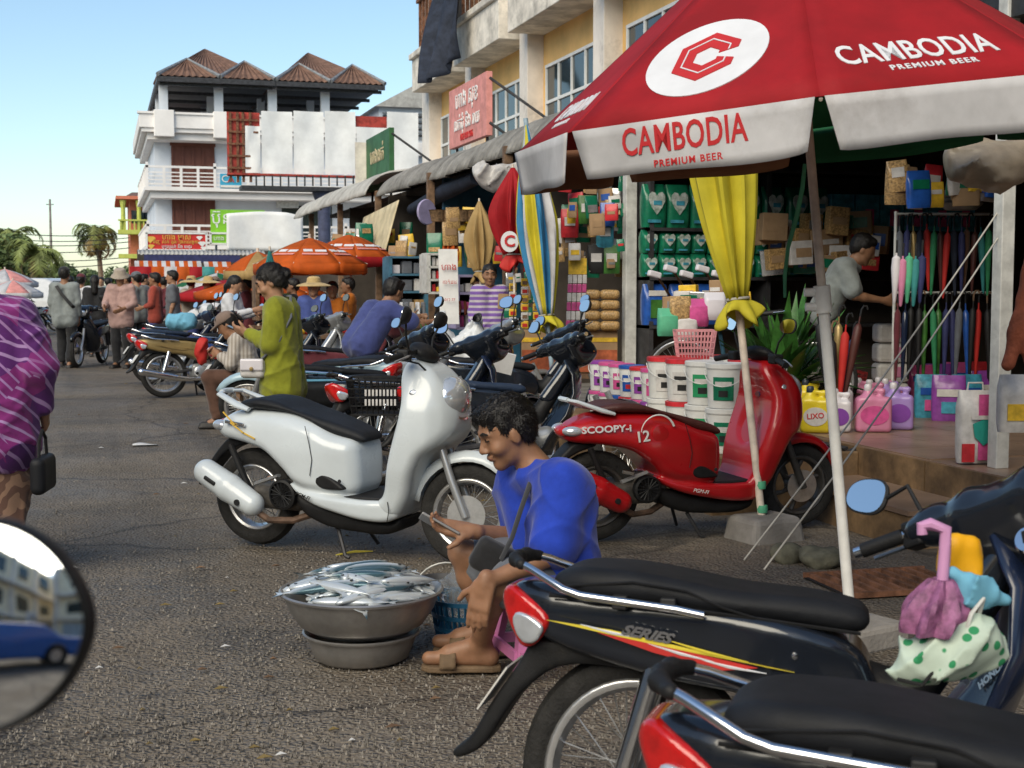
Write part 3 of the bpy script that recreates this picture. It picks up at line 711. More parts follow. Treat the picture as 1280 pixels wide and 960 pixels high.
# signs along the awning, parallel to the street
def side_sign(name, label, m, x, pxa, pya, pxb, pyb, zh, txts, side=None, brace=True):
    a = PX(pxa, pya, x); c = PX(pxb, pyb, x)          # far lower corner, near lower corner
    L_ = (a - c).length; T = thing(name, label, 'sign', (x, (a.y + c.y) / 2, (a.z + c.z) / 2 + zh / 2))
    MB().box((0, 0, 0), (.10, L_, zh)).obj('board', m, T, smooth=False, bevel=.008)
    for (t, dy, dz, size, tm) in txts: text(t, 'lettering', tm, T, frame((-.06, dy * L_, dz * zh), (0, -1, 0), (-1, 0, 0)), size, .006)
    if side: MB().box((-.02, L_ / 2 + .06, -.05), (.5, .08, zh)).obj('end_board', side, T, smooth=False)
    if brace:
        for z in (zh * .4, -zh * .3): MB().tube([(0, -L_ / 2, z), (1.2, -L_ / 2 - .4, z - .9)], .022, 6).obj('brace', 'metal_dark', T)
    for y in (-L_ * .4, L_ * .4): MB().tube([(.03, y, -zh / 2), (.03, y, -zh / 2 - .7)], .025, 6).obj('leg', 'metal_dark', T)
    return T
side_sign('shop_sign', 'dark green sign with raised cream script standing on the awning', 'sign_green', 5.4, 461, 243, 490, 229, 1.1, [('ហាងលក់', .0, .1, .42, 'tarp_cream')], 'plaster_stained')
side_sign('shop_sign', 'faded red and white sign leaning on the awning before the yellow wall', 'canvas_pink', 5.9, 565, 190, 612, 166, 1.0, [('ហាង សុខ', 0, .25, .40, 'white_paint'), ('លក់ដុំ និង រាយ', 0, -.15, .30, 'white_paint'), ('012 888 505', 0, -.38, .16, 'sign_red')])
# ================================================================== hills, palms, trees, wires
def hill(u, v):
    a = -1.1 + u * 1.0; r = 900 + 260 * v; x = math.sin(a) * r; y = math.cos(a) * r
    return (x, y, -2 + v * (20 + 22 * math.exp(-((u - .75) / .10) ** 2) + 14 * math.sin(u * 9) + 5 * math.sin(u * 31)))
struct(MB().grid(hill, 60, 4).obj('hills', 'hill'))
def palm(loc, H, R, seed, label):
    rnd = random.Random(seed); T = thing('palm_tree', label, 'palm tree', loc)
    bend = rnd.uniform(-.4, .4)
    MB().tube([(bend * (t ** 2) * .8, 0, H * t) for t in (0, .25, .5, .75, 1)], [.22, .18, .16, .15, .17], 8).obj('trunk', 'palm_trunk', T)
    top = Vector((bend * .8, 0, H))
    for k in range(24):
        az = k * 2.399 + rnd.uniform(-.2, .2); el = rnd.uniform(-.35, 1.15); L_ = R * rnd.uniform(.8, 1.15)
        b = MB(); pts = []; p = top.copy(); e = el
        for i in range(9):
            pts.append(p.copy()); p = p + Vector((math.cos(az) * math.cos(e), math.sin(az) * math.cos(e), math.sin(e))) * L_ / 8; e -= .22 + .05 * i
        b.tube(pts, [.035 - .003 * i for i in range(9)], 4)
        sd_ = Vector((-math.sin(az), math.cos(az), 0))
        for i in range(1, 9):
            for j in range(3):
                q = pts[i - 1].lerp(pts[i], j / 3); ll = L_ * .34 * (1 - .65 * abs(i / 8 - .4))
                fwd = (pts[i] - pts[i - 1]).normalized()
                for s in (-1, 1):
                    d = (sd_ * s + fwd * .55 + Vector((0, 0, rnd.uniform(-.7, -.1)))).normalized() * ll
                    wv = fwd * .055 * R / 2; b.add([q - wv, q + wv, q + d + wv * .1], [(0, 1, 2)])
        b.obj('frond', 'palm_leaf' if el > -.1 else 'palm_dry', T, smooth=False)
    return T
p = PY(126, 300, 92); palm((p.x, 92, 0), p.z + .3, 2.1, 1, 'tall coconut palm standing alone beside the peach house')
p = PY(38, 322, 70); palm((p.x, 70, 0), p.z + .2, 1.9, 2, 'bushy sunlit palm with drooping yellow fronds behind the parked car')
p = PY(12, 305, 84); palm((p.x, 84, 0), p.z + .3, 2.3, 5, 'darker palm crowding behind the bushy sunlit palm')
def tree(loc, H, R, seed, label, m='leaf_dark', n=2600, squash=.8):
    rnd = random.Random(seed); T = thing('tree', label, 'tree', loc)
    tb = MB().tube([(0, 0, 0), (.05, 0, H * .3), (0, .1, H * .6)], [R * .09, R * .07, R * .04], 7)
    cl = []
    for k in range(9):
        a = rnd.uniform(0, 6.28); rr = R * rnd.uniform(.15, .8); c = Vector((rr * math.cos(a), rr * math.sin(a), H * rnd.uniform(.5, .9))); cl.append((c, R * rnd.uniform(.28, .48)))
        tb.tube([(0, 0, H * .35), c * .6 + Vector((0, 0, H * .2)), c], [R * .05, R * .03, R * .01], 5)
    tb.obj('trunk', 'palm_trunk', T); b = MB()
    for i in range(n):
        c, r = cl[i % len(cl)]; d = Vector((rnd.gauss(0, 1), rnd.gauss(0, 1), rnd.gauss(0, 1))).normalized() * r * rnd.random() ** .33; d.z *= squash
        p = c + d; s = R * rnd.uniform(.04, .09); e = Vector((rnd.gauss(0, 1), rnd.gauss(0, 1), rnd.gauss(0, .6))).normalized() * s; g = e.orthogonal().normalized() * s * .55
        b.add([p - e, p + g, p + e, p - g], [(0, 1, 2, 3)])
    b.obj('crown', m, T, smooth=False)
for i, (px, Y, H, R) in enumerate(((-22, 84, 4.2, 2.6), (62, 110, 2.8, 2.4), (92, 118, 2.4, 2.2), (112, 112, 2.4, 2.0), (148, 118, 2.8, 2.0), (20, 110, 3.2, 2.6))):
    p = PY(px, 340, Y)
    tree((p.x, Y, 0), H, R, i, ['broad dark tree beside the two palms', 'low round tree right of the bushy palm', 'small tree below the far hill', 'small tree left of the lone palm', 'small tree right of the lone palm', 'tall tree behind the bushy palm'][i])
# utility pole and wires
def wires():
    p = PY(65, 360, 88)
    T = thing('utility_pole', 'thin concrete utility pole with cross-arm behind the parked car', 'pole', (p.x, 88, 0))
    MB().lathe([(.11, 0), (.06, 6.6)], 8).obj('shaft', 'concrete', T); MB().b2((-.22, -.04, 6.25), (.22, .04, 6.31)).obj('cross_arm', 'metal_grey', T, smooth=False)
    for k, (py0, py1) in enumerate(((282, 287), (290, 293), (296, 298), (306, 305), (315, 317), (327, 322))):
        a, c = PY(-60, py0, 88), PY(200, py1, 86)
        tag(MB().tube([a.lerp(c, t) - Vector((0, 0, .5 * math.sin(math.pi * t))) for t in [i / 12 for i in range(13)]], .028, 5).obj('power_line', 'cable'), 'thin black power line sagging across the sky above the palms', 'cable', 'power lines beyond the market')
wires()
# ================================================================== street row behind and left of the camera (shades the street, shows in the mirror)
mat('cream_row', (.90, .80, .60), .85, var=.1, vs=1); mat('shutter_blue', (.45, .52, .58), .6, var=.2, vs=3)
def row(name, label, x0, x1, y0, y1, H, face, m):
    T = thing(name, label, 'building', ((x0 + x1) / 2, (y0 + y1) / 2, 0)); cx, cy = (x0 + x1) / 2, (y0 + y1) / 2
    def P(b, n, mm): b.v = [(v[0] - cx, v[1] - cy, v[2]) for v in b.v]; return b.obj(n, mm, T, smooth=False)
    P(MB().b2((x0, y0, 0), (x1, y1, H)), 'wall', m)
    if face == 'x':
        n = int((y1 - y0) / 4)
        for k in range(n):
            y = y0 + 2 + k * 4
            P(MB().b2((x1, y - 2.2, 0), (x1 + .4, y - 1.8, H)), 'pilaster', 'plaster_white')
            P(MB().b2((x1, y - 1.3, .1), (x1 + .03, y + 1.3, 2.8)), 'shop_shutter', 'shutter_blue')
            for z in (4.2, 7.4, 10.4):
                if z + 1.5 < H: P(MB().b2((x1, y - .9, z), (x1 + .04, y + .9, z + 1.5)), 'window', 'glass_dark')
        for z in (3.2, 6.4, 9.5):
            if z < H: P(MB().b2((x1, y0, z), (x1 + 1.0, y1, z + .25)), 'ledge', 'plaster_white')
    else:
        n = int((x1 - x0) / 4)
        for k in range(n):
            x = x0 + 2 + k * 4
            P(MB().b2((x - 2.2, y1, 0), (x - 1.8, y1 + .4, H)), 'pilaster', 'plaster_white')
            P(MB().b2((x - 1.3, y1, .1), (x + 1.3, y1 + .03, 2.8)), 'shop_shutter', 'shutter_blue')
            for z in (4.2, 7.4): P(MB().b2((x - .9, y1, z), (x + .9, y1 + .04, z + 1.5)), 'window', 'glass_dark')
        for z in (3.2, 6.4): P(MB().b2((x0, y1, z), (x1, y1 + 1.0, z + .25)), 'ledge', 'plaster_white')
row('shophouse_row', 'long row of cream shophouses on the other side of the street', -28, -17, -34, 30, 9.5, 'x', 'cream_row')
row('shophouse_row', 'cream shophouse block closing the street behind the viewer', -14, 12, -32, -22, 9.0, 'y', 'cream_row')
# ================================================================== vehicles
mat('tyre', (.022, .021, .02), .85, var=.25, vs=20, bump=.5, bs=120, dirt=.25, dcol=(.09, .075, .06))
mat('rim_silver', (.72, .72, .72), .3, .85, var=.15, vs=14, dirt=.2)
mat('rim_dark', (.10, .095, .09), .45, .5, var=.2, vs=14, dirt=.2)
mat('chrome', (.82, .83, .85), .12, 1, var=.08, vs=12, dirt=.1)
mat('spoke', (.45, .45, .45), .35, .8, var=.2)
mat('paint_white', (.58, .63, .66), .28, var=.05, vs=3, coat=.5, dirt=.16, dcol=(.34, .31, .26))
mat('paint_red', (.40, .006, .010), .3, var=.06, vs=3, coat=.5, dirt=.10, dcol=(.2, .05, .04))
mat('paint_black', (.010, .013, .020), .22, var=.2, vs=4, coat=.8, dirt=.12, dcol=(.05, .05, .05))
mat('paint_navy', (.012, .02, .05), .25, var=.2, vs=4, coat=.6, dirt=.12)
mat('paint_gold', (.38, .27, .11), .35, .4, var=.15, vs=6, dirt=.3)
mat('paint_lightblue', (.36, .50, .58), .3, var=.08, coat=.4, dirt=.15)
mat('paint_silver', (.42, .43, .44), .3, .6, var=.1, coat=.3, dirt=.2)
mat('paint_blue', (.03, .08, .28), .3, var=.1, coat=.5, dirt=.15)
mat('plastic_black', (.013, .013, .014), .55, spec=.35, var=.25, vs=10, bump=.1, bs=200, dirt=.25, dcol=(.10, .085, .07))
mat('seat_black', (.012, .013, .016), .58, spec=.3, var=.2, vs=7, bump=.12, bs=300, dirt=.12, dcol=(.07, .065, .06))
mat('seat_brown', (.075, .022, .018), .5, var=.15, vs=7, bump=.12, bs=300)
mat('seat_navy', (.02, .035, .07), .5, var=.15, vs=7)
mat('engine', (.12, .11, .10), .6, .5, var=.35, vs=12, bump=.3, bs=40, dirt=.5, dcol=(.05, .04, .03))
mat('lens_red', (.50, .012, .012), .12, var=.15, vs=30, coat=.6)
mat('lens_clear', (.66, .69, .73), .06, .55, var=.10, vs=14, coat=.8)
mat('lens_amber', (.75, .25, .02), .15, var=.1, coat=.5)
mat('print_white', (.70, .71, .74), .7, var=.05)
mat('mirror_glass', (.92, .94, .96), .015, 1, var=0)
mat('plate', (.70, .68, .64), .5, var=.1, dirt=.3)
mat('exhaust_rust', (.16, .10, .07), .7, .4, var=.4, vs=10)
def place(b, M):
    if M is not None: b.v = [tuple(M @ Vector(v)) for v in b.v]
    return b
def wheel(T, c, r, w, style='spoke', name='wheel', M=None, rimm='rim_silver', disc=False):
    """wheel about the local y axis at c; M places it for steering"""
    c = Vector(c); W = bpy.data.objects.new(name, None); COL.objects.link(W); W.parent = T; W.empty_display_size = .1
    ri = r - w * .85
    prof = [(ri, -w * .38)] + [(ri + (r - ri) * (.5 + .5 * math.sin(a)) ** .7, w * .5 * -math.cos(a) if abs(a) < 1.7 else 0) for a in ()]
    pr = [(ri, -w * .36), (ri + w * .22, -w * .49), (ri + w * .5, -w * .5), (r - w * .16, -w * .40), (r - .01, -w * .22), (r, 0), (r - .01, w * .22), (r - w * .16, w * .40), (ri + w * .5, w * .5), (ri + w * .22, w * .49), (ri, w * .36)]
    place(MB().lathe(pr, 48, c, (0, 1, 0), cap=False), M).obj('tyre', 'tyre', W)
    rr = [(ri + .004, -w * .37), (ri - .004, -w * .40), (ri - .014, -w * .36), (ri - .020, -w * .2), (ri - .026, 0), (ri - .020, w * .2), (ri - .014, w * .36), (ri - .004, w * .40), (ri + .004, w * .37)]
    place(MB().lathe(rr, 48, c, (0, 1, 0), cap=False), M).obj('rim', rimm, W, solid=.004)
    hb = [(1e-3, -.055), (.022, -.055), (.03, -.045), (.05, -.035), (.06, -.03), (.06, .03), (.05, .035), (.03, .05), (1e-3, .05)]
    place(MB().lathe(hb, 18, c, (0, 1, 0)), M).obj('hub', 'engine' if style == 'spoke' else rimm, W)
    if style == 'spoke':
        b = MB()
        for k in range(36):
            a = k * math.pi / 18; s = 1 if k % 2 else -1; da = .32 * (1 if (k // 2) % 2 else -1)
            p = c + Vector((math.cos(a + da) * .055, s * .028, math.sin(a + da) * .055)); q = c + Vector((math.cos(a) * (ri - .02), s * .006, math.sin(a) * (ri - .02)))
            b.tube([p, q], .0019, 4, cap=False)
        o = place(b, M).obj('wire_spokes', 'spoke', W); o['kind'] = 'stuff'
    else:
        for k in range(6):
            a = k * math.pi / 3 + .3; d = Vector((math.cos(a), 0, math.sin(a))); e = Vector((-math.sin(a), 0, math.cos(a)))
            b = MB().tube([c + d * .045, c + d * (ri * .55) + e * .012, c + d * (ri - .018)], [.019, .012, .017], 8)
            place(b, M).obj('spoke', rimm, W)
    if disc:
        place(MB().lathe([(.035, -.062), (.095, -.062), (.095, -.058), (.035, -.058)], 28, c, (0, 1, 0)), M).obj('brake_disc', 'rim_silver', W)
    return W
def steer_matrix(head, rake, ang):
    ax = Vector((-math.sin(rake), 0, math.cos(rake))); return Matrix.Translation(head) @ Matrix.Rotation(ang, 4, ax) @ Matrix.Translation(-Vector(head))
def sobj(S, name, m, T, vox, M=None, disp=None):
    o = S.obj(name, m, T, vox, disp=disp)
    if M is not None: o.data.transform(M)
    return o
def I2(xs, ws): return lambda x, z: cint(x, xs, ws)
def mirror(T, base, stem, c, nrm, M=None, w=.062, h=.042, glass='mirror_glass'):
    """handlebar mirror: stem path, shell and glass; nrm points out of the glass"""
    mo = place(MB().tube(stem, .0055, 7), M).obj('mirror_stem', 'black', T)
    c = Vector(c); n = Vector(nrm)
    if M is not None: c = M @ c; n = (M.to_3x3() @ n)
    F = frame(c, Vector((0, 0, 1)).cross(n), n)
    def ring(s, d): return [F @ Vector((math.copysign(abs(math.cos(a)) ** .8, math.cos(a)) * w * s, math.copysign(abs(math.sin(a)) ** .8, math.sin(a)) * h * s * (1 + .12 * math.cos(a)), d)) for a in [k * math.pi / 14 for k in range(28)]]
    b = MB().loft([ring(.3, -.028), ring(.75, -.022), ring(1.0, -.006), ring(1.04, .002), ring(.97, .004)]); sh = b.obj('mirror_shell', 'black', T)
    MB().loft([ring(.94, .0035), ring(.94, .006)]).obj('mirror_glass', glass, sh, smooth=False)
# ------------------------------------------------------------------ scooter
def scooter(label, loc, head, paint, seatm, wheels, lean=0, steer=0, vox=.008, red=False, sc=1.0):
    T = thing('scooter', label, 'scooter', loc, HD(head), lean=lean, scale=sc)
    body = SDF().poly([(-.205, .60), (-.18, .66), (-.06, .715), (.14, .735), (.32, .715), (.44, .67), (.54, .62), (.675, .59), (.69, .47), (.685, .335), (.60, .31), (.40, .335), (.32, .375), (.265, .44), (.15, .525), (.0, .555), (-.17, .568)],
                      lambda x, z: cint(x, [-.21, -.1, .1, .3, .5, .7], [.08, .135, .175, .20, .195, .145]) * cint(z, [.3, .42, .52, .62, .70, .76], [.95, 1.0, 1.02, .95, .78, .5]), rad=.06, k=.03)
    body.poly([(.28, .375), (.42, .335), (.70, .31), (.86, .315), (.93, .32), (.93, .235), (.86, .205), (.70, .215), (.46, .265), (.34, .315)], I2([.28, .5, .75, .93], [.16, .20, .205, .175]), rad=.03, k=.03)
    body.poly([(.52, .56), (.60, .52), (.66, .36), (.50, .345), (.47, .40)], .30, rad=.002, k=.0) if False else None
    sobj(body, 'body_shell', paint, T, vox)
    sobj(SDF().poly([(.27, .33), (.45, .262), (.70, .213), (.86, .202), (.92, .23), (.90, .155), (.80, .125), (.5, .14), (.34, .20)], .125, rad=.04), 'belly_pan', 'plastic_black', T, vox * 1.2)
    sobj(SDF().poly([(.47, .435), (.54, .43), (.63, .375), (.64, .352), (.52, .352), (.475, .375)], I2([.4, .7], [.196, .192]), rad=.012, k=.0), 'side_inlay', 'plastic_black', T, vox * .8)
    sobj(SDF().poly([(.60, .322), (.90, .33), (.90, .305), (.60, .30)], .165, rad=.01), 'footboard', 'plastic_black', T, vox)
    seat = SDF().poly([(-.06, .735), (-.02, .765), (.08, .785), (.20, .775), (.32, .735), (.45, .70), (.58, .665), (.68, .63), (.715, .60), (.70, .575), (.58, .60), (.48, .635), (.40, .685), (.30, .72), (.15, .728)],
                      lambda x, z: cint(x, [-.06, .1, .3, .5, .7], [.10, .145, .15, .135, .10]), rad=.035)
    sobj(seat, 'seat', seatm, T, vox)
    # front apron and leg shield
    fr = SDF().poly([(.80, .30), (.845, .225), (.92, .232), (.985, .33), (1.02, .45), (1.07, .545), (1.15, .60), (1.205, .66), (1.215, .75), (1.17, .86), (1.09, .955), (1.00, 1.0), (.945, .985), (.935, .93), (.97, .80), (.955, .70), (.90, .52), (.86, .345)],
                    lambda x, z: cint(z, [.2, .35, .5, .62, .75, .88, 1.0], [.175, .205, .235, .24, .225, .175, .10]) * cint(x, [.8, 1.0, 1.1, 1.16, 1.22], [1.0, 1.0, .90, .72, .40]), rad=.045, k=.02)
    fr.cap((1.27, -.3, .36), (1.27, .3, .36), .245, k=.02, sub=True)
    fr.ell((.90, 0, .72), (.055, .12, .2), k=.03, sub=True)
    sobj(fr, 'front_apron', paint, T, vox)
    sobj(SDF().poly([(.875, .36), (.91, .52), (.965, .70), (.985, .80), (.955, .92), (.985, .92), (1.02, .75), (.99, .6), (.95, .42)], .125, rad=.02), 'inner_shield', paint if red else 'paint_white', T, vox)
    MB().tube([(.967, -.03, .80), (.955, -.045, .80)], .016, 10).obj('key_lock', 'chrome', T)
    # lamps on the nose
    lp = SDF().ell((1.125, 0, .79), (.10, .14, .13), Matrix.Rotation(R_(32), 3, 'Y'), k=0); sobj(lp, 'headlight', 'lens_clear', T, .006)
    b = MB().lathe([(.094, 0), (.104, .006), (.112, 0), (.104, -.012)], 30, (1.158, 0, .80), (.83, 0, .55), cap=False); b.obj('headlight_rim', 'chrome', T)
    for s in (-1, 1):
        sobj(SDF().ell((1.07, s * .142, .825), (.075, .024, .036), Matrix.Rotation(R_(-s * 42), 3, 'Z') @ Matrix.Rotation(R_(20), 3, 'Y'), k=0), 'turn_signal', 'lens_clear', T, .005)
        for k in (0, 1): MB().tube([(1.132 - .012 * k, s * .128, .665 - .03 * k), (1.165 - .012 * k, s * .098, .65 - .03 * k)], .008, 6).obj('vent', 'black', T)
    # tail
    tl = SDF().ell((-.185, 0, .625), (.035, .085, .035), k=0); sobj(tl, 'tail_light', 'lens_red', T, .006)
    for s in (-1, 1): sobj(SDF().ell((-.165, s * .085, .632), (.055, .035, .028), Matrix.Rotation(s * .45, 3, 'Z'), k=0), 'rear_signal', 'lens_clear', T, .005)
    for s in (-1, 1): MB().tube([(-.175, s * .04, .80), (-.15, s * .10, .795), (-.02, s * .13, .745), (.05, s * .13, .725)], [.014, .02, .026, .018], 10, flat=.55).obj('grab_rail', 'paint_white', T)
    MB().tube([(-.178, -.05, .80), (-.19, 0, .802), (-.178, .05, .80)], .014, 8).obj('grab_rail_bar', 'paint_white', T)
    sobj(SDF().poly([(-.13, .575), (-.22, .49), (-.33, .345), (-.35, .30), (-.325, .30), (-.25, .40), (-.15, .50), (.02, .55)], .06, rad=.012), 'rear_mudguard', 'plastic_black', T, vox)
    MB().box((-.285, 0, .395), (.005, .13, .09), ry=R_(38)).obj('number_plate', 'plate', T, smooth=False)
    # running gear
    wheel(T, (0, 0, .255), .255, .10, wheels, M=None, rimm='rim_silver' if wheels == 'spoke' else 'rim_dark')
    hd = (1.0, 0, .90); rk = R_(26); M = steer_matrix(hd, rk, steer); fa = Vector((1.24, 0, .25))
    wheel(T, fa, .25, .092, wheels, 'front_wheel', M, rimm='rim_silver' if wheels == 'spoke' else 'rim_dark', disc=True)
    for s in (-1, 1): place(MB().tube([fa + Vector((0, s * .075, -.01)), fa + Vector((-.075, s * .075, .17)), fa + Vector((-.125, s * .07, .31))], [.021, .021, .018], 10), M).obj('fork_leg', 'paint_silver' if not red else 'rim_dark', T)
    fend = MB()
    rings = []
    for i in range(15):
        a = R_(168 - i * 10.5); rr = .295 - .02 * max(0, i - 9) / 5 + (.0 if i else -.005); wv = .062 * min(1, .45 + i * .1) * (1 if i < 11 else 1 - (i - 10) * .17)
        rings.append([fa + Vector((math.cos(a) * (rr + (.012 - .05 * abs(q) ** 2.5)), q * wv, math.sin(a) * (rr + (.012 - .05 * abs(q) ** 2.5)))) for q in (-1, -.75, -.4, 0, .4, .75, 1)])
    fend.loft(rings, closed=False); place(fend, M).obj('front_fender', paint, T, solid=.006)
    # handlebar
    place(MB().tube([(.93, -.34, .985), (.955, -.24, 1.005), (.985, -.10, 1.03), (.985, .10, 1.03), (.955, .24, 1.005), (.93, .34, .985)], .013, 8), M).obj('handlebar', 'black', T)
    hs = SDF().ell((.995, 0, 1.025), (.075, .11, .042), Matrix.Rotation(R_(30), 3, 'Y'), k=0); sobj(hs, 'handlebar_cowl', 'plastic_black' if not red else 'plastic_black', T, vox, M)
    for s in (-1, 1):
        place(MB().tube([(.925, s * .35, .982), (.95, s * .235, 1.003)], .018, 10), M).obj('grip', 'plastic_black', T)
        place(MB().box((.96, s * .20, 1.008), (.06, .07, .055)), M).obj('switch_box', 'plastic_black', T, smooth=False, bevel=.01)
        place(MB().tube([(.985, s * .19, 1.01), (.99, s * .25, 1.0), (.965, s * .345, .975)], .006, 6), M).obj('brake_lever', 'paint_silver', T)
        mirror(T, None, [(.975, s * .17, 1.02), (.97, s * .21, 1.10), (.985, s * .26, 1.165)], (.985, s * .275, 1.195), (-1, s * .12, .22), M)
    # engine, fan, muffler
    sobj(SDF().rbox((.16, .0, .265), (.17, .09, .06), rad=.04).rbox((.30, 0, .30), (.09, .10, .07), rad=.03).cap((0, .09, .255), (.28, .10, .29), .065, k=.03), 'engine', 'engine', T, .012)
    MB().lathe([(.078, 0), (.078, .03), (.066, .036), (.064, .02), (.03, .016), (.028, .03), (.001, .03)], 24, (.245, -.115, .30), (0, -1, 0)).obj('fan_cover', 'plastic_black', T)
    for k in range(8):
        a = k * math.pi / 8; d = Vector((math.cos(a), 0, math.sin(a))) * .064; MB().tube([Vector((.245, -.148, .30)) - d, Vector((.245, -.148, .30)) + d], .0028, 4).obj('fan_grille_bar', 'plastic_black', T)
    mf = SDF().chain([(-.20, -.165, .395), (-.06, -.165, .32), (.075, -.16, .245)], [.066, .072, .062], k=.01); sobj(mf, 'muffler', 'paint_white' if not red else 'paint_red', T, .007)
    MB().box((-.13, -.236, .365), (.075, .012, .022), ry=R_(28)).obj('muffler_slot', 'black', T, smooth=False, bevel=.006)
    MB().lathe([(.016, 0), (.016, .012), (.001, .012)], 10, (.03, -.222, .262), (0, -1, 0)).obj('muffler_bolt', 'black', T)
    MB().tube([(.08, -.15, .215), (.16, -.14, .165), (.28, -.10, .165), (.38, -.05, .20)], .018, 8).obj('exhaust_pipe', 'exhaust_rust', T)
    MB().tube([(.09, -.14, .35), (.235, -.15, .40)], [.022, .018], 6, flat=.5).obj('foot_peg', 'paint_silver', T)
    MB().tube([(-.08, -.12, .54), (.03, -.11, .30)], .017, 8).obj('shock_absorber', 'plastic_black', T)
    MB().tube([(.52, .13, .17), (.60, .20, .01)], .009, 6).obj('side_stand', 'metal_dark', T)
    MB().tube([(.52, -.06, .14), (.585, -.10, .01), (.61, -.10, .0)], .010, 6).obj('main_stand', 'metal_dark', T)
    # panel seams, cables, bolts
    for s in (-1, 1):
        MB().tube([(.43, s * .197, .665), (.455, s * .203, .58), (.47, s * .204, .50), (.455, s * .204, .42)], .0022, 4).obj('panel_seam', 'plastic_black', T)
        MB().tube([(.885, s * .197, .215), (.90, s * .202, .27), (.893, s * .200, .318)], .0024, 4).obj('panel_seam', 'plastic_black', T)
        MB().tube([(.975, s * .235, .60), (1.05, s * .222, .62), (1.12, s * .19, .61)], .0024, 4).obj('panel_seam', 'plastic_black', T)
        MB().tube([(.98, s * .16, 1.0), (1.05, s * .15, .985), (1.07, s * .10, .94), (1.05, s * .06, .90)], .005, 5).obj('brake_cable', 'black', T)
        MB().lathe([(.001, .004), (.009, .004), (.010, 0)], 10, (.62, s * .192, .40), (0, s, 0)).obj('bolt', 'metal_dark', T)
    # trim
    if not red:
        MB().box((-.02, -.158, .655), (.14, .012, .018), ry=R_(4), rz=R_(-11)).obj('chrome_emblem', 'chrome', T, smooth=False, bevel=.004)
        for k, (x, z) in enumerate(((-.05, .68), (.0, .635), (.07, .60))):
            MB().box((x, -.166 - k * .004, z), (.10, .004, .007), ry=R_(38 - 10 * k), rz=R_(-9)).obj('gold_stripe', 'gold', T, smooth=False)
        text('PGM-FI', 'lettering', 'plastic_black', T, frame((.415, -.213, .318), (1, 0, -.28), (0, -1, 0)), .028, .0006, shear=.3, bold=.0004)
    else:
        text('SCOOPY-i', 'lettering', 'print_white', T, frame((-.005, -.158, .645), (1, -.16, .035), (0, -1, .0)), .052, .002, sx=1.15, bold=.0012)
        arc = [(.275 + .098 * math.cos(a), -.190, .62 + .098 * math.sin(a)) for a in [R_(20 + k * 13) for k in range(13)]]
        MB().tube(arc, [.002 + .0045 * (1 - k / 12) for k in range(13)], 6).obj('emblem_arc', 'white_paint', T)
        MB().lathe([(.05, 0), (.045, .012), (.001, .016)], 24, (.285, -.184, .615), (0, -1, .05)).obj('emblem_boss', 'paint_red', T)
        text('12', 'lettering', 'white_paint', T, frame((.185, -.193, .60), (1, 0, .1), (0, -1, .05)), .085, .002, bold=.001)
        MB().tube([(.335, -.193, .53), (.35, -.193, .555)], .005, 5).obj('emblem_mark', 'white_paint', T)
        text('PGM-FI', 'lettering', 'white_paint', T, frame((.52, -.213, .285), (1, 0, -.2), (0, -1, 0)), .03, .0006, shear=.3)
        MB().box((.115, -.168, .405), (.07, .012, .022), ry=R_(14)).obj('peg_plate', 'chrome', T, smooth=False, bevel=.004)
    return T
scooter('white step-through scooter with black seat parked behind the basin of fish', G(325, 680), -25, 'paint_white', 'seat_black', 'spoke', lean=R_(1.5), steer=R_(12))
scooter('red scooter with brown seat parked before the stacked paint buckets', G(742, 676), 21, 'paint_red', 'seat_brown', 'cast', lean=R_(1), steer=R_(2), red=True).scale = (1, 1, .95)
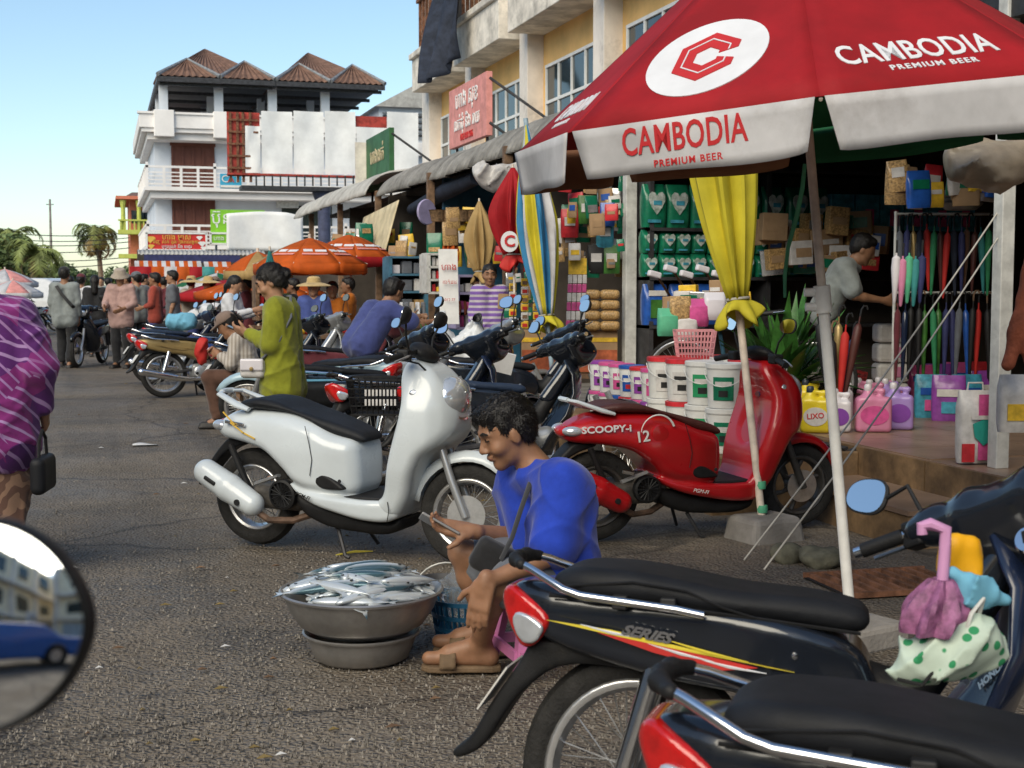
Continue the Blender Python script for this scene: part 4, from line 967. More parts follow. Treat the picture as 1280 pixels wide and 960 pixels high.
# ------------------------------------------------------------------ underbone motorbike
def motorbike(name, label, loc, head, body, shield, accent, seatm, lean=0, steer=0, vox=.009, detail=False, group=None, sc=1.0, mirrors=True, low=0.0):
    T = thing(name, label, 'motorbike', loc, HD(head), group, lean=lean, scale=sc)
    R0 = .285
    wheel(T, (0, 0, R0), R0, .075, 'spoke', 'wheel')
    tail = SDF().poly([(-.315, .69), (-.29, .715), (-.15, .715), (.10, .70), (.35, .665), (.50, .625), (.55, .52), (.53, .44), (.42, .43), (.28, .505), (.10, .525), (-.12, .565), (-.24, .60), (-.285, .64)],
                      lambda x, z: cint(x, [-.32, -.2, 0, .3, .55], [.055, .105, .125, .135, .10]) * cint(z, [.42, .55, .66, .73], [.82, 1, 1, .8]), rad=.028)
    sobj(tail, 'side_cover', body, T, vox)
    seat = SDF().poly([(-.205, .69), (-.20, .735), (-.15, .757), (-.02, .757), (.10, .742), (.22, .722), (.40, .715), (.50, .70), (.525, .67), (.50, .64), (.30, .665), (.05, .685)],
                      I2([-.2, -.1, .15, .35, .53], [.095, .13, .135, .115, .085]), rad=.035)
    sobj(seat, 'seat', seatm, T, vox)
    if detail:
        for s in (-1, 1):
            MB().tube([(-.19, s * .124, .715), (.0, s * .137, .735), (.12, s * .138, .722), (.20, s * .130, .690), (.27, s * .124, .672)], .003, 5).obj('seat_seam', 'plastic_black', T)
            MB().tube([(-.20, s * .118, .694), (.05, s * .139, .688), (.30, s * .119, .668), (.50, s * .085, .646)], .004, 5).obj('seat_piping', 'plastic_black', T)
            for (x0_, z0_, x1_, z1_, m_) in ((.02, .612, .20, .577, 'print_white'), (.08, .618, .26, .583, 'canvas_yellow'), (-.12, .640, .03, .618, 'print_white'), (.14, .585, .30, .562, 'print_white')): MB().tube([(x0_, s * .1425, z0_), ((x0_ + x1_) / 2, s * .1435, (z0_ + z1_) / 2 - .003), (x1_, s * .1425, z1_)], [.001, .004, .001], 5, flat=.9).obj('decal_streak', m_, T)
            MB().lathe([(.001, .004), (.007, .003), (.008, 0)], 10, (.36, s * .132, .60), (0, s, 0)).obj('bolt', 'chrome', T)
    # tail lamp: red shell with clear lower lens on each side
    tl = SDF().poly([(-.335, .672), (-.325, .70), (-.30, .708), (-.215, .662), (-.195, .635), (-.232, .582), (-.27, .568), (-.312, .62)], I2([-.34, -.28, -.18], [.045, .09, .122]), rad=.014); sobj(tl, 'tail_light', 'lens_red', T, .007 if detail else .012)
    for s in (-1, 1):
        q = SDF().poly([(-.30, .635), (-.285, .655), (-.245, .645), (-.21, .625), (-.232, .59), (-.262, .583), (-.285, .60)], .007, rad=.005, y0=0); o = sobj(q, 'signal_lens', 'lens_clear', T, .004 if detail else .008)
        o.data.transform(Matrix.Translation((.003, s * .108, 0)) @ Matrix.Translation((-.245, 0, 0)) @ Matrix.Rotation(-s * R_(-17), 4, 'Z') @ Matrix.Translation((.245, 0, 0)))
    # grab rail
    for s in (-1, 1):
        MB().tube([(-.275, s * .085, .755), (-.25, s * .10, .748), (-.16, s * .145, .712), (-.12, s * .15, .702), (.10, s * .155, .685), (.16, s * .15, .675)], .0095, 10).obj('grab_rail', 'chrome', T)
        for x in (-.03, .08): MB().box((x, s * .135, .692), (.035, .04, .03)).obj('rail_bracket', 'black', T, smooth=False, bevel=.004)
    sobj(SDF().chain([(-.275, -.09, .755), (-.30, -.05, .76), (-.305, 0, .76), (-.30, .05, .76), (-.275, .09, .755)], [.0135] * 5), 'rail_pad', 'plastic_black', T, .007 if detail else .012)
    sobj(SDF().poly([(-.25, .60), (-.28, .54), (-.36, .43), (-.40, .36), (-.46, .315), (-.44, .30), (-.37, .335), (-.29, .46), (-.18, .545), (.1, .53), (.1, .56)], I2([-.46, -.38, -.2], [.035, .055, .07]), rad=.012), 'rear_mudguard', 'plastic_black' if detail else 'black', T, vox)
    MB().box((-.345, 0, .475), (.004, .15, .12), ry=R_(36)).obj('number_plate', 'plate', T, smooth=False)
    # swing arm, shocks, engine, exhaust
    for s in (-1, 1):
        MB().tube([(0, s * .085, R0), (.42, s * .06, .34)], .018, 6).obj('swing_arm', 'metal_dark', T)
        MB().tube([(-.02, s * .10, .32), (.05, s * .10, .55)], [.026, .03], 10).obj('shock_absorber', 'chrome' if s < 0 else 'metal_dark', T)
    sobj(SDF().rbox((.45, 0, .31), (.13, .11, .09), rad=.05).cap((.50, 0, .33), (.66, 0, .36), .07, k=.03).ell((.42, -.12, .30), (.09, .03, .08)), 'engine', 'engine' if detail else 'paint_silver', T, .014)
    sobj(SDF().chain([(.62, -.06, .27), (.52, -.12, .215), (.30, -.145, .21)], [.018, .02, .022]).chain([(.28, -.145, .21), (.12, -.15, .23), (-.02 if detail else -.30, -.155, .26 if detail else .315)], [.028, .042, .045], k=.005), 'exhaust', 'chrome', T, .01)
    MB().tube([(.36, -.20, .28), (.36, .20, .28)], .014, 8).obj('foot_peg_bar', 'plastic_black', T)
    MB().tube([(.40, .12, .27), (.46, .24, .0)], .011, 6).obj('side_stand', 'metal_dark', T)
    sobj(SDF().chain([(.40, 0, .55), (.60, 0, .50), (.80, 0, .78), (.83, 0, .86)], [.06, .055, .045, .04]), 'frame_spine', 'plastic_black', T, .014)
    # leg shield
    rings = []
    for (z, x, w) in ((.86, .86, .075), (.76, .90, .12), (.64, .89, .19), (.50, .83, .215), (.38, .76, .20), (.29, .71, .15), (.24, .69, .09)):
        rings.append([(x - .09 * abs(q) ** 1.8 - (.03 if z < .4 else 0) * abs(q), q * w, z) for q in (-1, -.8, -.55, -.25, 0, .25, .55, .8, 1)])
    MB().loft(rings, closed=False).obj('leg_shield', shield, T, solid=.012)
    sobj(SDF().poly([(.60, .60), (.68, .56), (.80, .72), (.86, .86), (.80, .87), (.74, .78), (.66, .68)], .055, rad=.025), 'centre_cover', body, T, vox)
    # steering
    hd = (.86, 0, .88); rk = R_(26); M = steer_matrix(hd, rk, steer); fa = Vector((1.22, 0, R0 - .005))
    wheel(T, fa, R0 - .005, .07, 'spoke', 'front_wheel', M)
    for s in (-1, 1): place(MB().tube([fa + Vector((0, s * .07, 0)), fa + Vector((-.10, s * .07, .20)), fa + Vector((-.17, s * .065, .36))], [.022, .022, .02], 8), M).obj('fork_leg', 'paint_silver', T)
    rings = []
    for i in range(13):
        a = R_(165 - i * 11); rr = R0 + .03
        rings.append([fa + Vector((math.cos(a) * (rr + .012 - .05 * abs(q) ** 2.5), q * .058 * (1 if i < 10 else 1 - (i - 9) * .18), math.sin(a) * (rr + .012 - .05 * abs(q) ** 2.5))) for q in (-1, -.7, -.35, 0, .35, .7, 1)])
    place(MB().loft(rings, closed=False), M).obj('front_fender', body, T, solid=.006)
    zb = 1.0 - low
    cw = SDF().poly([(.72, zb - .04), (.76, zb + .015), (.86, zb + .02), (.95, zb - .03), (.985, zb - .11), (.93, zb - .19), (.83, zb - .19), (.75, zb - .10)], lambda x, z: cint(z, [zb - .2, zb - .1, zb], [.075, .125, .11]), rad=.035)
    for s in (-1, 1): cw.chain([(.79, s * .09, zb - .035), (.765, s * .18, zb - .035), (.745, s * .22, zb - .04)], [.052, .036, .026], k=.04)
    sobj(cw, 'handlebar_cowl', body, T, vox, M)
    q = SDF().ell((.965, 0, zb - .11), (.035, .085, .06), Matrix.Rotation(R_(20), 3, 'Y')); sobj(q, 'headlight', 'lens_clear', T, .01, M)
    for s in (-1, 1): sobj(SDF().ell((.93, s * .10, zb - .10), (.04, .025, .03), k=0), 'turn_signal', 'lens_amber' if not detail else 'lens_clear', T, .008, M)
    place(MB().tube([(.70, -.345, zb - .055), (.745, -.22, zb - .04), (.80, -.08, zb - .03), (.80, .08, zb - .03), (.745, .22, zb - .04), (.70, .345, zb - .055)], .011, 8), M).obj('handlebar', 'chrome', T)
    for s in (-1, 1):
        g = place(MB().tube([(.70, s * .345, zb - .055), (.735, s * .25, zb - .043)], .017, 10), M).obj('grip', 'plastic_black', T)
        place(MB().tube([(.694, s * .362, zb - .057), (.70, s * .344, zb - .055)], .0135, 10), M).obj('grip_end', 'chrome', T)
        place(MB().box((.752, s * .222, zb - .045), (.05, .055, .06)), M).obj('switch_box', 'plastic_black', T, smooth=False, bevel=.008)
        if detail: place(MB().box((.727, s * .222, zb - .038), (.006, .022, .012)), M).obj('switch_button', 'lens_red', T, smooth=False)
        place(MB().tube([(.78, s * .20, zb - .04), (.79, s * .25, zb - .05), (.75, s * .355, zb - .065)], .006, 6), M).obj('lever', 'paint_silver', T)
        if mirrors: mirror(T, None, [(.765, s * .20, zb - .02), (.76, s * .235, zb + .07), (.765, s * (.33 if detail else .27), zb + (.06 if detail else .125))], (.765, s * (.365 if detail else .29), zb + (.085 if detail else .15)), (-1, -s * .05, .25), M, w=.066 if detail else .06, h=.042)
    if detail:
        place(MB().lathe([(.026, 0), (.03, .006), (.026, .012), (.001, .012)], 18, (.755, -.062, zb - .135), (-1, -.25, .25)), M).obj('key_lock', 'chrome', T)
        place(MB().box((.737, -.066, zb - .13), (.008, .008, .024)), M).obj('key_slot', 'black', T, smooth=False)
    # side decal
    if accent:
        for s in (-1, 1):
            F = lambda x, z, rx: frame((x, s * rx, z), (1, 0, 0), (0, s, 0))
            for (pts, m_) in (([(-.20, .645), (-.05, .632), (.30, .575), (.36, .568), (.10, .60), (-.05, .622)], 'canvas_yellow' if detail else accent), ([(-.08, .625), (.12, .598), (.28, .572), (.20, .562), (.05, .590)], 'canvas_red' if detail else accent)):
                p2 = [(x * (1 if s < 0 else -1), z) for x, z in pts]; M2 = frame((0, s * .141, 0), (-s, 0, 0), (0, s, 0))
                MB().prism(p2 if s < 0 else p2[::-1], M2, .006).obj('side_decal', m_, T, smooth=False)
        if detail: text('SERIES', 'lettering', 'chrome', T, frame((.03, -.146, .628), (1, 0, -.13), (0, -1, 0)), .030, .0015, sx=1.35, shear=.45, bold=.0012)
    return T
# black bike in front, side stand, bars turned left
A_LOC = LV(.272, 2.87)
bikeA = motorbike('motorbike', 'black motorbike with red and yellow side decal, polka-dot bag hung behind its leg shield', A_LOC, -14, 'paint_black', 'paint_navy', 'x', 'seat_black', lean=R_(-5), steer=R_(52), vox=.007, detail=True, low=.05)
bikeA.scale = (.92, 1, .985)
B_LOC = LV(.505, 1.90)
motorbike('motorbike', 'black motorbike with chrome grab rail, only its seat and tail showing', B_LOC, -17, 'paint_black', 'paint_black', None, 'seat_black', lean=R_(-4), steer=R_(30), vox=.007, detail=True)
# ================================================================== people
mat('skin', (.30, .155, .088), .5, var=.12, vs=14, sub=.12, bump=.05, bs=260)
mat('skin_light', (.40, .22, .135), .5, var=.12, vs=14, sub=.12)
mat('hair', (.010, .008, .007), .45, var=.3, vs=60, bump=.5, bs=160)
mat('eye_white', (.62, .58, .54), .25, var=0); mat('lip', (.22, .085, .065), .5, var=.1)
def cloth(name, col, **k): return mat(name, col, .85, var=.14, vs=9, bump=.18, bs=55, sheen=.2, **k)
def V3(*a): return Vector(a)
def wrinkle(amp, seed=0, f=1.0):
    """cloth folds: narrow ridges that come and go"""
    r = random.Random(seed); T = []
    for _ in range(6):
        v = Vector((r.uniform(-1, 1), r.uniform(-1, 1), r.uniform(.15, 1))).normalized() * r.uniform(20, 34) * f; T.append((v.x, v.y, v.z, r.uniform(0, 6.28), r.uniform(3, 7) * f, r.uniform(3, 7) * f, r.uniform(0, 6.28)))
    def d(x, y, z):
        w = 1.3 * np.sin(7 * f * z + 5 * f * x + seed) + 1.1 * np.sin(6 * f * y - 8 * f * x + 4 * f * z); s = 0
        for (a, b, c, p, m1, m2, q) in T:
            k = np.clip(np.sin(m1 * x - m2 * y + m1 * z + q) * 1.4, 0, 1); s = s + k * (1 - np.abs(np.sin(.5 * (a * x + b * y + c * z + p + w)))) ** 2
        return -(s - .35) * amp
    return d
def hand(S, w, d, n, t, curls=(.35, .4, .45, .5), tc=.3, minr=0.0, sc=1.0, k=.006):
    """w wrist, d towards the fingers, n out of the back of the hand, t thumb side"""
    w = Vector(w); d = Vector(d).normalized(); n = Vector(n); n = (n - d * n.dot(d)).normalized(); a = d.cross(n).normalized()
    if a.dot(Vector(t)) < 0: a = -a
    M = Matrix((d, a, n)).transposed(); R = lambda r: max(r, minr)
    S.rbox(w + d * .048 * sc, (.052 * sc, .041 * sc, R(.0145)), M, rad=.013, k=.012)
    S.cap(w - d * .02, w + d * .03 * sc, R(.024), R(.022), k=.015)
    for i, (off, L) in enumerate(((.031, .072), (.010, .083), (-.011, .077), (-.031, .060))):
        p = w + d * .094 * sc + a * off * sc; q = d.copy(); r = .0098
        for j, f in enumerate((.45, .31, .24)):
            ang = curls[i] * (1 if j else .7); q = (q * math.cos(ang) - n * math.sin(ang)).normalized() if 1 else q
            nn = n; e = p + q * L * f * sc; S.cap(p, e, R(r), R(r - .0009), k=k); p = e; r -= .0009
            n = (n - q * n.dot(q)).normalized()
        n = Vector(M.col[2])
    p = w + d * .025 * sc + a * .030 * sc; q = (d * .62 + a * .75 - n * tc).normalized(); e = p + q * .045 * sc; S.cap(p, e, R(.0135), R(.011), k=.01)
    q = (q * .75 + d * .5 - n * tc).normalized(); S.cap(e, e + q * .032 * sc, R(.0108), R(.009), k=k)
def head(S, c, f, up, minr=0.0, detail=True, sc=1.0):
    f = Vector(f).normalized(); u = Vector(up); u = (u - f * u.dot(f)).normalized(); l = u.cross(f)
    M = Matrix((f, l, u)).transposed(); c = Vector(c)
    W = lambda x, y, z: c + (M @ Vector((x, y, z))) * sc
    v = lambda *a: tuple(x * sc for x in a)
    S.ell(W(-.012, 0, .03), v(.094, .075, .085), M, k=.02); S.ell(W(.022, 0, -.018), v(.066, .061, .088), M, k=.03)
    S.cap(W(.030, .030, -.072), W(.060, 0, -.094), .026 * sc, .019 * sc, k=.025); S.cap(W(.030, -.030, -.072), W(.060, 0, -.094), .026 * sc, .019 * sc, k=.025)
    if detail:
        S.cap(W(.083, 0, .012), W(.104, 0, -.024), .0085 * sc, .0125 * sc, k=.012); S.ell(W(.094, .013, -.030), v(.011, .009, .008), M, k=.008); S.ell(W(.094, -.013, -.030), v(.011, .009, .008), M, k=.008)
        S.cap(W(.077, .040, .028), W(.085, 0, .030), .009 * sc, .008 * sc, k=.012); S.cap(W(.077, -.040, .028), W(.085, 0, .030), .009 * sc, .008 * sc, k=.012)
        for s in (-1, 1):
            S.ell(W(.089, s * .031, .010), v(.012, .019, .011), M, k=.010, sub=True); S.ell(W(.0765, s * .031, .009), v(.011, .015, .011), M, k=.004)
            S.ell(W(.058, s * .042, -.028), v(.028, .024, .024), M, k=.02)
        S.ell(W(.086, 0, -.053), v(.012, .023, .0065), M, k=.006); S.ell(W(.084, 0, -.065), v(.012, .020, .007), M, k=.006)
    else: S.cap(W(.083, 0, .012), W(.100, 0, -.026), max(minr * .8, .010), max(minr, .014), k=.012)
    for s in (-1, 1): S.ell(W(-.004, s * .076, -.008), v(.019, max(minr, .009), .031), M, k=.006)
    return W, M
def hairs(W, M, T, style, vox, sc=1.0):
    S = SDF(); v = lambda *a: tuple(x * sc for x in a)
    S.ell(W(-.022, 0, .045), v(.100, .086, .088), M, k=.02); S.ell(W(-.045, 0, .0), v(.068, .080, .080), M, k=.03)
    if style in ('bun', 'ponytail', 'long'): S.ell(W(-.055, 0, -.01), v(.06, .075, .075), M, k=.02)
    if style == 'short': S.cap(W(.055, .03, .092), W(.056, -.035, .090), .022 * sc, .020 * sc, k=.03)
    S.ell(W(.105, 0, -.020), v(.075, .085, .085), M, k=.012, sub=True); S.ell(W(.02, 0, -.075), v(.09, .11, .06), M, k=.01, sub=True)
    if style == 'bun': S.ell(W(-.115, 0, .015), v(.042, .045, .042), M, k=.015)
    if style == 'ponytail':
        S.cap(W(-.10, 0, .03), W(-.13, 0, -.06), .03 * sc, .03 * sc, k=.02); S.cap(W(-.13, 0, -.06), W(-.12, 0, -.20), .03 * sc, .014 * sc, k=.02)
    if style == 'long': S.cap(W(-.07, 0, 0), W(-.09, 0, -.20), .075 * sc, .06 * sc, k=.03)
    fr = 1.0
    hm = sobj(S, 'hair', 'hair', T, vox, disp=lambda x, y, z: .003 * np.sin(110 * x + 60 * z) * np.sin(95 * y + 70 * z) + .0025 * np.sin(160 * y - 120 * x + 40 * z))
    if vox < .0085:
        n = len(hm.data.vertices); co = np.zeros(n * 3); no = np.zeros(n * 3); hm.data.vertices.foreach_get('co', co); hm.data.vertices.foreach_get('normal', no); co = co.reshape(-1, 3); no = no.reshape(-1, 3)
        rr = random.Random(5); b = MB(); up_ = M @ Vector((0, 0, 1)); fw = M @ Vector((1, 0, 0)); c0 = W(-.02, 0, .04)
        for i in rr.sample(range(n), min(n, 2600)):
            p = Vector(co[i]); q = Vector(no[i]); top_ = (p - c0).dot(up_)
            comb = (fw * (.8 if top_ > .02 else -.1) - up_ * (.25 if top_ > .02 else .9) + Vector((rr.gauss(0, .35), rr.gauss(0, .35), rr.gauss(0, .35))))
            comb = (comb - q * comb.dot(q)).normalized(); L = rr.uniform(.014, .032) * sc; s_ = comb.cross(q).normalized() * .0016; p = p - q * .002
            e1 = p + comb * L * .55 + q * .0045; e2 = p + comb * L + q * rr.uniform(.0, .006); b.add([p - s_, p + s_, e1 + s_ * .8, e1 - s_ * .8, e2], [(0, 1, 2, 3), (3, 2, 4)])
        hs = b.obj('hair_strands', 'hair', hm, smooth=False); hs['kind'] = 'stuff'
    return hm
def hat(W, M, T, kind, m, vox):
    R4 = M.to_4x4()
    if kind == 'cap':
        S = SDF().ell(W(-.012, 0, .058), (.106, .090, .082), M).rbox(W(.105, 0, .048), (.055, .068, .008), M @ Matrix.Rotation(.22, 3, 'Y'), rad=.007, k=.015).ell(W(0, 0, -.03), (.2, .2, .075), M, sub=True, k=.004)
        return sobj(S, 'cap', m, T, vox)
    prof = {'straw': [(.001, .150), (.06, .146), (.088, .125), (.098, .065), (.13, .060), (.21, .035), (.235, .022), (.235, .014), (.20, .026), (.12, .05), (.09, .05)],
            'bucket': [(.001, .138), (.075, .132), (.092, .115), (.102, .06), (.135, .03), (.150, .005), (.145, .0), (.10, .045)]}[kind]
    b = MB().lathe(prof, 28, (-.008, 0, 0)); b.v = [tuple(W(*v)) for v in b.v]; return b.obj('hat', m, T)
def person(label, loc, heading, J=None, H=1.6, top=None, bottom=None, feet='shoe', hair='short', hatk=None, skin='skin', vox=.016, face=None, up=(0, 0, 1), hands=None, detail=False, group=None, heavy=1.0, wr=.006, torso=True):
    """J overrides joints given in the local frame x forward, y left, z up"""
    T = thing('person', label, 'person', loc, heading, group)
    h = H / 1.6; mr = vox * .75
    D = dict(pel=(0, 0, .86), chest=(0, 0, 1.15), neck=(-.01, 0, 1.335), head=(.015, 0, 1.475), shL=(0, .165, 1.29), shR=(0, -.165, 1.29), elL=(-.02, .205, 1.03), elR=(-.02, -.205, 1.03), wrL=(.05, .20, .80), wrR=(.05, -.20, .80),
             hiL=(0, .085, .84), hiR=(0, -.085, .84), knL=(.02, .095, .45), knR=(.02, -.095, .45), anL=(-.02, .095, .075), anR=(-.02, -.095, .075), toL=(.13, .115, .03), toR=(.13, -.115, .03))
    P = {k: Vector(v) * h for k, v in D.items()}
    for k, v in (J or {}).items(): P[k] = Vector(v) if face is not None and face == 'abs' else Vector(v) * (1 if J.get('_abs') else h) if k != '_abs' else None
    P.pop('_abs', None)
    fdir = Vector((1, 0, 0)); w = heavy
    if isinstance(face, (tuple, list, Vector)): fdir = Vector(face)
    hl = Vector(up)
    B = SDF()
    side = (P['shL'] - P['shR']).normalized()
    # body: continuous figure
    for s in ('L', 'R'):
        sg = 1 if s == 'L' else -1; sh, el, wr_, hi, kn, an, to = [P[k + s] for k in ('sh', 'el', 'wr', 'hi', 'kn', 'an', 'to')]
        B.cap(hi.lerp(P['pel'], .1), sh - side * sg * .055 * h + (P['chest'] - P['neck']) * .22, .095 * h * w, .088 * h * w, k=.05)
        B.cap(P['neck'] - Vector((0, 0, .03)), sh, .045 * h, .048 * h, k=.04)
        B.chain([sh, sh.lerp(el, .45), el], [.050 * h * w, .044 * h * w, .037 * h * w], k=.02); B.chain([el, el.lerp(wr_, .3), wr_], [.037 * h * w, .037 * h * w, .024 * h], k=.015)
        B.chain([hi, hi.lerp(kn, .5), kn], [.088 * h * w, .072 * h * w, .052 * h * w], k=.03); B.chain([kn, kn.lerp(an, .32), an], [.050 * h * w, .052 * h * w, .033 * h], k=.02)
        fd = (to - an); fd.z = 0; heel = an - fd.normalized() * .03 * h; heel.z = to.z + .004
        B.cap(an, heel, .032 * h, .028 * h, k=.02); B.cap(heel, to, .030 * h, .024 * h, k=.02); B.cap(an, an.lerp(to, .6), .032 * h, .03 * h, k=.02)
        d = (wr_ - el).normalized(); hp = (hands or {}).get(s, {})
        hand(B, wr_, hp.get('d', d), hp.get('n', side * sg), hp.get('t', Vector((1, 0, .1))), hp.get('c', (.25, .3, .3, .35)), hp.get('tc', .2), minr=mr if vox > .008 else 0, sc=h * .96)
    B.cap(P['neck'] - (P['neck'] - P['chest']) * .12, P['head'] + fdir * -.022 - hl * .03, .054 * h, .050 * h, k=.03)
    W, M = head(B, P['head'], fdir, hl, mr, vox <= .011, h ** .4)
    sobj(B, 'body', skin, T, vox)
    if hair: hairs(W, M, T, hair, max(.006, vox * .8), h ** .4)
    if hatk: hat(W, M, T, hatk[0], hatk[1], max(.008, vox * .8))
    if detail:
        for s in (-1, 1):
            MB().tube([W(.084, s * .018, .013), W(.0895, s * .031, .0085), W(.082, s * .045, .011)], .0022, 5).obj('eyelashes', 'hair', T)
            MB().tube([W(.092, s * .014, .034), W(.091, s * .034, .040), W(.080, s * .050, .033)], [.0045, .0055, .003], 5).obj('eyebrow', 'hair', T)
        MB().tube([W(.091, -.022, -.0585), W(.0975, 0, -.0585), W(.091, .022, -.0585)], .0022, 5).obj('mouth_line', 'lip', T)
    # clothes
    if top:
        tm, sl, lo, hem = top.get('m'), top.get('sleeve', .6), top.get('loose', .014), top.get('hem', .06)
        S = SDF(); dn = (P['pel'] - P['chest']).normalized()
        for s in ('L', 'R'):
            sg = 1 if s == 'L' else -1; sh, el, wr_, hi = [P[k + s] for k in ('sh', 'el', 'wr', 'hi')]
            S.cap(hi.lerp(P['pel'], .1) + dn * hem, sh - side * sg * .055 * h + (P['chest'] - P['neck']) * .22, (.104 + lo * top.get('flare', 1.4)) * h * w, (.088 + lo) * h * w, k=.05)
            S.cap(P['neck'] - Vector((0, 0, .045)), sh, (.045 + lo * .5) * h, (.050 + lo * .7) * h, k=.04)
            a = sh.lerp(el, min(1, sl)) if sl <= 1 else el
            S.cap(sh, a, (.052 + lo) * h * w, (.046 + lo * (1.6 if sl < 1 else 1)) * h * w, k=.02)
            if sl > 1: S.cap(el, el.lerp(wr_, sl - 1), (.041 + lo * .9) * h * w, (.031 + lo * .8) * h, k=.02)
        S.cap(P['neck'] + (P['head'] - P['neck']) * .32, P['head'], .058 * h, .075 * h, k=.01, sub=True)
        sobj(S, top.get('name', 'shirt'), tm, T, vox * .9, disp=wrinkle(wr, len(label), top.get('f', 1.9)))
    if bottom:
        bm, kd, lo = bottom.get('m'), bottom.get('kind', 'trousers'), bottom.get('loose', .014); S = SDF()
        if kd == 'skirt':
            a = (P['anL'] + P['anR']) / 2; e = P['pel'].lerp(a, bottom.get('len', .9))
            for s in ('L', 'R'):
                S.cap(P['hi' + s], P['kn' + s].lerp(P['an' + s], 0), (.10 + lo) * h, (.085 + lo) * h, k=.06); S.cap(P['kn' + s], P['kn' + s].lerp(P['an' + s], bottom.get('len', .8)), (.085 + lo) * h, (.075 + lo) * h, k=.09)
            S.cap(P['pel'], e, .10 * h, .08 * h, k=.06)
        else:
            ln = bottom.get('len', 1.93)
            for s in ('L', 'R'):
                hi, kn, an = P['hi' + s], P['kn' + s], P['an' + s]
                S.cap(hi + Vector((0, 0, .04)) * (1 if not J else 0), hi.lerp(kn, min(1, ln)), (.084 + lo * .6) * h * w, (.060 + lo if ln >= 1 else .078 + lo * 1.5) * h * w, k=.03)
                if ln > 1: S.cap(kn, kn.lerp(an, ln - 1), (.058 + lo) * h * w, (.046 + lo) * h, k=.02)
            S.cap(P['hiL'], P['hiR'], (.085 + lo * .5) * h * w, (.085 + lo * .5) * h * w, k=.03)
        sobj(S, 'skirt' if kd == 'skirt' else ('shorts' if bottom.get('len', 2) < 1 else 'trousers'), bm, T, vox * .9, disp=wrinkle(wr, len(label) + 3, 1.8))
    if feet:
        for s in ('L', 'R'):
            an, to = P['an' + s], P['to' + s]; fd = (to - an); fd.z = 0; fd.normalize(); cx = Vector((-fd.y, fd.x, 0)); o_ = Vector((an.x, an.y, to.z - .032 * h)) - fd * .07 * h; L = .275 * h
            if feet == 'sandal':
                ol = [(0, .025), (.03, .037), (.12, .036), (.20, .047), (.25, .040), (L, .015)]; poly = [(x, y) for x, y in ol] + [(x, -y) for x, y in ol[::-1]]
                M2 = Matrix((fd, cx, Vector((0, 0, 1)))).transposed().to_4x4(); M2.translation = o_
                so_ = MB().prism(poly[::-1] if 0 else poly, M2, .022).obj('sandal', 'sandal_tan', T, smooth=False, bevel=.006)
                MB().grid(lambda u, v: tuple(o_ + fd * (.155 + .055 * v) * h + cx * math.cos(math.pi * u) * .052 * h + Vector((0, 0, .006 + math.sin(math.pi * u) * .062 * h * (1 - .25 * v)))), 14, 4).obj('strap', 'sandal_tan', so_, solid=.006)
            else:
                S = SDF().cap(o_ + fd * .045 * h + Vector((0, 0, .035)), o_ + fd * .22 * h + Vector((0, 0, .028)), .038 * h, .034 * h, k=.01).rbox(o_ + fd * .13 * h + Vector((0, 0, .008)), (.135 * h, .042 * h, .012), Matrix((fd, cx, Vector((0, 0, 1)))).transposed(), rad=.01)
                sobj(S, 'shoe', 'shoe_dark', T, max(.009, vox * .7))
    return T
mat('sandal_tan', (.16, .105, .06), .8, var=.2, vs=20, bump=.3); mat('shoe_dark', (.03, .027, .025), .6, var=.3)
cloth('cotton_blue', (.010, .045, .42)); cloth('denim_grey', (.16, .19, .24)); cloth('olive', (.22, .235, .012)); cloth('grey_shirt', (.24, .265, .26)); cloth('pink_shirt', (.42, .27, .24))
cloth('black_cloth', (.014, .014, .016)); cloth('brown_cloth', (.095, .045, .028)); cloth('white_cloth', (.62, .63, .66)); cloth('red_cloth', (.33, .055, .035)); cloth('slate_cloth', (.12, .13, .15)); cloth('blue_cloth', (.055, .085, .28)); cloth('orange_cloth', (.68, .20, .02))
cloth('beige_cloth', (.38, .32, .26)); cloth('straw', (.50, .36, .16)); cloth('cap_brown', (.20, .14, .11)); cloth('navy_shirt', (.045, .06, .20)); cloth('maroon', (.12, .02, .03)); cloth('teal_cloth', (.05, .2, .24)); cloth('yellow_trim', (.6, .5, .08))
def stripes(name, c1, c2, scale, axis='Z', dist=0, thr=.5, rot=(0, 0, 0)):
    m = cloth(name, c1); N, L, b = nodes(m); tc = N.new('ShaderNodeTexCoord'); mp = N.new('ShaderNodeMapping'); mp.inputs['Rotation'].default_value = rot
    wv = N.new('ShaderNodeTexWave'); wv.bands_direction = axis; wv.inputs['Scale'].default_value = scale; wv.inputs['Distortion'].default_value = dist; wv.inputs['Detail'].default_value = 2; wv.inputs['Detail Scale'].default_value = 1.5
    L.new(tc.outputs['Object'], mp.inputs[0]); L.new(mp.outputs[0], wv.inputs['Vector'])
    rp = N.new('ShaderNodeMapRange'); rp.inputs[1].default_value = thr - .06; rp.inputs[2].default_value = thr + .06; L.new(wv.outputs['Fac'], rp.inputs[0])
    mx = N.new('ShaderNodeMix'); mx.data_type = 'RGBA'; L.new(rp.outputs[0], mx.inputs[0]); mx.inputs[6].default_value = (*c1, 1); mx.inputs[7].default_value = (*c2, 1)
    L.new(mx.outputs[2], b.inputs['Base Color']); return m
stripes('purple_stripe', (.17, .085, .33), (.46, .42, .46), 5.2, 'Z', .3, .62)
stripes('checked_cloth', (.30, .26, .22), (.46, .42, .37), 9, 'X', .2, .5)
stripes('brown_skirt', (.10, .05, .035), (.22, .13, .085), 6, 'DIAGONAL', 9, .6)
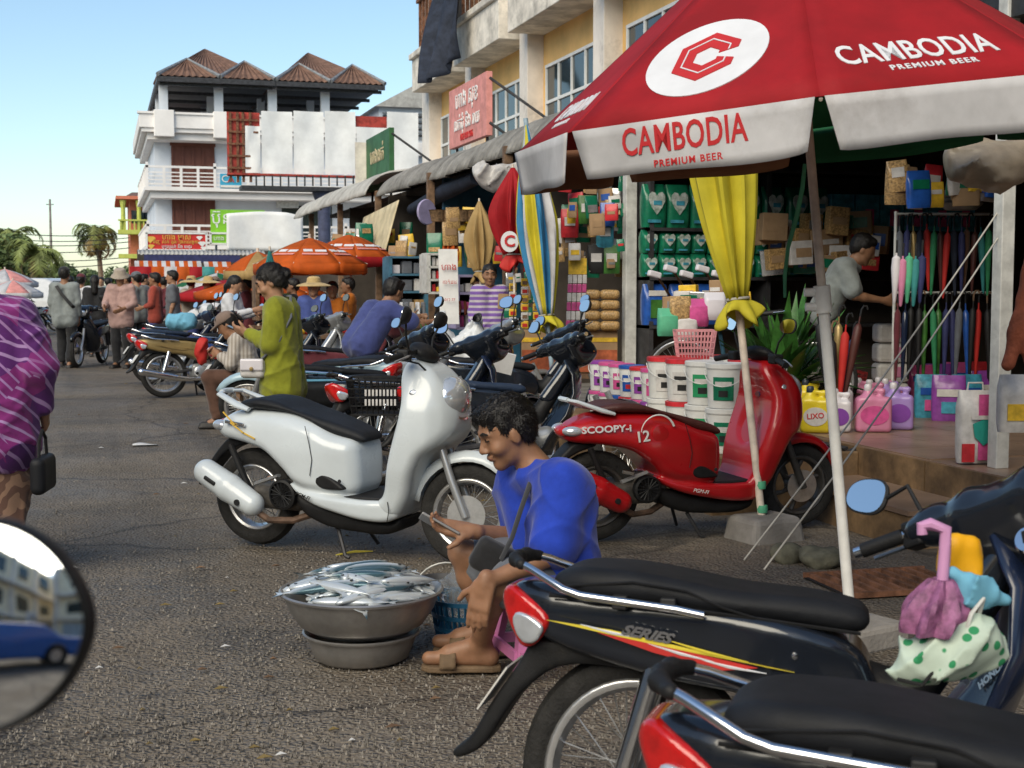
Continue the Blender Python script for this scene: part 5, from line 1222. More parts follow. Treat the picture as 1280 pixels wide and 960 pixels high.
def purple_print():
    m = cloth('purple_print', (.10, .012, .14)); N, L, b = nodes(m); tc = N.new('ShaderNodeTexCoord')
    v = N.new('ShaderNodeTexVoronoi'); v.inputs['Scale'].default_value = 6.5; L.new(tc.outputs['Object'], v.inputs['Vector']); sp_ = N.new('ShaderNodeSeparateColor'); L.new(v.outputs['Color'], sp_.inputs[0])
    def wave(rot, sc):
        mp = N.new('ShaderNodeMapping'); mp.inputs['Rotation'].default_value = rot; L.new(tc.outputs['Object'], mp.inputs[0]); wv = N.new('ShaderNodeTexWave'); wv.inputs['Scale'].default_value = sc; wv.inputs['Distortion'].default_value = .8; wv.inputs['Detail'].default_value = 1; L.new(mp.outputs[0], wv.inputs['Vector']); return wv.outputs['Fac']
    def mixc(f, a, c):
        x = N.new('ShaderNodeMix'); x.data_type = 'RGBA'; L.new(f, x.inputs[0])
        for s, q in ((6, a), (7, c)):
            if isinstance(q, tuple): x.inputs[s].default_value = (*q, 1)
            else: L.new(q, x.inputs[s])
        return x.outputs[2]
    def step(f, t):
        r = N.new('ShaderNodeMapRange'); r.inputs[1].default_value = t - .04; r.inputs[2].default_value = t + .04; L.new(f, r.inputs[0]); return r.outputs[0]
    wa, wb = wave((.2, .9, .3), 6), wave((1.3, -.7, .9), 7)
    wm = mixc(step(sp_.outputs[0], .5), wa, wb) if 0 else None
    base = mixc(step(sp_.outputs[1], .55), (.085, .010, .13), (.19, .014, .15)); la = mixc(step(wa, .86), base, (.36, .22, .44)); lb = mixc(step(wb, .88), base, (.33, .18, .40))
    L.new(mixc(step(sp_.outputs[0], .5), la, lb), b.inputs['Base Color'])
purple_print()
# ---- the fish seller on his stool (local x = picture right, y = away)
SELL = LV(0, 4.72)
def sp(px, py, dd=0.0):
    """photo pixel to the seller's frame at depth 4.72 + dd"""
    p = CP + ray(px, py) * ((4.72 + dd) / (FL.dot(ray(px, py)))); q = p - SELL; return (q.dot(RV), q.dot(FL), p.z)
J = dict(_abs=1, pel=sp(694, 716), chest=sp(700, 636, .0), neck=sp(668, 580, .01), head=sp(632, 540, -.01), shL=sp(706, 605, -.17), shR=sp(646, 604, .16), elL=sp(690, 694, -.23), wrL=sp(606, 728, -.34),
         elR=sp(660, 672, .20), wrR=sp(589, 664, .02), hiL=sp(705, 725, -.09), hiR=sp(695, 725, .09), knL=sp(616, 732, -.26), knR=sp(577, 690, .10), anL=sp(601, 810, -.05), anR=sp(612, 790, .16), toL=sp(536, 832, -.05), toR=sp(548, 803, .18))
J['toL'] = (J['toL'][0], J['toL'][1], .052); J['toR'] = (J['toR'][0], J['toR'][1], .052); J['anL'] = (J['anL'][0], J['anL'][1], .10); J['anR'] = (J['anR'][0], J['anR'][1], .10)
seller = person('fish seller in blue shirt sitting on a low stool looking at his phone', SELL, -YAW, J, 1.62, dict(m='cotton_blue', sleeve=.80, loose=.032, hem=.02, f=1.25), dict(m='slate_cloth', len=.66, loose=.02), 'sandal', 'short', skin='skin', vox=.0062,
                face=(-.84, -.34, -.40), up=(-.22, -.1, 1), detail=True, wr=.0105, heavy=.90,
                hands=dict(L=dict(d=(-.22, -.05, -1), n=(-.35, -.9, .1), t=(-1, 0, 0), c=(.16, .2, .22, .28), tc=.1), R=dict(d=(-.97, -.15, .18), n=(.25, .5, -.85), t=(.1, -.7, .55), c=(.42, .42, .42, .45), tc=-.3)))
mat('phone_grey', (.30, .29, .28), .35, .3, var=.1); mat('screen', (.02, .02, .025), .1, var=0)
pc = Vector(sp(549, 657, .0)); ph = thing('phone', 'grey smartphone held in the fish seller\'s hand', 'phone', SELL + RV * pc.x + FL * pc.y + Vector((0, 0, pc.z)), -YAW)
ph.rotation_euler = Euler((R_(-28), R_(30), -YAW)); MB().box((0, 0, 0), (.15, .074, .009)).obj('case', 'phone_grey', ph, smooth=False, bevel=.003); MB().box((0, 0, .0052), (.142, .067, .001)).obj('screen', 'screen', ph, smooth=False)
# his cross-body bag
bg_ = thing('shoulder_bag', 'black cross-body bag on the lap of the fish seller', 'bag', SELL, -YAW)
pts = [Vector(sp(*q)) for q in ((690, 583, .05), (678, 583, -.03), (664, 600, -.105), (650, 640, -.16), (640, 672, -.20), (626, 700, -.20))]
MB().tube(pts, .022, 8, flat=.14, up=(0, 1, .6)).obj('strap', 'black_cloth', bg_)
sobj(SDF().rbox(Vector(sp(620, 700, -.12)), (.085, .035, .06), Euler((.2, .5, .1)).to_matrix(), rad=.025), 'pouch', 'black_cloth', bg_, .009)
# shirt print: pale stripes on the chest
# ================================================================== things around the fish seller
mat('aluminium', (.40, .39, .38), .42, .75, var=.15, vs=8, bump=.06, bs=60, dirt=.25, dcol=(.12, .11, .1))
mat('pink_plastic', (.62, .20, .42), .45, var=.1, vs=6, dirt=.12); mat('blue_plastic', (.015, .10, .20), .45, var=.15)
mat('clear_bag', (.85, .87, .88), .18, var=.0, trans=.75, alpha=.45, ior=1.2)
mat('pvc_white', (.80, .79, .76), .5, var=.08, vs=9, dirt=.35, dcol=(.25, .2, .15)); mat('pole_tan', (.72, .62, .52), .6, var=.2, vs=9, dirt=.3)
mat('pole_blue', (.30, .40, .47), .5, var=.2, vs=9, dirt=.3); mat('rope', (.42, .40, .36), .9, var=.2); mat('ribbon_green', (.10, .42, .24), .5, var=.15)
def fishmat():
    m = mat('fish_skin', (.50, .55, .57), .22, .35, var=.15, vs=40); N, L, b = nodes(m)
    tc = N.new('ShaderNodeTexCoord'); sx = N.new('ShaderNodeSeparateXYZ'); L.new(tc.outputs['Object'], sx.inputs[0])
    r = N.new('ShaderNodeMapRange'); r.inputs[1].default_value = .006; r.inputs[2].default_value = .020; L.new(sx.outputs['Y'], r.inputs[0])
    mx = N.new('ShaderNodeMix'); mx.data_type = 'RGBA'; L.new(r.outputs[0], mx.inputs[0]); mx.inputs[6].default_value = (.62, .66, .68, 1); mx.inputs[7].default_value = (.07, .13, .16, 1); L.new(mx.outputs[2], b.inputs['Base Color'])
fishmat()
BAS = LV(-.545, 4.86)
t = thing('basin', 'large aluminium basin heaped with fish, nested in a smaller basin', 'basin', BAS)
MB().lathe([(.001, .095), (.13, .095), (.175, .105), (.225, .135), (.262, .19), (.282, .245), (.294, .247), (.297, .255), (.290, .260), (.277, .252), (.25, .19), (.20, .132), (.001, .118)], 56).obj('bowl', 'aluminium', t)
t = thing('basin', 'smaller aluminium basin on the ground under the basin of fish', 'basin', BAS + Vector((0, 0, 0)))
MB().lathe([(.001, .0), (.15, .0), (.17, .012), (.19, .06), (.200, .095), (.212, .096), (.215, .103), (.208, .107), (.195, .098), (.183, .06), (.16, .02), (.001, .01)], 48).obj('bowl', 'aluminium', t)
def fish_mesh():
    b = MB(); rings = []; L = .27
    for i in range(15):
        u = i / 14; x = (u - .5) * L
        hh = .031 * math.sin(math.pi * min(1, u * 1.02 + .02)) ** .62 * (1 - .25 * u) + .004; ww = hh * .58
        if u > .88: ww = .003; hh = .006
        rings.append([(x, hh * math.cos(a), ww * math.sin(a)) for a in [k * math.pi / 6 for k in range(12)]])
    b.loft(rings)
    b.add([(.125, .0, 0), (.172, .034, .002), (.155, 0, 0), (.170, -.032, -.002)], [(0, 2, 1), (0, 3, 2)])
    b.add([(-.02, .028, 0), (.03, .040, 0), (.05, .024, 0)], [(0, 1, 2)]); b.add([(.0, -.024, 0), (.05, -.034, 0), (.06, -.018, 0)], [(0, 1, 2)])
    return b.mesh('fish')
fm = fish_mesh(); em = MB().lathe([(.001, .0025), (.0055, .002), (.0065, 0)], 10, (-.112, .007, .0125)).lathe([(.001, -.0025), (.0055, -.002), (.0065, 0)], 10, (-.112, .007, -.0125)).mesh('fish_eye')
rf = random.Random(11); first = None
lays = [(.215, 16, .262), (.14, 13, .285), (.075, 9, .308), (.18, 12, .283), (.03, 4, .325)]
for li, (rad, n, z) in enumerate(lays):
    for k in range(n):
        a = 2 * math.pi * k / n + rf.uniform(-.2, .2) + li * .3; yaw = a + math.pi / 2 * rf.choice((1, -1)) * rf.uniform(.5, 1.2)
        if rf.random() < .55: yaw = rf.uniform(-.5, .5) + rf.choice((0, math.pi))
        rr = rad * rf.uniform(.7, 1.05); p = BAS + Vector((rr * math.cos(a), rr * math.sin(a), z + rf.uniform(-.012, .012)))
        slope = -.30 * (rr / .2)
        o = bpy.data.objects.new('fish', fm); COL.objects.link(o); o.location = p
        rel = yaw - a
        o.rotation_euler = Euler((rf.uniform(-.5, .5) - slope * math.sin(rel) * .9, slope * -math.cos(rel) * .9, yaw)); o.scale = (rf.uniform(.82, 1.05),) * 3
        if not fm.materials:
            fm.materials.append(MATS['fish_skin']); em.materials.append(MATS['black']); fm.polygons.foreach_set('use_smooth', [True] * len(fm.polygons))
        e = bpy.data.objects.new('eye', em); COL.objects.link(e); e.parent = o
        tag(o, 'silver dark-backed fish lying in the heap in the basin', 'fish', 'fish heaped in the basin')
# pink stool
ST = SELL + RV * .105 + FL * -.05
t = thing('stool', 'low pink plastic stool under the fish seller', 'stool', ST, -YAW + R_(18))
MB().box((0, 0, .245), (.27, .27, .022), taper=.94).obj('seat', 'pink_plastic', t, smooth=False, bevel=.008)
for sx in (-1, 1):
    for sy in (-1, 1):
        a = Vector((sx * .115, sy * .115, .235)); c = Vector((sx * .150, sy * .150, .0)); d1 = Vector((-sx * .045, 0, 0)); d2 = Vector((0, -sy * .045, 0))
        MB().loft([[a, a + d1, a + d1 * .9 + d2 * .12, a + d2 * .12 + d1 * .12, a + d2 * .9 + d1 * .12, a + d2], [c, c + d1 * .7, c + d1 * .65 + d2 * .12, c + d2 * .12 + d1 * .12, c + d2 * .65 + d1 * .12, c + d2 * .7]]).obj('leg', 'pink_plastic', t, smooth=False)
for k in range(4):
    M_ = Matrix.Rotation(k * math.pi / 2, 4, 'Z'); place(MB().box((0, .136, .10), (.25, .014, .035)), M_).obj('stretcher', 'pink_plastic', t, smooth=False)
# blue basket with a clear plastic bag in it
BK = LV(-.165, 5.12); t = thing('basket', 'dark blue plastic basket on the ground behind the fish seller\'s knee', 'basket', BK)
MB().lathe([(.001, 0), (.12, 0), (.122, .012), (.115, .014), (.001, .012)], 32).obj('bottom', 'blue_plastic', t)
for z, r in ((.05, .128), (.10, .137), (.155, .146)): MB().lathe([(r, z), (r + .006, z), (r + .006, z + .016), (r, z + .016), (r, z)], 32, cap=False).obj('hoop', 'blue_plastic', t)
for k in range(36):
    a = k * math.pi / 18; c_, s_ = math.cos(a), math.sin(a); MB().tube([(.12 * c_, .12 * s_, .005), (.147 * c_, .147 * s_, .165)], .0045, 4).obj('slat', 'blue_plastic', t)
o = sobj(SDF().ell((0, 0, .16), (.10, .09, .09)).cap((-.02, 0, .2), (.02, .02, .32), .05, .03, k=.05), 'plastic_bag', 'clear_bag', None, .012, disp=wrinkle(.02, 4, 2.2)); o.location = BK; tag(o, 'crumpled clear plastic bag standing in the blue basket', 'plastic bag')
BU = LV(-.30, 5.62); t = thing('bucket', 'small grey bucket with white wire handle behind the basin of fish', 'bucket', BU)
MB().lathe([(.001, 0), (.09, 0), (.105, .12), (.11, .124), (.105, .128), (.098, .12), (.085, .012), (.001, .01)], 28).obj('pail', 'metal_dark', t)
MB().tube([(.106 * math.cos(a), -.03 + .05 * math.sin(a) - .1 * math.sin(a), .12 + .09 * math.sin(a)) for a in [k * math.pi / 12 for k in range(13)]], .004, 5).obj('handle', 'steel_white', t)
# litter on the street
mat('paper', (.62, .62, .62), .8, var=.1); mat('straw_yellow', (.50, .42, .06), .8, var=.2)
p = G(181, 557); tag(MB().grid(lambda u, v: (p.x + (u - .5) * .20, p.y + (v - .5) * .10, .012 + .01 * math.sin(u * 5) * v), 6, 4).obj('paper_scrap', 'paper', solid=.002), 'crumpled white paper scrap lying on the empty street', 'litter')
a, c = G(420, 694), G(466, 689); tag(MB().tube([a, a.lerp(c, .5) + Vector((0, .02, .004)), c], [.004, .007, .003], 5).obj('straw_blade', 'straw_yellow'), 'yellow straw blade on the ground under the white scooter', 'litter')
rl = random.Random(5)
for k in range(90):
    px = rl.uniform(90, 620); py = 480 + 470 * rl.random() ** 1.2; p = G(px, py); s = rl.uniform(.006, .024)
    tag(MB().add([(p.x - s, p.y, .006), (p.x, p.y + s * .6, .012), (p.x + s * 1.2, p.y + .2 * s, .005), (p.x, p.y - s * .5, .010)], [(0, 3, 2, 1)]).obj('leaf_scrap', rl.choice(['paper', 'palm_dry', 'wood_brown', 'palm_dry']), smooth=False, solid=.002), 'tiny scrap of leaf or paper littering the street', 'litter', 'scraps littering the street')
# ================================================================== the big red and white beer umbrella
def umbrella_cloth(name, col, tr, dirt=.2, dcol=(.1, .08, .07)):
    m = mat(name, col, .75, var=.16, vs=2.5, bump=.35, bs=4, dirt=dirt, dcol=dcol); N, L, b = nodes(m)
    t_ = N.new('ShaderNodeBsdfTranslucent'); mx = N.new('ShaderNodeMixShader'); mx.inputs[0].default_value = tr; out = N['Material Output']
    src = b.inputs['Base Color'].links[0].from_socket; L.new(src, t_.inputs['Color']); L.new(b.outputs[0], mx.inputs[1]); L.new(t_.outputs[0], mx.inputs[2]); L.new(mx.outputs[0], out.inputs['Surface'])
umbrella_cloth('parasol_red', (.40, .007, .014), .22, .4, (.20, .012, .015)); umbrella_cloth('parasol_white', (.66, .65, .66), .2, .55, (.26, .23, .21)); umbrella_cloth('parasol_green', (.02, .15, .055), .25, .1)
umbrella_cloth('parasol_backlit', (.32, .15, .08), .25, .3); umbrella_cloth('parasol_yellow', (.66, .57, .04), .2, .12, (.4, .34, .1)); umbrella_cloth('parasol_orange', (.72, .14, .015), .4, .1, (.4, .1, .02)); umbrella_cloth('parasol_tan', (.45, .30, .12), .2, .25, (.2, .12, .05))
umbrella_cloth('parasol_blue', (.05, .26, .50), .2, .1); umbrella_cloth('parasol_teal', (.03, .20, .20), .2, .1); umbrella_cloth('stripe_cloth', (.72, .30, .10), .4, .1)
mat('print_red', (.50, .02, .025), .7, var=.05); mat('print_white', (.70, .71, .74), .7, var=.05)
UB = LV(432 / 334, 1700 / 334)
ux = [LV(*p) for p in ((.88, 3.94, 1.89), (.19, 4.39, 1.84), (.02, 5.19, 1.85), (.46, 5.88, 1.94), (1.26, 6.06, 2.03), (1.95, 5.61, 2.09), (2.13, 4.80, 2.07), (1.68, 4.11, 1.99))]
uap = LV(.986, 4.962, 2.73)
def big_umbrella():
    T = thing('parasol', 'huge red and white beer parasol on a leaning pole before the shop', 'parasol', UB)
    o = UB; rel = lambda p: p - o
    ap = rel(uap); X = [rel(p) for p in ux]; axis = (uap - UB).normalized(); cen = sum(X, Vector()) / 8
    for k in range(8):
        a, c = X[k], X[(k + 1) % 8]; n = (c - a).cross(ap - a).normalized(); n = n if n.dot((a + c) / 2 - cen) > 0 else -n
        def fn(u, v, a=a, c=c): e = a.lerp(c, u); p = e.lerp(ap, v); return tuple(p)
        m_ = 'parasol_green' if k in (4, 5) else 'parasol_red'
        pn = MB().grid(fn, 10, 10).obj('canopy_panel', m_, T, solid=.002)
        mid = (a + c) / 2; xd = (a - c).normalized(); out = (mid - cen); out = (out - axis * out.dot(axis)).normalized()
        L_ = (c - a).length; h = .158
        def val(u, v, a=a, c=c, out=out, k=k):
            uu = .012 + u * .976; sag = h * (1.03 - .07 * abs(2 * u - 1) ** 4 + .035 * math.sin(u * 7 + k)); edge = .035 * max(0, v) * (abs(2 * u - 1) ** 8) * (1 if u < .5 else -1)
            e = a.lerp(c, uu); return tuple(e + (c - a).normalized() * edge - axis * sag * v + out * (.012 + .02 * v * math.sin(u * 5 + k) * (1 if k not in (0, 7) else .15)))
        vl = MB().grid(val, 16, 5).obj('valance', 'parasol_white' if k in (0, 1, 7, 6) else ('parasol_green' if k in (4, 5) else 'parasol_backlit'), T, solid=.0025)  # brown on far valances paints in the backlit look of red and white cloth
        MB().tube([a.lerp(ap, t_ / 6) - n * .012 for t_ in range(7)], .006, 6).obj('rib', 'pole_tan', T)
        run = ap - axis * .62; MB().tube([run, a.lerp(ap, .45) - n * .012], .005, 6).obj('stretcher', 'pole_tan', T)
        up = (ap - mid).normalized()
        if k == 0:
            F = frame(mid + up * .30 + xd * -.03 + n * .003, xd, n)
            MB().prism([(.205 * math.cos(q), .20 * math.sin(q)) for q in [i * math.pi / 24 for i in range(48)]], F, .003).obj('emblem_disc', 'print_white', pn, smooth=False)
            hx = lambda r, s=1: [(r * s * math.sin(i * math.pi / 3), r * math.cos(i * math.pi / 3)) for i in range(6)]
            F2 = F @ Matrix.Translation((0, 0, .003))
            def cshape(ro, ri):
                o_ = hx(ro, .92); i_ = hx(ri, .92); pts = [((o_[1][0] * .95), o_[1][1] * .35)]
                O = [o_[1], o_[0], o_[5], o_[4], o_[3], o_[2]]; I = [i_[2], i_[3], i_[4], i_[5], i_[0], i_[1]]
                return [(O[0][0], O[0][1] * .45)] + O + [(O[-1][0], O[-1][1] * .45), (I[0][0], I[0][1] * .4)] + I + [(I[-1][0], I[-1][1] * .4)]
            MB().prism(cshape(.128, .050)[::-1], F2, .003).obj('letter_c_emblem', 'print_red', pn, smooth=False)
            MB().prism(cshape(.094, .0885)[::-1], F2 @ Matrix.Translation((0, 0, .003)), .002).obj('emblem_line', 'print_white', pn, smooth=False)
            Fv = frame(mid - axis * .062 + out * .0152 + xd * -.02, xd, out)
            text('CAMBODIA', 'lettering', 'print_red', vl, Fv, .118, .0012, sx=.66, bold=.0018, sp=1.05)
            text('PREMIUM BEER', 'lettering', 'print_red', vl, Fv @ Matrix.Translation((.01, -.072, 0)), .030, .0012, sp=1.2, bold=.0006)
        if k == 7:
            F = frame(mid + up * .19 + xd * -.02 + n * .003, xd, n)
            text('CAMBODIA', 'lettering', 'print_white', pn, F, .145, .0012, sx=.66, bold=.0022, sp=1.05)
            text('PREMIUM BEER', 'lettering', 'print_white', pn, F @ Matrix.Translation((.02, -.085, 0)), .036, .0012, sp=1.25, bold=.0008)
        if k == 1:
            F = frame(mid + up * .17 + n * .003, xd, n); text('CAMBODIA', 'lettering', 'print_white', pn, F, .125, .0015, sx=.66, bold=.003)
            text('PREMIUM BEER', 'lettering', 'print_white', pn, F @ Matrix.Translation((0, -.075, 0)), .032, .0012, bold=.0006)
    d = axis; L = (uap - UB).length
    MB().tube([Vector((0, 0, .02)), d * 1.34], .0205, 16).obj('lower_pole', 'pvc_white', T); MB().tube([d * 1.20, d * (L + .05)], .0165, 14).obj('upper_pole', 'pole_tan', T)
    MB().tube([d * 1.26, d * 1.36], .031, 16).obj('clamp_collar', 'pvc_white', T)
    for z in (1.28, 1.335): MB().tube([d * z + RV * -.028, d * z + RV * -.066], .016, 8).obj('clamp_knob', 'pvc_white', T)
    MB().lathe([(.03, 0), (.045, .02), (.045, .06), (.02, .08)], 14, ap - axis * .03, axis).obj('hub', 'pvc_white', T)
    MB().lathe([(.02, 0), (.035, .01), (.035, .06), (.02, .07)], 14, ap - axis * .66, axis).obj('runner', 'pvc_white', T)
big_umbrella()
q = UB; tag(MB().box((q.x, q.y, .03), (.34, .28, .10), rz=.3).obj('concrete_block', 'concrete', smooth=False, bevel=.02), 'rough concrete block under the white parasol pole', 'block')
# closed parasols tied round their poles
def closed_parasol(label, base, tip, zt, z0, R, mats, polem, polr=.018, tie=.12, seed=0, frill=True, frillm=None):
    """tip: top of the pole; zt..z0: fractions of the pole from tip end of cloth to tie"""
    base, tip = Vector(base), Vector(tip); T = thing('closed_parasol', label, 'parasol', base); d = tip - base; L = d.length; ax = d.normalized(); e1 = ax.orthogonal().normalized(); e2 = ax.cross(e1); rnd = random.Random(seed)
    MB().tube([Vector(), d], polr, 12).obj('pole', polem, T)
    nf = 9; ph = [rnd.uniform(0, 6.28) for _ in range(4)]
    def ringr(t, a):   # t 0 at top .. 1 at the tie
        r = R * (.10 + .90 * math.sin(min(1, t / .55) * math.pi / 2)) if t < .55 else R * (1 - (1 - tie) * ((t - .55) / .45) ** 1.5)
        return r * (1 + .30 * math.cos(nf * a + ph[0] + 1.2 * math.sin(3 * t + ph[1])) * min(1, t * 2) + .16 * math.cos(2 * a + ph[2]))
    nr, ns = 22, 72; per = len(mats)
    rows = []
    for i in range(nr + 1):
        t = i / nr; c = ax * L * (zt + (z0 - zt) * t); rows.append([c + (e1 * math.cos(a) + e2 * math.sin(a)) * ringr(t, a) for a in [2 * math.pi * j / ns for j in range(ns)]])
    # gores of cloth
    g = ns // (4 * per) if per > 1 else ns
    for s in range(0, ns, g):
        V = []; F = []
        for row_ in rows: V += [row_[(s + j) % ns] for j in range(g + 1)]
        for i in range(nr):
            for j in range(g): F.append((i * (g + 1) + j, i * (g + 1) + j + 1, (i + 1) * (g + 1) + j + 1, (i + 1) * (g + 1) + j))
        MB().add(V, F).obj('canopy_gore' if per > 1 else 'canopy', mats[(s // g) % per], T, solid=.003)
    if frill:
        rr = []
        for i in range(8):
            t = i / 7; c = ax * (L * z0 - .13 * R / .2 * t * 1.1); r0 = R * tie + (R * .72 - R * tie) * math.sin(t * 1.7)
            rr.append([c + (e1 * math.cos(a) + e2 * math.sin(a)) * r0 * (1 + .28 * math.cos(6 * a + ph[3]) * t) - ax * (.05 * math.cos(3 * a + ph[1]) * t) for a in [2 * math.pi * j / 48 for j in range(48)]])
        MB().loft(rr, cap=False).obj('valance_frill', frillm or mats[0], T, solid=.003)
    MB().tube([ax * L * z0 + (e1 * math.cos(a) + e2 * math.sin(a)) * (R * tie + .012) for a in [k * math.pi / 8 for k in range(17)]], .008, 6).obj('tie_cord', 'rope', T)
    return T
YB = G(955, 671); yt = CP + ray(876, -45) * ((YB - CP).dot(FV) / 1.0); closed_parasol('closed yellow parasol tied to a stained pole beside the red scooter', YB, yt, .985, .415, .155, ['parasol_yellow'], 'pole_tan', .021, .30, 2)
tag(MB().box((YB.x, YB.y, .04), (.36, .30, .16), rz=.2, taper=.85).obj('stone_block', 'concrete', smooth=False, bevel=.03), 'mossy stone block under the yellow parasol pole', 'block')
for k, zz in enumerate((.12, .30, .42)): pass
BB = G(699, 545); bt = CP + ray(657, 148) * (BB - CP).dot(FV); closed_parasol('closed yellow, white and blue parasol on a pale blue pole', BB, bt, .98, .38, .165, ['parasol_yellow', 'parasol_blue', 'parasol_white'], 'pole_blue', .022, .35, 5, frillm='parasol_yellow')
def hung_parasol(label, px, py0, py1, d, R, m, seed, tail=None):
    a, c = DP(px, py0, d), DP(px + 2, py1, d); base = Vector((c.x, c.y, c.z - .25)); T = closed_parasol(label, base, a, .97, .30, R, [m], 'pole_tan', .012, .4, seed, True, tail or m); return T
t = hung_parasol('closed red parasol with a white disc emblem hung from the awning', 641, 205, 335, 13.2, .17, 'parasol_red', 3, 'canvas_red')
c = DP(637, 302, 13.0) - t.location; MB().prism([(.085 * math.cos(q), .10 * math.sin(q)) for q in [i * math.pi / 12 for i in range(24)]], frame(c, RV, -FL), .01).obj('emblem_disc', 'print_white', t, smooth=False)
text('C', 'lettering', 'print_red', t, frame(c - FL * .012, RV, -FL), .15, .003, bold=.004)
hung_parasol('closed tan parasol standing in the dark shop front', 599, 248, 352, 15.8, .135, 'parasol_tan', 4)
hung_parasol('small closed orange parasol behind the white board', 560, 280, 352, 17.5, .10, 'parasol_orange', 6)
hung_parasol('slim teal closed parasol sticking up behind the woman in olive', 337, 308, 372, 15.0, .05, 'parasol_teal', 8)
# guy ropes and green ribbon
for (a, c, lab) in ((PX(1252, 258, 4.6), G(930, 700, .1), 'pale guy rope slanting from the shop post to the upper edge of the stone block'), (PX(1252, 290, 4.6), G(955, 712, .1), 'second guy rope slanting from the shop post down to the ground')):
    tag(MB().tube([a.lerp(c, k / 8) - Vector((0, 0, .04 * math.sin(math.pi * k / 8))) for k in range(9)], .005, 5).obj('guy_rope', 'rope'), lab, 'rope')
rb = [DP(px, py, 5.6) for px, py in ((1006, 205), (1003, 235), (996, 270), (985, 310), (981, 345), (981, 372))]
tag(MB().tube(rb, [.009, .010, .011, .009, .009, .007], 8, flat=.25, up=(0, 1, 0)).obj('ribbon', 'ribbon_green'), 'pale green ribbon dangling under the beer parasol', 'ribbon')
for k, (py, m_) in enumerate(((606, 'ribbon_green'), (636, 'ribbon_green'))):
    p = DP(951 + k * 2, py, (YB - CP).dot(FV)); tag(MB().lathe([(.027, -.02), (.030, 0), (.027, .02)], 12, p).obj('tape_band', m_), 'green tape %s on the yellow parasol pole' % ('band wound higher' if k == 0 else 'band wound lower down'), 'tape')
# ---- things hung on the black bike
bm = bikeA
mat('umbrella_pink', (.30, .11, .23), .6, var=.35, vs=40, bump=.3, bs=60); mat('handle_pink', (.60, .30, .52), .45, var=.1); mat('bag_yellow', (.85, .42, .01), .5, var=.1); mat('mask_blue', (.16, .42, .58), .8, var=.1)
def dots():
    m = mat('polka_cloth', (.52, .62, .52), .8, var=.08, vs=9, bump=.3, bs=14); N, L, b = nodes(m); v = N.new('ShaderNodeTexVoronoi'); v.inputs['Scale'].default_value = 34; v.inputs['Randomness'].default_value = .75; tc = N.new('ShaderNodeTexCoord'); L.new(tc.outputs['Object'], v.inputs['Vector'])
    r = N.new('ShaderNodeMapRange'); r.inputs[1].default_value = .30; r.inputs[2].default_value = .34; L.new(v.outputs['Distance'], r.inputs[0]); src = b.inputs['Base Color'].links[0].from_socket
    mx = N.new('ShaderNodeMix'); mx.data_type = 'RGBA'; L.new(r.outputs[0], mx.inputs[0]); mx.inputs[6].default_value = (.03, .25, .10, 1); L.new(src, mx.inputs[7]); L.new(mx.outputs[2], b.inputs['Base Color'])
dots()
DA = 2.52
def da(px, py, dd=0): return DP(px, py, DA + dd)
t = thing('folding_umbrella', 'pink folded umbrella with crook handle hung by the handlebar of the black motorbike', 'umbrella', da(1180, 720)); o = t.location.copy()
MB().tube([da(1153, 668) - o, da(1152, 658) - o, da(1162, 655) - o, da(1182, 662) - o, da(1181, 690) - o, da(1178, 728) - o], [.010, .011, .012, .012, .011, .011], 10).obj('handle', 'handle_pink', t)
ax_ = [da(1177, 724) - o, da(1174, 745) - o, da(1170, 765) - o, da(1163, 790) - o]
b = MB(); rr = []
for i in range(13):
    t_ = i / 12; c = ax_[0].lerp(ax_[-1], t_); r = .020 + .034 * math.sin(t_ * 2.2); rr.append([c + (RV * math.cos(a) + FL * math.sin(a)) * r * (1 + .22 * math.cos(7 * a + t_ * 3)) for a in [k * math.pi / 20 for k in range(40)]])
b.loft(rr).obj('canopy', 'umbrella_pink', t)
S = SDF().ell((0, 0, 0), (.078, .055, .045), Euler((0, R_(-20), 0)).to_matrix()).cap((-.07, 0, -.035), (.06, 0, .02), .032, .04, k=.03)
t = thing('cloth_bag', 'pale green cloth bag with dark green dots behind the bike leg shield', 'bag', da(1186, 812, .0), -YAW); sobj(S, 'pouch', 'polka_cloth', t, .005, disp=wrinkle(.012, 3, 3.2))
MB().tube([(.02, -.03, .04), (.03, -.03, .075), (.055, -.02, .10), (.05, 0, .05)], .004, 6).obj('strap', 'steel_white', t); MB().tube([(-.10, -.02, -.05), (-.06, -.04, -.055), (-.04, -.04, -.03)], .004, 6).obj('cord', 'black', t)
t = thing('face_mask', 'crumpled light blue cloth tied above the polka-dot bag', 'cloth', da(1218, 738, .0), -YAW); sobj(SDF().ell((0, 0, 0), (.035, .022, .026)).cap((0, 0, 0), (.06, 0, -.018), .02, .014, k=.02).cap((-.0, 0, .01), (-.035, 0, .03), .015, .012, k=.02), 'knotted_cloth', 'mask_blue', t, .006, disp=wrinkle(.010, 8, 3.0))
t = thing('yellow_bag', 'bright yellow plastic bag hung inside the bike leg shield', 'bag', da(1200, 720, .07), -YAW); sobj(SDF().rbox((0, 0, 0), (.036, .02, .075), rad=.018), 'pouch', 'bag_yellow', t, .008, disp=wrinkle(.008, 9, 2.0))
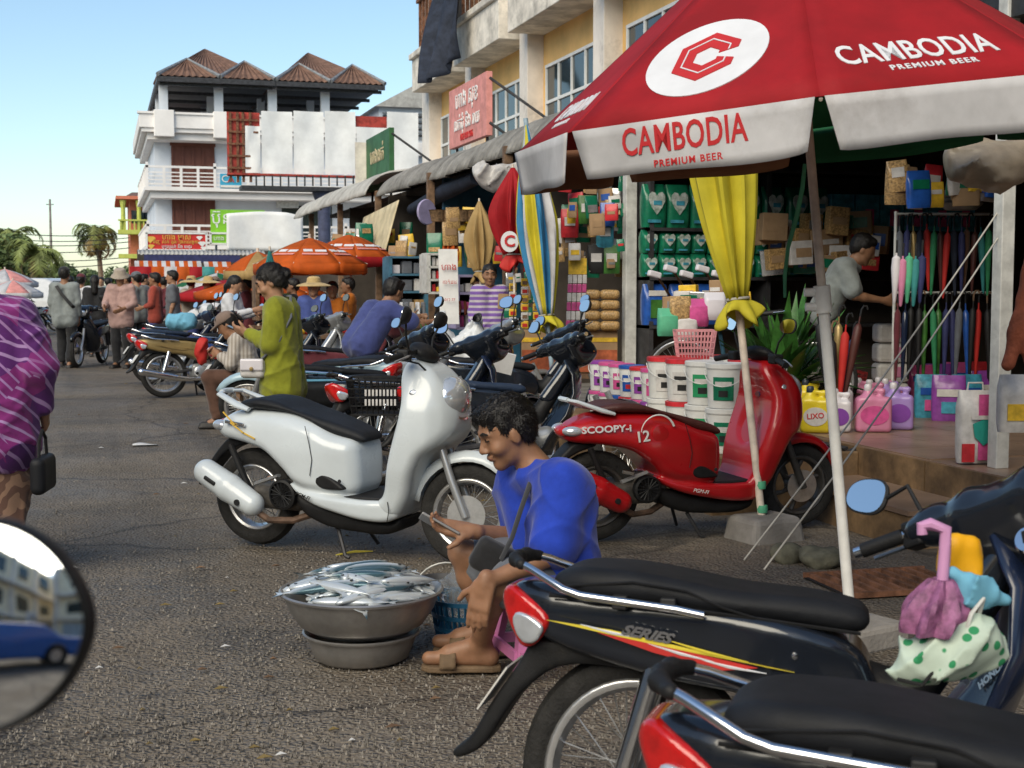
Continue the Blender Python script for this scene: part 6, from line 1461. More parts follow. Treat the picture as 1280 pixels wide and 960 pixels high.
# ---- rear-view mirror of the viewer's own vehicle
def own_mirror():
    d = .80; c = DP(-18, 778, d); T = thing('rear_view_mirror', 'large black-rimmed rear-view mirror reflecting the street behind', 'mirror', c)
    n = (-RV * .10 - FL * 1.0 + Vector((0, 0, .15))).normalized(); F = frame((0, 0, 0), RV, n)
    F = frame((0, 0, 0), (RV - n * RV.dot(n)), n)
    out = [(-140, -60), (-110, -105), (-60, -130), (0, -134), (50, -122), (95, -92), (128, -45), (140, -8), (136, 28), (112, 76), (70, 114), (25, 134), (-30, 142), (-90, 120), (-130, 60)]
    def sm(p, it=3):
        for _ in range(it): p = [q for i in range(len(p)) for q in ((p[i][0] * .75 + p[(i + 1) % len(p)][0] * .25, p[i][1] * .75 + p[(i + 1) % len(p)][1] * .25), (p[i][0] * .25 + p[(i + 1) % len(p)][0] * .75, p[i][1] * .25 + p[(i + 1) % len(p)][1] * .75))]
        return p
    P2 = [(x / FPX * d, -y / FPX * d) for x, y in sm(out, 2)]
    R = lambda s, z: [F @ Vector((x * s, y * s, z)) for x, y in P2]
    MB().loft([R(.5, -.030), R(.85, -.024), R(1.0, -.006), R(1.01, .004), R(.965, .008), R(.93, .003)]).obj('housing', 'plastic_black', T)
    MB().loft([R(.935 * s_ if s_ else .002, .0042 + .0052 * (1 - s_ * s_)) for s_ in (1, .9, .8, .7, .6, .5, .4, .3, .2, .1, 0)]).obj('glass', 'mirror_glass', T)
    MB().tube([F @ Vector((-.05, -.02, -.02)), F @ Vector((-.12, -.12, -.03)), F @ Vector((-.16, -.26, -.02))], .006, 8).obj('stem', 'black', T)
    MB().tube([F @ Vector((-.30, -.27, .10)), F @ Vector((-.16, -.26, -.02)), F @ Vector((-.06, -.27, -.06))], .013, 10).obj('handlebar', 'black', T)
own_mirror()
# drain grate beside the pole base
gr = thing('drain_grate', 'rusty iron drain grate in the pavement behind the black motorbike', 'grate', G(1110, 730), -YAW + .25)
for k in range(10): MB().box((-.28 + k * .062, 0, .012), (.022, .42, .02)).obj('bar', 'rust', gr, smooth=False)
for s in (-1, 1): MB().box((0, s * .215, .012), (.62, .02, .024)).obj('frame_bar', 'rust', gr, smooth=False)
MB().box((0, 0, .002), (.62, .42, .004)).obj('pit_shade', 'black', gr, smooth=False)  # flat black sheet, shade below the bars put into its colour
for k, (px, py, s) in enumerate(((985, 700, .10), (1030, 705, .13))):
    tag(sobj(SDF().ell((0, 0, .03), (s, s * .8, .05)), 'rock', mat('mossy_rock', (.11, .105, .075), .95, var=.4, vs=9, bump=.6, bs=30), None, .02, disp=wrinkle(.015, k, 1.5)), ['rounded mossy rock beside the stone block', 'flat rock between the stone block and the white pole'][k], 'rock').location = G(px, py)
# ================================================================== shop goods
mat('pack_green', (.010, .16, .085), .3, var=.18, vs=14, coat=.3, bump=.3, bs=14); mat('pack_blue', (.02, .09, .38), .3, var=.2, vs=12, coat=.3, bump=.3, bs=14); mat('pack_cyan', (.06, .30, .42), .35, var=.3, vs=12, bump=.2)
mat('pack_pink', (.60, .09, .28), .3, var=.2, vs=12, coat=.3, bump=.3, bs=20); mat('pack_purple', (.26, .06, .34), .3, var=.2, vs=12, coat=.3, bump=.3, bs=20); mat('pack_white', (.62, .60, .58), .4, var=.15, vs=12, bump=.2, bs=20)
mat('pack_red', (.55, .03, .04), .35, var=.2, vs=12, bump=.2); mat('pack_tan', (.48, .30, .12), .5, var=.4, vs=60, bump=.6, bs=70, coat=.3); mat('pack_yellow', (.75, .48, .04), .4, var=.2, vs=20)
mat('cardboard', (.34, .22, .12), .85, var=.15, vs=5, dirt=.2); mat('cardboard_red', (.40, .10, .04), .75, var=.4, vs=9)
mat('bottle_yellow', (.72, .56, .03), .35, var=.08, coat=.3); mat('bottle_pink', (.60, .22, .36), .35, var=.08, coat=.3); mat('bottle_purple', (.36, .24, .56), .35, var=.08, coat=.3); mat('bottle_white', (.66, .63, .66), .35, var=.06, coat=.3)
mat('cap_dark', (.03, .04, .06), .4, var=.1); mat('cap_blue', (.10, .25, .45), .4, var=.1); mat('cap_teal', (.03, .30, .25), .4, var=.1)
mat('bucket_white', (.66, .66, .64), .4, var=.07, vs=8, dirt=.1); mat('basket_pink', (.62, .28, .30), .45, var=.1); mat('basket_red', (.30, .02, .02), .45, var=.15)
mat('leaf_green', (.05, .16, .03), .4, var=.35, vs=9); mat('plush', (.30, .085, .045), .9, var=.2, vs=14, bump=.5, bs=60); mat('rattan', (.20, .12, .06), .8, var=.4, vs=30, bump=.7, bs=60)
mat('shelf_blue', (.06, .16, .24), .6, var=.2, dirt=.2); mat('lilac', (.36, .32, .50), .6, var=.15); mat('print_purple', (.20, .05, .34), .5, var=.1); mat('print_green', (.02, .26, .10), .5, var=.1)
def pillow(w, h, d, name, m, par, n=8, puff=.35, crimp=True, M=None):
    """soft sealed pack standing on its base"""
    b = MB(); rings = []
    for i in range(n + 1):
        t = i / n; z = h * t; k = 1 - puff * abs(2 * t - 1) ** 4
        if crimp and i == n: k = .12
        if crimp and i == n - 1: k = .5
        rings.append([(w / 2 * math.copysign(abs(math.cos(a)) ** .45, math.cos(a)) * (1 - .05 * abs(2 * t - 1) ** 4), d / 2 * k * math.copysign(abs(math.sin(a)) ** .6, math.sin(a)), z) for a in [q * math.pi / 10 for q in range(20)]])
    b.loft(rings); return b.obj(name, m, par, M=M)
HEART = [(0, -.5), (.3, -.22), (.48, .05), (.46, .28), (.3, .40), (.12, .36), (0, .22), (-.12, .36), (-.3, .40), (-.46, .28), (-.48, .05), (-.3, -.22)]
# shelf wall at the back of the bay, facing the street end
SY = 11.72
sh = thing('shelf_unit', 'dark shelving wall full of green packs at the end of the shop', 'shelf', (5.0, SY + .2, .37))
for z in (.98, 1.43, 1.885, 2.45): MB().b2((-.15, -.2, z - .37 - .03), (2.75, .22, z - .37)).obj('shelf_board', 'metal_dark', sh, smooth=False)
for x in (-.15, 1.05, 2.72): MB().b2((x, -.19, 0), (x + .04, .2, 2.2)).obj('upright', 'metal_dark', sh, smooth=False)
def shelf_pt(px, z):
    r = ray(px, 300); k = (SY - .0) / r.y; return Vector((r.x * k, SY, z))
def greenpack(x, z, w, h, lab, grp):
    t = thing('diaper_pack', lab, 'pack', (x + random.uniform(-.008, .008), SY + .10 + random.uniform(-.02, .02), z), random.uniform(-.12, .12), grp); pillow(w, h, .17, 'pouch', 'pack_green', t, 7, .3)
    MB().prism([(a * w * .72, c * h * .58) for a, c in HEART], frame((0, -.088, h * .58), (1, 0, 0), (0, -1, 0)), .012).obj('heart_panel', mat('heart_print', (.55, .60, .58), .4, var=0, col2=(.20, .26, .22), vs=26), t, smooth=False)
    MB().box((-w * .1, -.086, h * .14), (w * .55, .01, h * .07)).obj('size_strip', 'pack_cyan', t, smooth=False)
    MB().box((w * .02, -.096, h * .56), (w * .34, .006, h * .10)).obj('brand_mark', 'pack_cyan', t, smooth=False); return t
x0 = shelf_pt(805, 1)[0]
for k in range(8): greenpack(x0 + .125 + k * .245, 1.888, .235, .40, 'large green pack with a white heart on the upper shelf', 'large green packs on the upper shelf')
for k in range(11): greenpack(x0 + .085 + k * .165, 1.433, .158, .215, 'small green pack with a heart in the lower tier of the middle shelf', 'small green packs, lower tier')
for k in range(11): greenpack(x0 + .085 + k * .165, 1.652, .158, .215, 'small green pack with a heart in the upper tier of the middle shelf', 'small green packs, upper tier')
for k in range(4):
    t = thing('diaper_pack', 'dark blue pack with a picture panel on the low shelf behind the yellow parasol', 'pack', (x0 + .14 + k * .27, SY + .08, .985), 0, 'blue packs on the low shelf'); pillow(.25, .38, .17, 'pouch', 'pack_blue', t, 7, .3)
    MB().box((.01, -.085, .15), (.16, .012, .17)).obj('picture_panel', 'leaf_green', t, smooth=False); MB().box((0, -.086, .295), (.18, .01, .05)).obj('name_panel', 'pack_white', t, smooth=False)
for k in range(6):
    t = thing('toy_box', 'blue printed box on the dark upper shelf under the parasol', 'box', (x0 + 2.05 + k * .27, SY + .08, 1.888 - (.0 if k % 2 else .0)), 0, 'blue boxes on the dark shelf'); MB().box((0, 0, .17), (.255, .2, .34)).obj('carton', 'pack_cyan', t, smooth=False, bevel=.006)
    MB().box((.02, -.103, .12), (.09, .006, .16)).obj('picture', 'pack_pink', t, smooth=False)
# brooms: pale heads on slanting sticks
for k in range(5):
    a = DP(818 + k * 20, 343 - (k % 2) * 7, 10.6); t = thing('broom', 'white-headed broom leaning out under the green packs', 'broom', a, -YAW + R_(20), 'brooms under the green packs')
    MB().box((0, 0, 0), (.11, .05, .05), ry=R_(14)).obj('broom_head', 'bottle_white', t, smooth=False, bevel=.012); MB().tube([(.04, .02, -.02), (.32, .3, -.22)], .010, 8).obj('stick', 'wood_brown', t)
# ---- paint buckets stacked on the ledge
def bucket(loc, r, h, lid, label, grp, band, txt=None, handle=True):
    t = thing('paint_bucket', label, 'bucket', loc, -YAW - R_(12) + random.uniform(-.15, .15), grp)
    MB().lathe([(.001, 0), (r * .86, 0), (r * .88, .01), (r * .97, h * .86), (r, h * .87), (r, h * .90)], 26).obj('pail', 'bucket_white', t)
    MB().lathe([(r * 1.0, h * .885), (r * 1.03, h * .89), (r * 1.03, h * .985), (r * .97, h), (r * .9, h * .985), (.001, h * .985)], 26).obj('lid', lid, t)
    def lab(u, v, z0=.18, z1=.70, w=1.15): a = -math.pi / 2 + (u - .5) * w; rr = r * (.895 + .07 * (z0 + (z1 - z0) * v)) + .003; return (rr * math.cos(a), rr * math.sin(a), h * (z0 + (z1 - z0) * v))
    pn = MB().grid(lambda u, v: lab(u, v), 8, 3).obj('label_panel', band, t)
    MB().grid(lambda u, v: (lambda p: (p[0] * 1.012, p[1] * 1.012, p[2]))(lab(u, v, .50, .60, .9)), 8, 1).obj('name_bar', 'pack_white' if band != 'pack_white' else 'black', pn)
    MB().grid(lambda u, v: (lambda p: (p[0] * 1.012, p[1] * 1.012, p[2]))(lab(u, v, .26, .40, .5)), 6, 1).obj('picture', 'black' if band != 'pack_blue' else 'pack_red', pn)
    if handle: MB().tube([(r * 1.03 * math.cos(a), -.012 - .045 * math.sin(-a) - r * .92 * math.sin(-a), h * (.84 - .34 * math.sin(-a))) for a in [-math.pi * k / 10 for k in range(11)]], .0035, 5).obj('handle', 'steel_white', t)
    return t
cols = [('pack_green', 'bucket_white'), ('print_green', 'bucket_white'), ('pack_white', 'pack_red'), ('pack_white', 'pack_red')]
for tier in range(2):
    for k in range(4):
        y = 7.50 + k * .262; bd, ld = cols[k if tier else (k if k < 3 else 1)]
        bucket(Vector((3.60 - .02 * k, y, .342 + tier * .272)), .118, .27, ld, 'white paint bucket with %s label and %s lid, %s tier' % ({'pack_green': 'dark green', 'print_green': 'bright green', 'pack_white': 'black and white'}[bd], 'red' if ld == 'pack_red' else 'white', 'upper' if tier else 'lower'), 'white paint buckets', bd)
for tier in range(2):
    for k in range(6):
        y = 8.56 + k * .205; ld = ('pack_purple', 'pack_pink', 'pack_red', 'pack_blue', 'pack_pink', 'pack_pink')[(k + tier) % 6]; bd = ('pack_purple', 'pack_pink', 'pack_purple', 'pack_blue', 'pack_pink', 'pack_purple')[(k + tier) % 6]
        bucket(Vector((3.58, y, .342 + tier * .225)), .095, .222, ld, 'small printed bucket with %s lid and %s label, %s tier' % (ld[5:], bd[5:], 'upper' if tier else 'lower'), 'small printed buckets', bd)
for k in range(5): bucket(Vector((3.90, 7.55 + k * .27, .342 + 0)), .118, .27, 'bucket_white', 'plain paint bucket in the back row on the ledge', 'back row of paint buckets', 'pack_white'); bucket(Vector((3.90, 7.55 + k * .27, .614)), .118, .27, ('pack_red', 'pack_red', 'bucket_white', 'pack_red', 'pack_red')[k], 'paint bucket topping the back row on the ledge', 'top of the back row of paint buckets', 'pack_white')
# ---- bicycle with a pink basket behind the buckets
BC = Vector((4.25, 9.6, .34)); t = thing('bicycle', 'parked bicycle handlebar and frame behind the stacked buckets', 'bicycle', BC, HD(-20)); 
wheel(t, (0, 0, .31), .31, .035, 'spoke'); wheel(t, (1.0, 0, .31), .31, .035, 'spoke', 'front_wheel')
for nm, pts, r in (('frame_tube', [(0, 0, .31), (.38, 0, .28), (.85, 0, .62)], .016), ('frame_tube', [(.38, 0, .28), (.30, 0, .72)], .016), ('fork', [(1.0, 0, .31), (.88, 0, .62), (.84, 0, .82)], .014), ('handlebar', [(.66, -.27, .86), (.84, -.2, .88), (.86, 0, .84), (.84, .2, .88), (.66, .27, .86)], .012)): MB().tube([Vector(p) * .93 for p in pts], r, 8).obj(nm, 'shelf_blue' if nm == 'frame_tube' else 'chrome', t)
for s in (-1, 1): MB().tube([(.60, s * .252, .80), (.72, s * .235, .812)], .018, 8).obj('grip', 'black', t)
MB().box((.27, 0, .69), (.22, .13, .05), taper=.8).obj('saddle', 'seat_black', t, smooth=False, bevel=.02)
def basket(label, loc, w, d, h, m, rz=0, nx=11, rows=5):
    t = thing('basket', label, 'basket', loc, rz); b = MB()
    for k in range(rows + 1):
        z = h * k / rows; f = .82 + .18 * k / rows; th = .012 if k in (0, rows) else .007
        for (x, y, sx, sy) in ((0, -d / 2 * f, w * f, .006), (0, d / 2 * f, w * f, .006), (-w / 2 * f, 0, .006, d * f), (w / 2 * f, 0, .006, d * f)): MB().box((x, y, z), (sx, sy, th)).obj('hoop_bar', m, t, smooth=False)
    for k in range(nx + 1):
        u = k / nx - .5
        for s in (-1, 1): MB().tube([(u * w * .82, s * d / 2 * .82, 0), (u * w, s * d / 2, h)], .0042, 4).obj('slat', m, t)
    for k in range(1, 6):
        u = k / 6 - .5
        for s in (-1, 1): MB().tube([(s * w / 2 * .82, u * d * .82, 0), (s * w / 2, u * d, h)], .0042, 4).obj('slat', m, t)
    MB().box((0, 0, -.004), (w * .82, d * .82, .008)).obj('bottom', m, t, smooth=False); return t
p = DP(868, 449, 9.0); basket('pink plastic basket of bags on top of the bicycle behind the red scooter', p, .26, .2, .19, 'basket_pink', -YAW)
for k, (px, py, m_, lab) in enumerate(((858, 405, 'pack_white', 'white wrapped parcel in the pink basket'), (835, 400, 'ribbon_green', 'pale green wrapped bunch left of the pink basket'), (850, 385, 'pack_tan', 'cream paper parcel above the pink basket'), (872, 388, 'pack_pink', 'pinkish wrapped bundle above the pink basket'), (893, 380, 'bottle_white', 'cream plastic jug behind the yellow parasol'))):
    t = thing('parcel', lab, 'parcel', DP(px, py + 20, 9.3), -YAW); pillow(.15, .19, .12, 'wrapping', m_, t, 7, .4)
# ---- potted plant
pl = thing('potted_plant', 'bushy green leafy plant in a pot behind the yellow bottles', 'plant', G(978, 520, .3775))
MB().lathe([(.001, 0), (.11, 0), (.14, .2), (.15, .2), (.15, .23), (.13, .23), (.125, .2), (.001, .19)], 22).obj('pot', 'basket_red', pl)
rp = random.Random(4)
for k in range(110):
    a = rp.uniform(0, 6.28); el = rp.uniform(.1, 1.4); L = rp.uniform(.45, .85); c = Vector((rp.uniform(-.08, .08), rp.uniform(-.08, .08), .2)); dirv = Vector((math.cos(a) * math.cos(el), math.sin(a) * math.cos(el), math.sin(el))); sdv = Vector((-math.sin(a), math.cos(a), 0)); b = MB(); V = []
    for i in range(6):
        t_ = i / 5; c2 = c + dirv * L * t_ - Vector((0, 0, .22 * L * t_ * t_ * (1.6 - el))); wv = .048 * math.sin(math.pi * min(1, .12 + t_ * .9)) ; V += [c2 - sdv * wv + Vector((0, 0, .008)), c2, c2 + sdv * wv + Vector((0, 0, .008))]
    b.add(V, [(i * 3 + j, i * 3 + j + 1, i * 3 + j + 4, i * 3 + j + 3) for i in range(5) for j in range(2)]).obj('leaf', 'leaf_green', pl)
# ---- detergent bottles on the shop floor
def jug(label, px, py, h, m, capm, labm, grp, w=.16):
    t = thing('detergent_bottle', label, 'bottle', G(px, py, .3778), -YAW + random.uniform(-.25, .25), grp); W = w * h / .30; D_ = .10 * h / .3
    S = SDF().rbox((0, 0, .37 * h), (W / 2, D_ / 2, .37 * h), rad=.028, k=0).cap((-.035 * h / .3, 0, .70 * h), (-.035 * h / .3, 0, .86 * h), D_ * .48, .024, k=.03).cap((.03 * h / .3, 0, .72 * h), (.055 * h / .3, 0, .86 * h), .016, k=.02).cap((.055 * h / .3, 0, .86 * h), (-.02, 0, .88 * h), .014, k=.02)
    sobj(S, 'jug', m, t, .009); MB().lathe([(.024, .86 * h), (.026, .87 * h), (.025, .97 * h), (.018, h), (.001, h)], 14, (-.035 * h / .3, 0, 0)).obj('cap', capm, t)
    MB().prism([(W * .40 * math.cos(a), h * .20 * math.sin(a)) for a in [k * math.pi / 10 for k in range(20)]], frame((.0, -D_ / 2 - .001, .36 * h), (1, 0, 0), (0, -1, 0)), .005).obj('label', labm, t, smooth=False); return t
for k, (px, py) in enumerate(((968, 512), (982, 517), (996, 521), (1012, 524))): jug('yellow detergent bottle with dark blue cap in the back row', px, py, .29, 'bottle_yellow', 'cap_dark', 'pack_yellow', 'yellow detergent bottles')
y5 = jug('front yellow detergent bottle with a red and white label', 1019, 541, .31, 'bottle_yellow', 'cap_dark', 'pack_white', None, .19); text('LIXO', 'lettering', 'pack_red', y5, frame((.0, -.056, .115), (1, 0, .1), (0, -1, 0)), .05, .002, bold=.001)
for k, (px, py) in enumerate(((963, 530), (974, 533))): jug('small teal-capped yellow bottle at the foot of the yellow row', px, py, .15, 'cap_teal', 'cap_teal', 'pack_white', 'small teal bottles')
for k, (px, py) in enumerate(((1040, 520), (1052, 524))): jug('white detergent bottle with light blue cap behind the white pole', px, py, .29, 'bottle_white', 'cap_blue', 'pack_blue', 'white detergent bottles')
jug('white detergent bottle with purple label beside the white pole', 1049, 540, .29, 'bottle_white', 'bottle_white', 'print_purple', None)
for k, (px, py) in enumerate(((1078, 521), (1092, 524), (1103, 520))): jug('pink detergent bottle with white cap in the back row', px, py, .29, 'bottle_pink', 'bottle_white', 'pack_pink', 'pink detergent bottles')
jug('large front pink detergent bottle with rosy label', 1091, 540, .32, 'bottle_pink', 'bottle_white', 'pack_pink', None, .22)
jug('purple detergent bottle with oval purple label at the end of the row', 1123, 537, .32, 'bottle_purple', 'bottle_white', 'print_purple', None, .18); jug('lilac bottle peeping out behind the purple detergent bottle', 1111, 522, .29, 'bottle_purple', 'bottle_white', 'pack_white', None)
# ---- washing powder bags
for k, (px, py, m_, w, h, lab) in enumerate(((1150, 500, 'pack_pink', .22, .30, 'shiny pink powder bag behind the blue ones'), (1172, 498, 'pack_purple', .22, .30, 'shiny purple powder bag in the back row'), (1195, 495, 'pack_pink', .22, .30, 'pink powder bag below the hanging umbrellas'), (1220, 494, 'pack_red', .22, .30, 'red powder bag in the back row by the post'), (1163, 522, 'pack_cyan', .24, .32, 'light blue powder bag with dark script'), (1185, 526, 'pack_purple', .24, .33, 'violet powder bag beside the light blue one'), (1207, 522, 'pack_cyan', .24, .32, 'sky blue powder bag next to the white bag'), (1228, 520, 'pack_purple', .22, .34, 'purple foil bag against the post'))):
    t = thing('powder_bag', lab, 'bag', G(px, py, .3778), -YAW + random.uniform(-.3, .2)); pillow(w, h, .10, 'pouch', m_, t, 8, .35); MB().box((0, -.053, h * .62), (w * .7, .006, h * .16)).obj('name_panel', 'pack_white' if k % 2 else 'pack_blue', t, smooth=False); MB().box((.02, -.053, h * .3), (w * .6, .006, h * .25)).obj('picture_panel', ('pack_pink', 'pack_cyan')[k % 2], t, smooth=False)
t = thing('powder_bag', 'white, red and green bag with carry handle on the step edge', 'bag', G(1217, 578, .3778), -YAW + .1); pillow(.20, .40, .12, 'pouch', 'pack_white', t, 9, .3)
MB().box((.045, -.062, .20), (.10, .008, .36)).obj('pink_panel', 'pack_pink', t, smooth=False); MB().prism([(-.06, .02), (.06, .07), (.055, -.06), (0, -.1), (-.05, -.05)], frame((.02, -.07, .20), (1, 0, 0), (0, -1, 0)), .006).obj('green_emblem', 'cap_teal', t, smooth=False); MB().box((-.06, -.06, .06), (.07, .01, .10)).obj('red_panel', 'pack_red', t, smooth=False); MB().box((.01, -.074, .255), (.12, .004, .022)).obj('name_bar', 'pack_white', t, smooth=False)
MB().tube([(-.05, 0, .37), (-.04, 0, .44), (.04, 0, .44), (.05, 0, .37)], .006, 6).obj('carry_handle', 'pack_white', t)
# ---- red basket with folded umbrellas, towels
p = G(1052, 500, .3778); basket('red slatted basket holding folded umbrellas beside the plant', p + Vector((0, 0, .04)), .36, .28, .20, 'basket_red', -YAW)
ucol = ['navy', 'black', 'canvas_green', 'seat_brown', 'paint_navy', 'pack_purple', 'canvas_teal', 'black', 'maroon', 'pack_blue', 'paint_gold', 'leaf_green', 'tarp_blue', 'canvas_red', 'slate_cloth', 'brown_cloth']
uname = {'navy': 'navy', 'black': 'black', 'canvas_green': 'green', 'seat_brown': 'brown', 'paint_navy': 'blue-black', 'pack_purple': 'purple', 'canvas_teal': 'teal', 'maroon': 'maroon', 'pack_blue': 'blue', 'paint_gold': 'gold', 'leaf_green': 'leaf green', 'tarp_blue': 'dark blue', 'canvas_red': 'red', 'slate_cloth': 'slate', 'brown_cloth': 'dark brown', 'bottle_pink': 'pink', 'bottle_white': 'white', 'ribbon_green': 'pale green'}
def brolly(label, top, L, r, m, hook=True, lean=(0, 0), grp=None):
    t = thing('folded_umbrella', label, 'umbrella', top, -YAW, grp); t.rotation_euler[0] = lean[0]; t.rotation_euler[1] = lean[1]
    MB().lathe([(.004, -L), (r * .35, -L * .97), (r, -L * .35), (r * .9, -L * .16), (r * .45, -L * .12), (.006, -L * .11), (.006, 0)], 10).obj('canopy', m, t)
    MB().tube([(0, 0, -.02), (0, 0, .03), (.012, 0, .055), (.032, 0, .058), (.042, 0, .035)] if hook else [(0, 0, -.02), (0, 0, .06)], .007, 6).obj('handle', 'black' if m != 'black' else 'wood_brown', t); return t
for k in range(7): p = DP(1022 + k * 9, 392 + (k % 3) * 10, 9.3 + (k % 2) * .12); m_ = ucol[(k * 3 + 1) % 16]; brolly('%s folded umbrella standing in the red basket' % uname[m_], p, .62, .032, m_, True, (0, R_(-8 + k * 3)), 'umbrellas in the red basket')
for k in range(4): t = thing('towel_bundle', 'white and pink wrapped bundle, %s of the pile beside the umbrellas' % ('bottom', 'second', 'third', 'top')[k], 'bundle', G(1112, 502, .3778) + Vector((0, 0, k * .165)), -YAW); MB().box((0, 0, .082), (.27, .22, .155)).obj('bundle', 'pack_white', t, smooth=False, bevel=.03); MB().box((.03, -.105, .09), (.10, .03, .09)).obj('pink_panel', 'bottle_pink', t, smooth=False, bevel=.01)
# hanging umbrella rack
rk = thing('umbrella_rack', 'steel rail rack hung with folded umbrellas', 'rack', G(1185, 520, .3778), -YAW)
for z in (1.50, .92): MB().tube([(-.42, 0, z), (.42, 0, z)], .010, 8).obj('rail', 'steel_white', rk)
for x in (-.42, .42): MB().tube([(x, 0, 0), (x, 0, 1.52)], .012, 8).obj('upright', 'steel_white', rk)
ru = random.Random(9)
for row_ in range(2):
    for k in range(17):
        m_ = ucol[ru.randrange(16)]; x = -.40 + k * .05; p = rk.location + RV * x + Vector((0, 0, (1.45 if row_ == 0 else .88) - ru.uniform(0, .03))) - FL * (.03 + .03 * (k % 2))
        brolly('%s folded umbrella hanging on the %s rail' % (uname[m_], 'upper' if row_ == 0 else 'lower'), p, ru.uniform(.50, .56) if row_ == 0 else .60, .026, m_, True, (0, ru.uniform(-.06, .06)), 'umbrellas on the %s rail' % ('upper' if row_ == 0 else 'lower'))
for k, m_ in enumerate(('bottle_white', 'bottle_pink', 'ribbon_green', 'canvas_teal', 'navy')): brolly('short %s umbrella at the left end of the rack' % uname[m_], DP(1121 + k * 8, 312 + (k % 2) * 4, 8.6), .34, .03, m_, False, (0, .03))
# things hanging at the right edge and under the parasol
t = thing('hanging_bag', 'cloudy plastic bag hanging under the right side of the parasol', 'plastic bag', DP(1238, 205, 5.9), -YAW); sobj(SDF().ell((0, 0, 0), (.19, .13, .10)).cap((.05, 0, .02), (.20, 0, .12), .06, .04, k=.05), 'bag', mat('cloudy_bag', (.30, .25, .19), .4, var=.2, vs=6, bump=.4, bs=12), t, .016, disp=wrinkle(.02, 6, 1.6))
t = thing('hanging_toy', 'orange-brown stuffed shape hanging at the shop post', 'hanging goods', DP(1268, 400, 6.3), -YAW); sobj(SDF().cap((.06, 0, .30), (.04, 0, .0), .02, .042, k=.05).cap((.03, 0, 0), (-.02, 0, -.20), .036, .034, k=.03).cap((.05, 0, .0), (.075, 0, -.20), .036, .026, k=.03), 'stuffed_body', 'plush', t, .012, disp=wrinkle(.01, 2, 1.4)); MB().tube([(.05, 0, .38), (.05, 0, .9)], .004, 5).obj('cord', 'rope', t)
t = thing('wrapped_dishes', 'stack of clear-wrapped dishes on top of the umbrella rack', 'dishes', rk.location + Vector((0, 0, 1.53)), -YAW)
for k in range(4): MB().lathe([(.001, 0), (.11, 0), (.16, .045), (.155, .05), (.10, .012), (.001, .01)], 24, (.06, 0, k * .03)).obj('dish', 'aluminium', t)
t = thing('powder_bag', 'white and yellow bag standing past the shop post', 'bag', DP(1272, 540, 6.6), -YAW); pillow(.2, .28, .1, 'pouch', 'pack_white', t); MB().box((0, -.052, .1), (.14, .006, .08)).obj('label', 'pack_yellow', t, smooth=False)
# iron ramp leaning on the shop floor edge
rm = thing('iron_ramp', 'dark slatted iron ramp leaning on the shop floor edge', 'ramp', (4.05, 7.75, 0), 0)
for k in range(14): MB().box((-.10 - k * .055 + .38, 0, .355 - k * .0225), (.03, .85, .018), ry=R_(-22)).obj('slat', 'metal_dark', rm, smooth=False)
for s in (-.4, 0, .4): MB().tube([(.36, s, .35), (-.46, s, .02)], .015, 6).obj('runner', 'metal_dark', rm)
# ================================================================== snack stall in the next bay
def at(px, py, d): return DP(px, py, d)
tb = thing('stall_table', 'rough low table carrying boxes and snacks beside the awning post', 'table', at(728, 500, 13.1), -YAW)
z0 = tb.location.z; MB().box((0, 0, .50 - z0), (1.15, .7, .04)).obj('tabletop', 'wood_brown', tb, smooth=False)
for sx in (-1, 1):
    for sy in (-1, 1): MB().box((sx * .52, sy * .3, (.12 + .48) / 2 - z0), (.06, .06, .36)).obj('leg', 'wood_brown', tb, smooth=False)
for (px0, px1, lab) in ((652, 705, 'plain carton with grey top on the snack table'), (707, 772, 'printed orange carton with tape on the snack table')):
    a, c = at(px0, 466, 12.85), at(px1, 412, 12.85); t = thing('carton', lab, 'box', (a + Vector((c.x, c.y, a.z))) / 2, -YAW); w = (c - a).dot(RV); h = .40; MB().box((0, .15, h / 2), (w, .3, h)).obj('box', 'cardboard', t, smooth=False, bevel=.005); MB().box((0, -.003, h * .28), (w * .98, .006, h * .52)).obj('printed_band', 'cardboard_red', t, smooth=False); MB().box((0, -.004, h * .78), (w * .98, .006, h * .10)).obj('tape', 'pack_yellow', t, smooth=False)
for r_ in range(4):
    for k in range(2): p = at(738 + k * 24, 407 - r_ * 13, 12.8); t = thing('snack_bag', 'clear bag of puffed snacks stacked on the cartons', 'snack bag', p, -YAW, 'bags of puffed snacks'); sobj(SDF().rbox((0, 0, 0), (.095, .07, .045), rad=.035), 'bag', 'pack_tan', t, .018)
t = thing('hanging_sachets', 'yellow-headed card of striped sachets hung above the snack bags', 'sachets', at(722, 322, 12.7), -YAW); MB().box((0, 0, -.08), (.17, .01, .15)).obj('header_card', 'pack_yellow', t, smooth=False)
for r_ in range(6):
    for k in range(4): MB().box((-.068 + k * .045 + .0 - r_ * .004, -.004 * r_, -.20 - r_ * .085), (.040, .012, .08)).obj('sachet', ('pack_white', 'pack_pink')[(r_ + (k // 4)) % 2], t, smooth=False, bevel=.004)
for j, (px, py) in enumerate(((641, 380), (656, 374), (671, 384))):
    t = thing('hanging_sachets', 'strip of yellow and brown sachets, %s' % ('nearest the striped woman', 'middle of three strips', 'next to the blue and yellow parasol')[j], 'sachets', at(px, py - 30, 13.6), -YAW)
    for r_ in range(6): MB().box((0, 0, -.07 - r_ * .085), (.075, .02, .078)).obj('sachet', ('pack_yellow', 'pack_white', 'pack_yellow')[r_ % 3], t, smooth=False, bevel=.01); MB().box((0, -.012, -.075 - r_ * .085), (.05, .006, .035)).obj('print', 'canvas_red' if r_ % 2 else 'wood_brown', t, smooth=False)
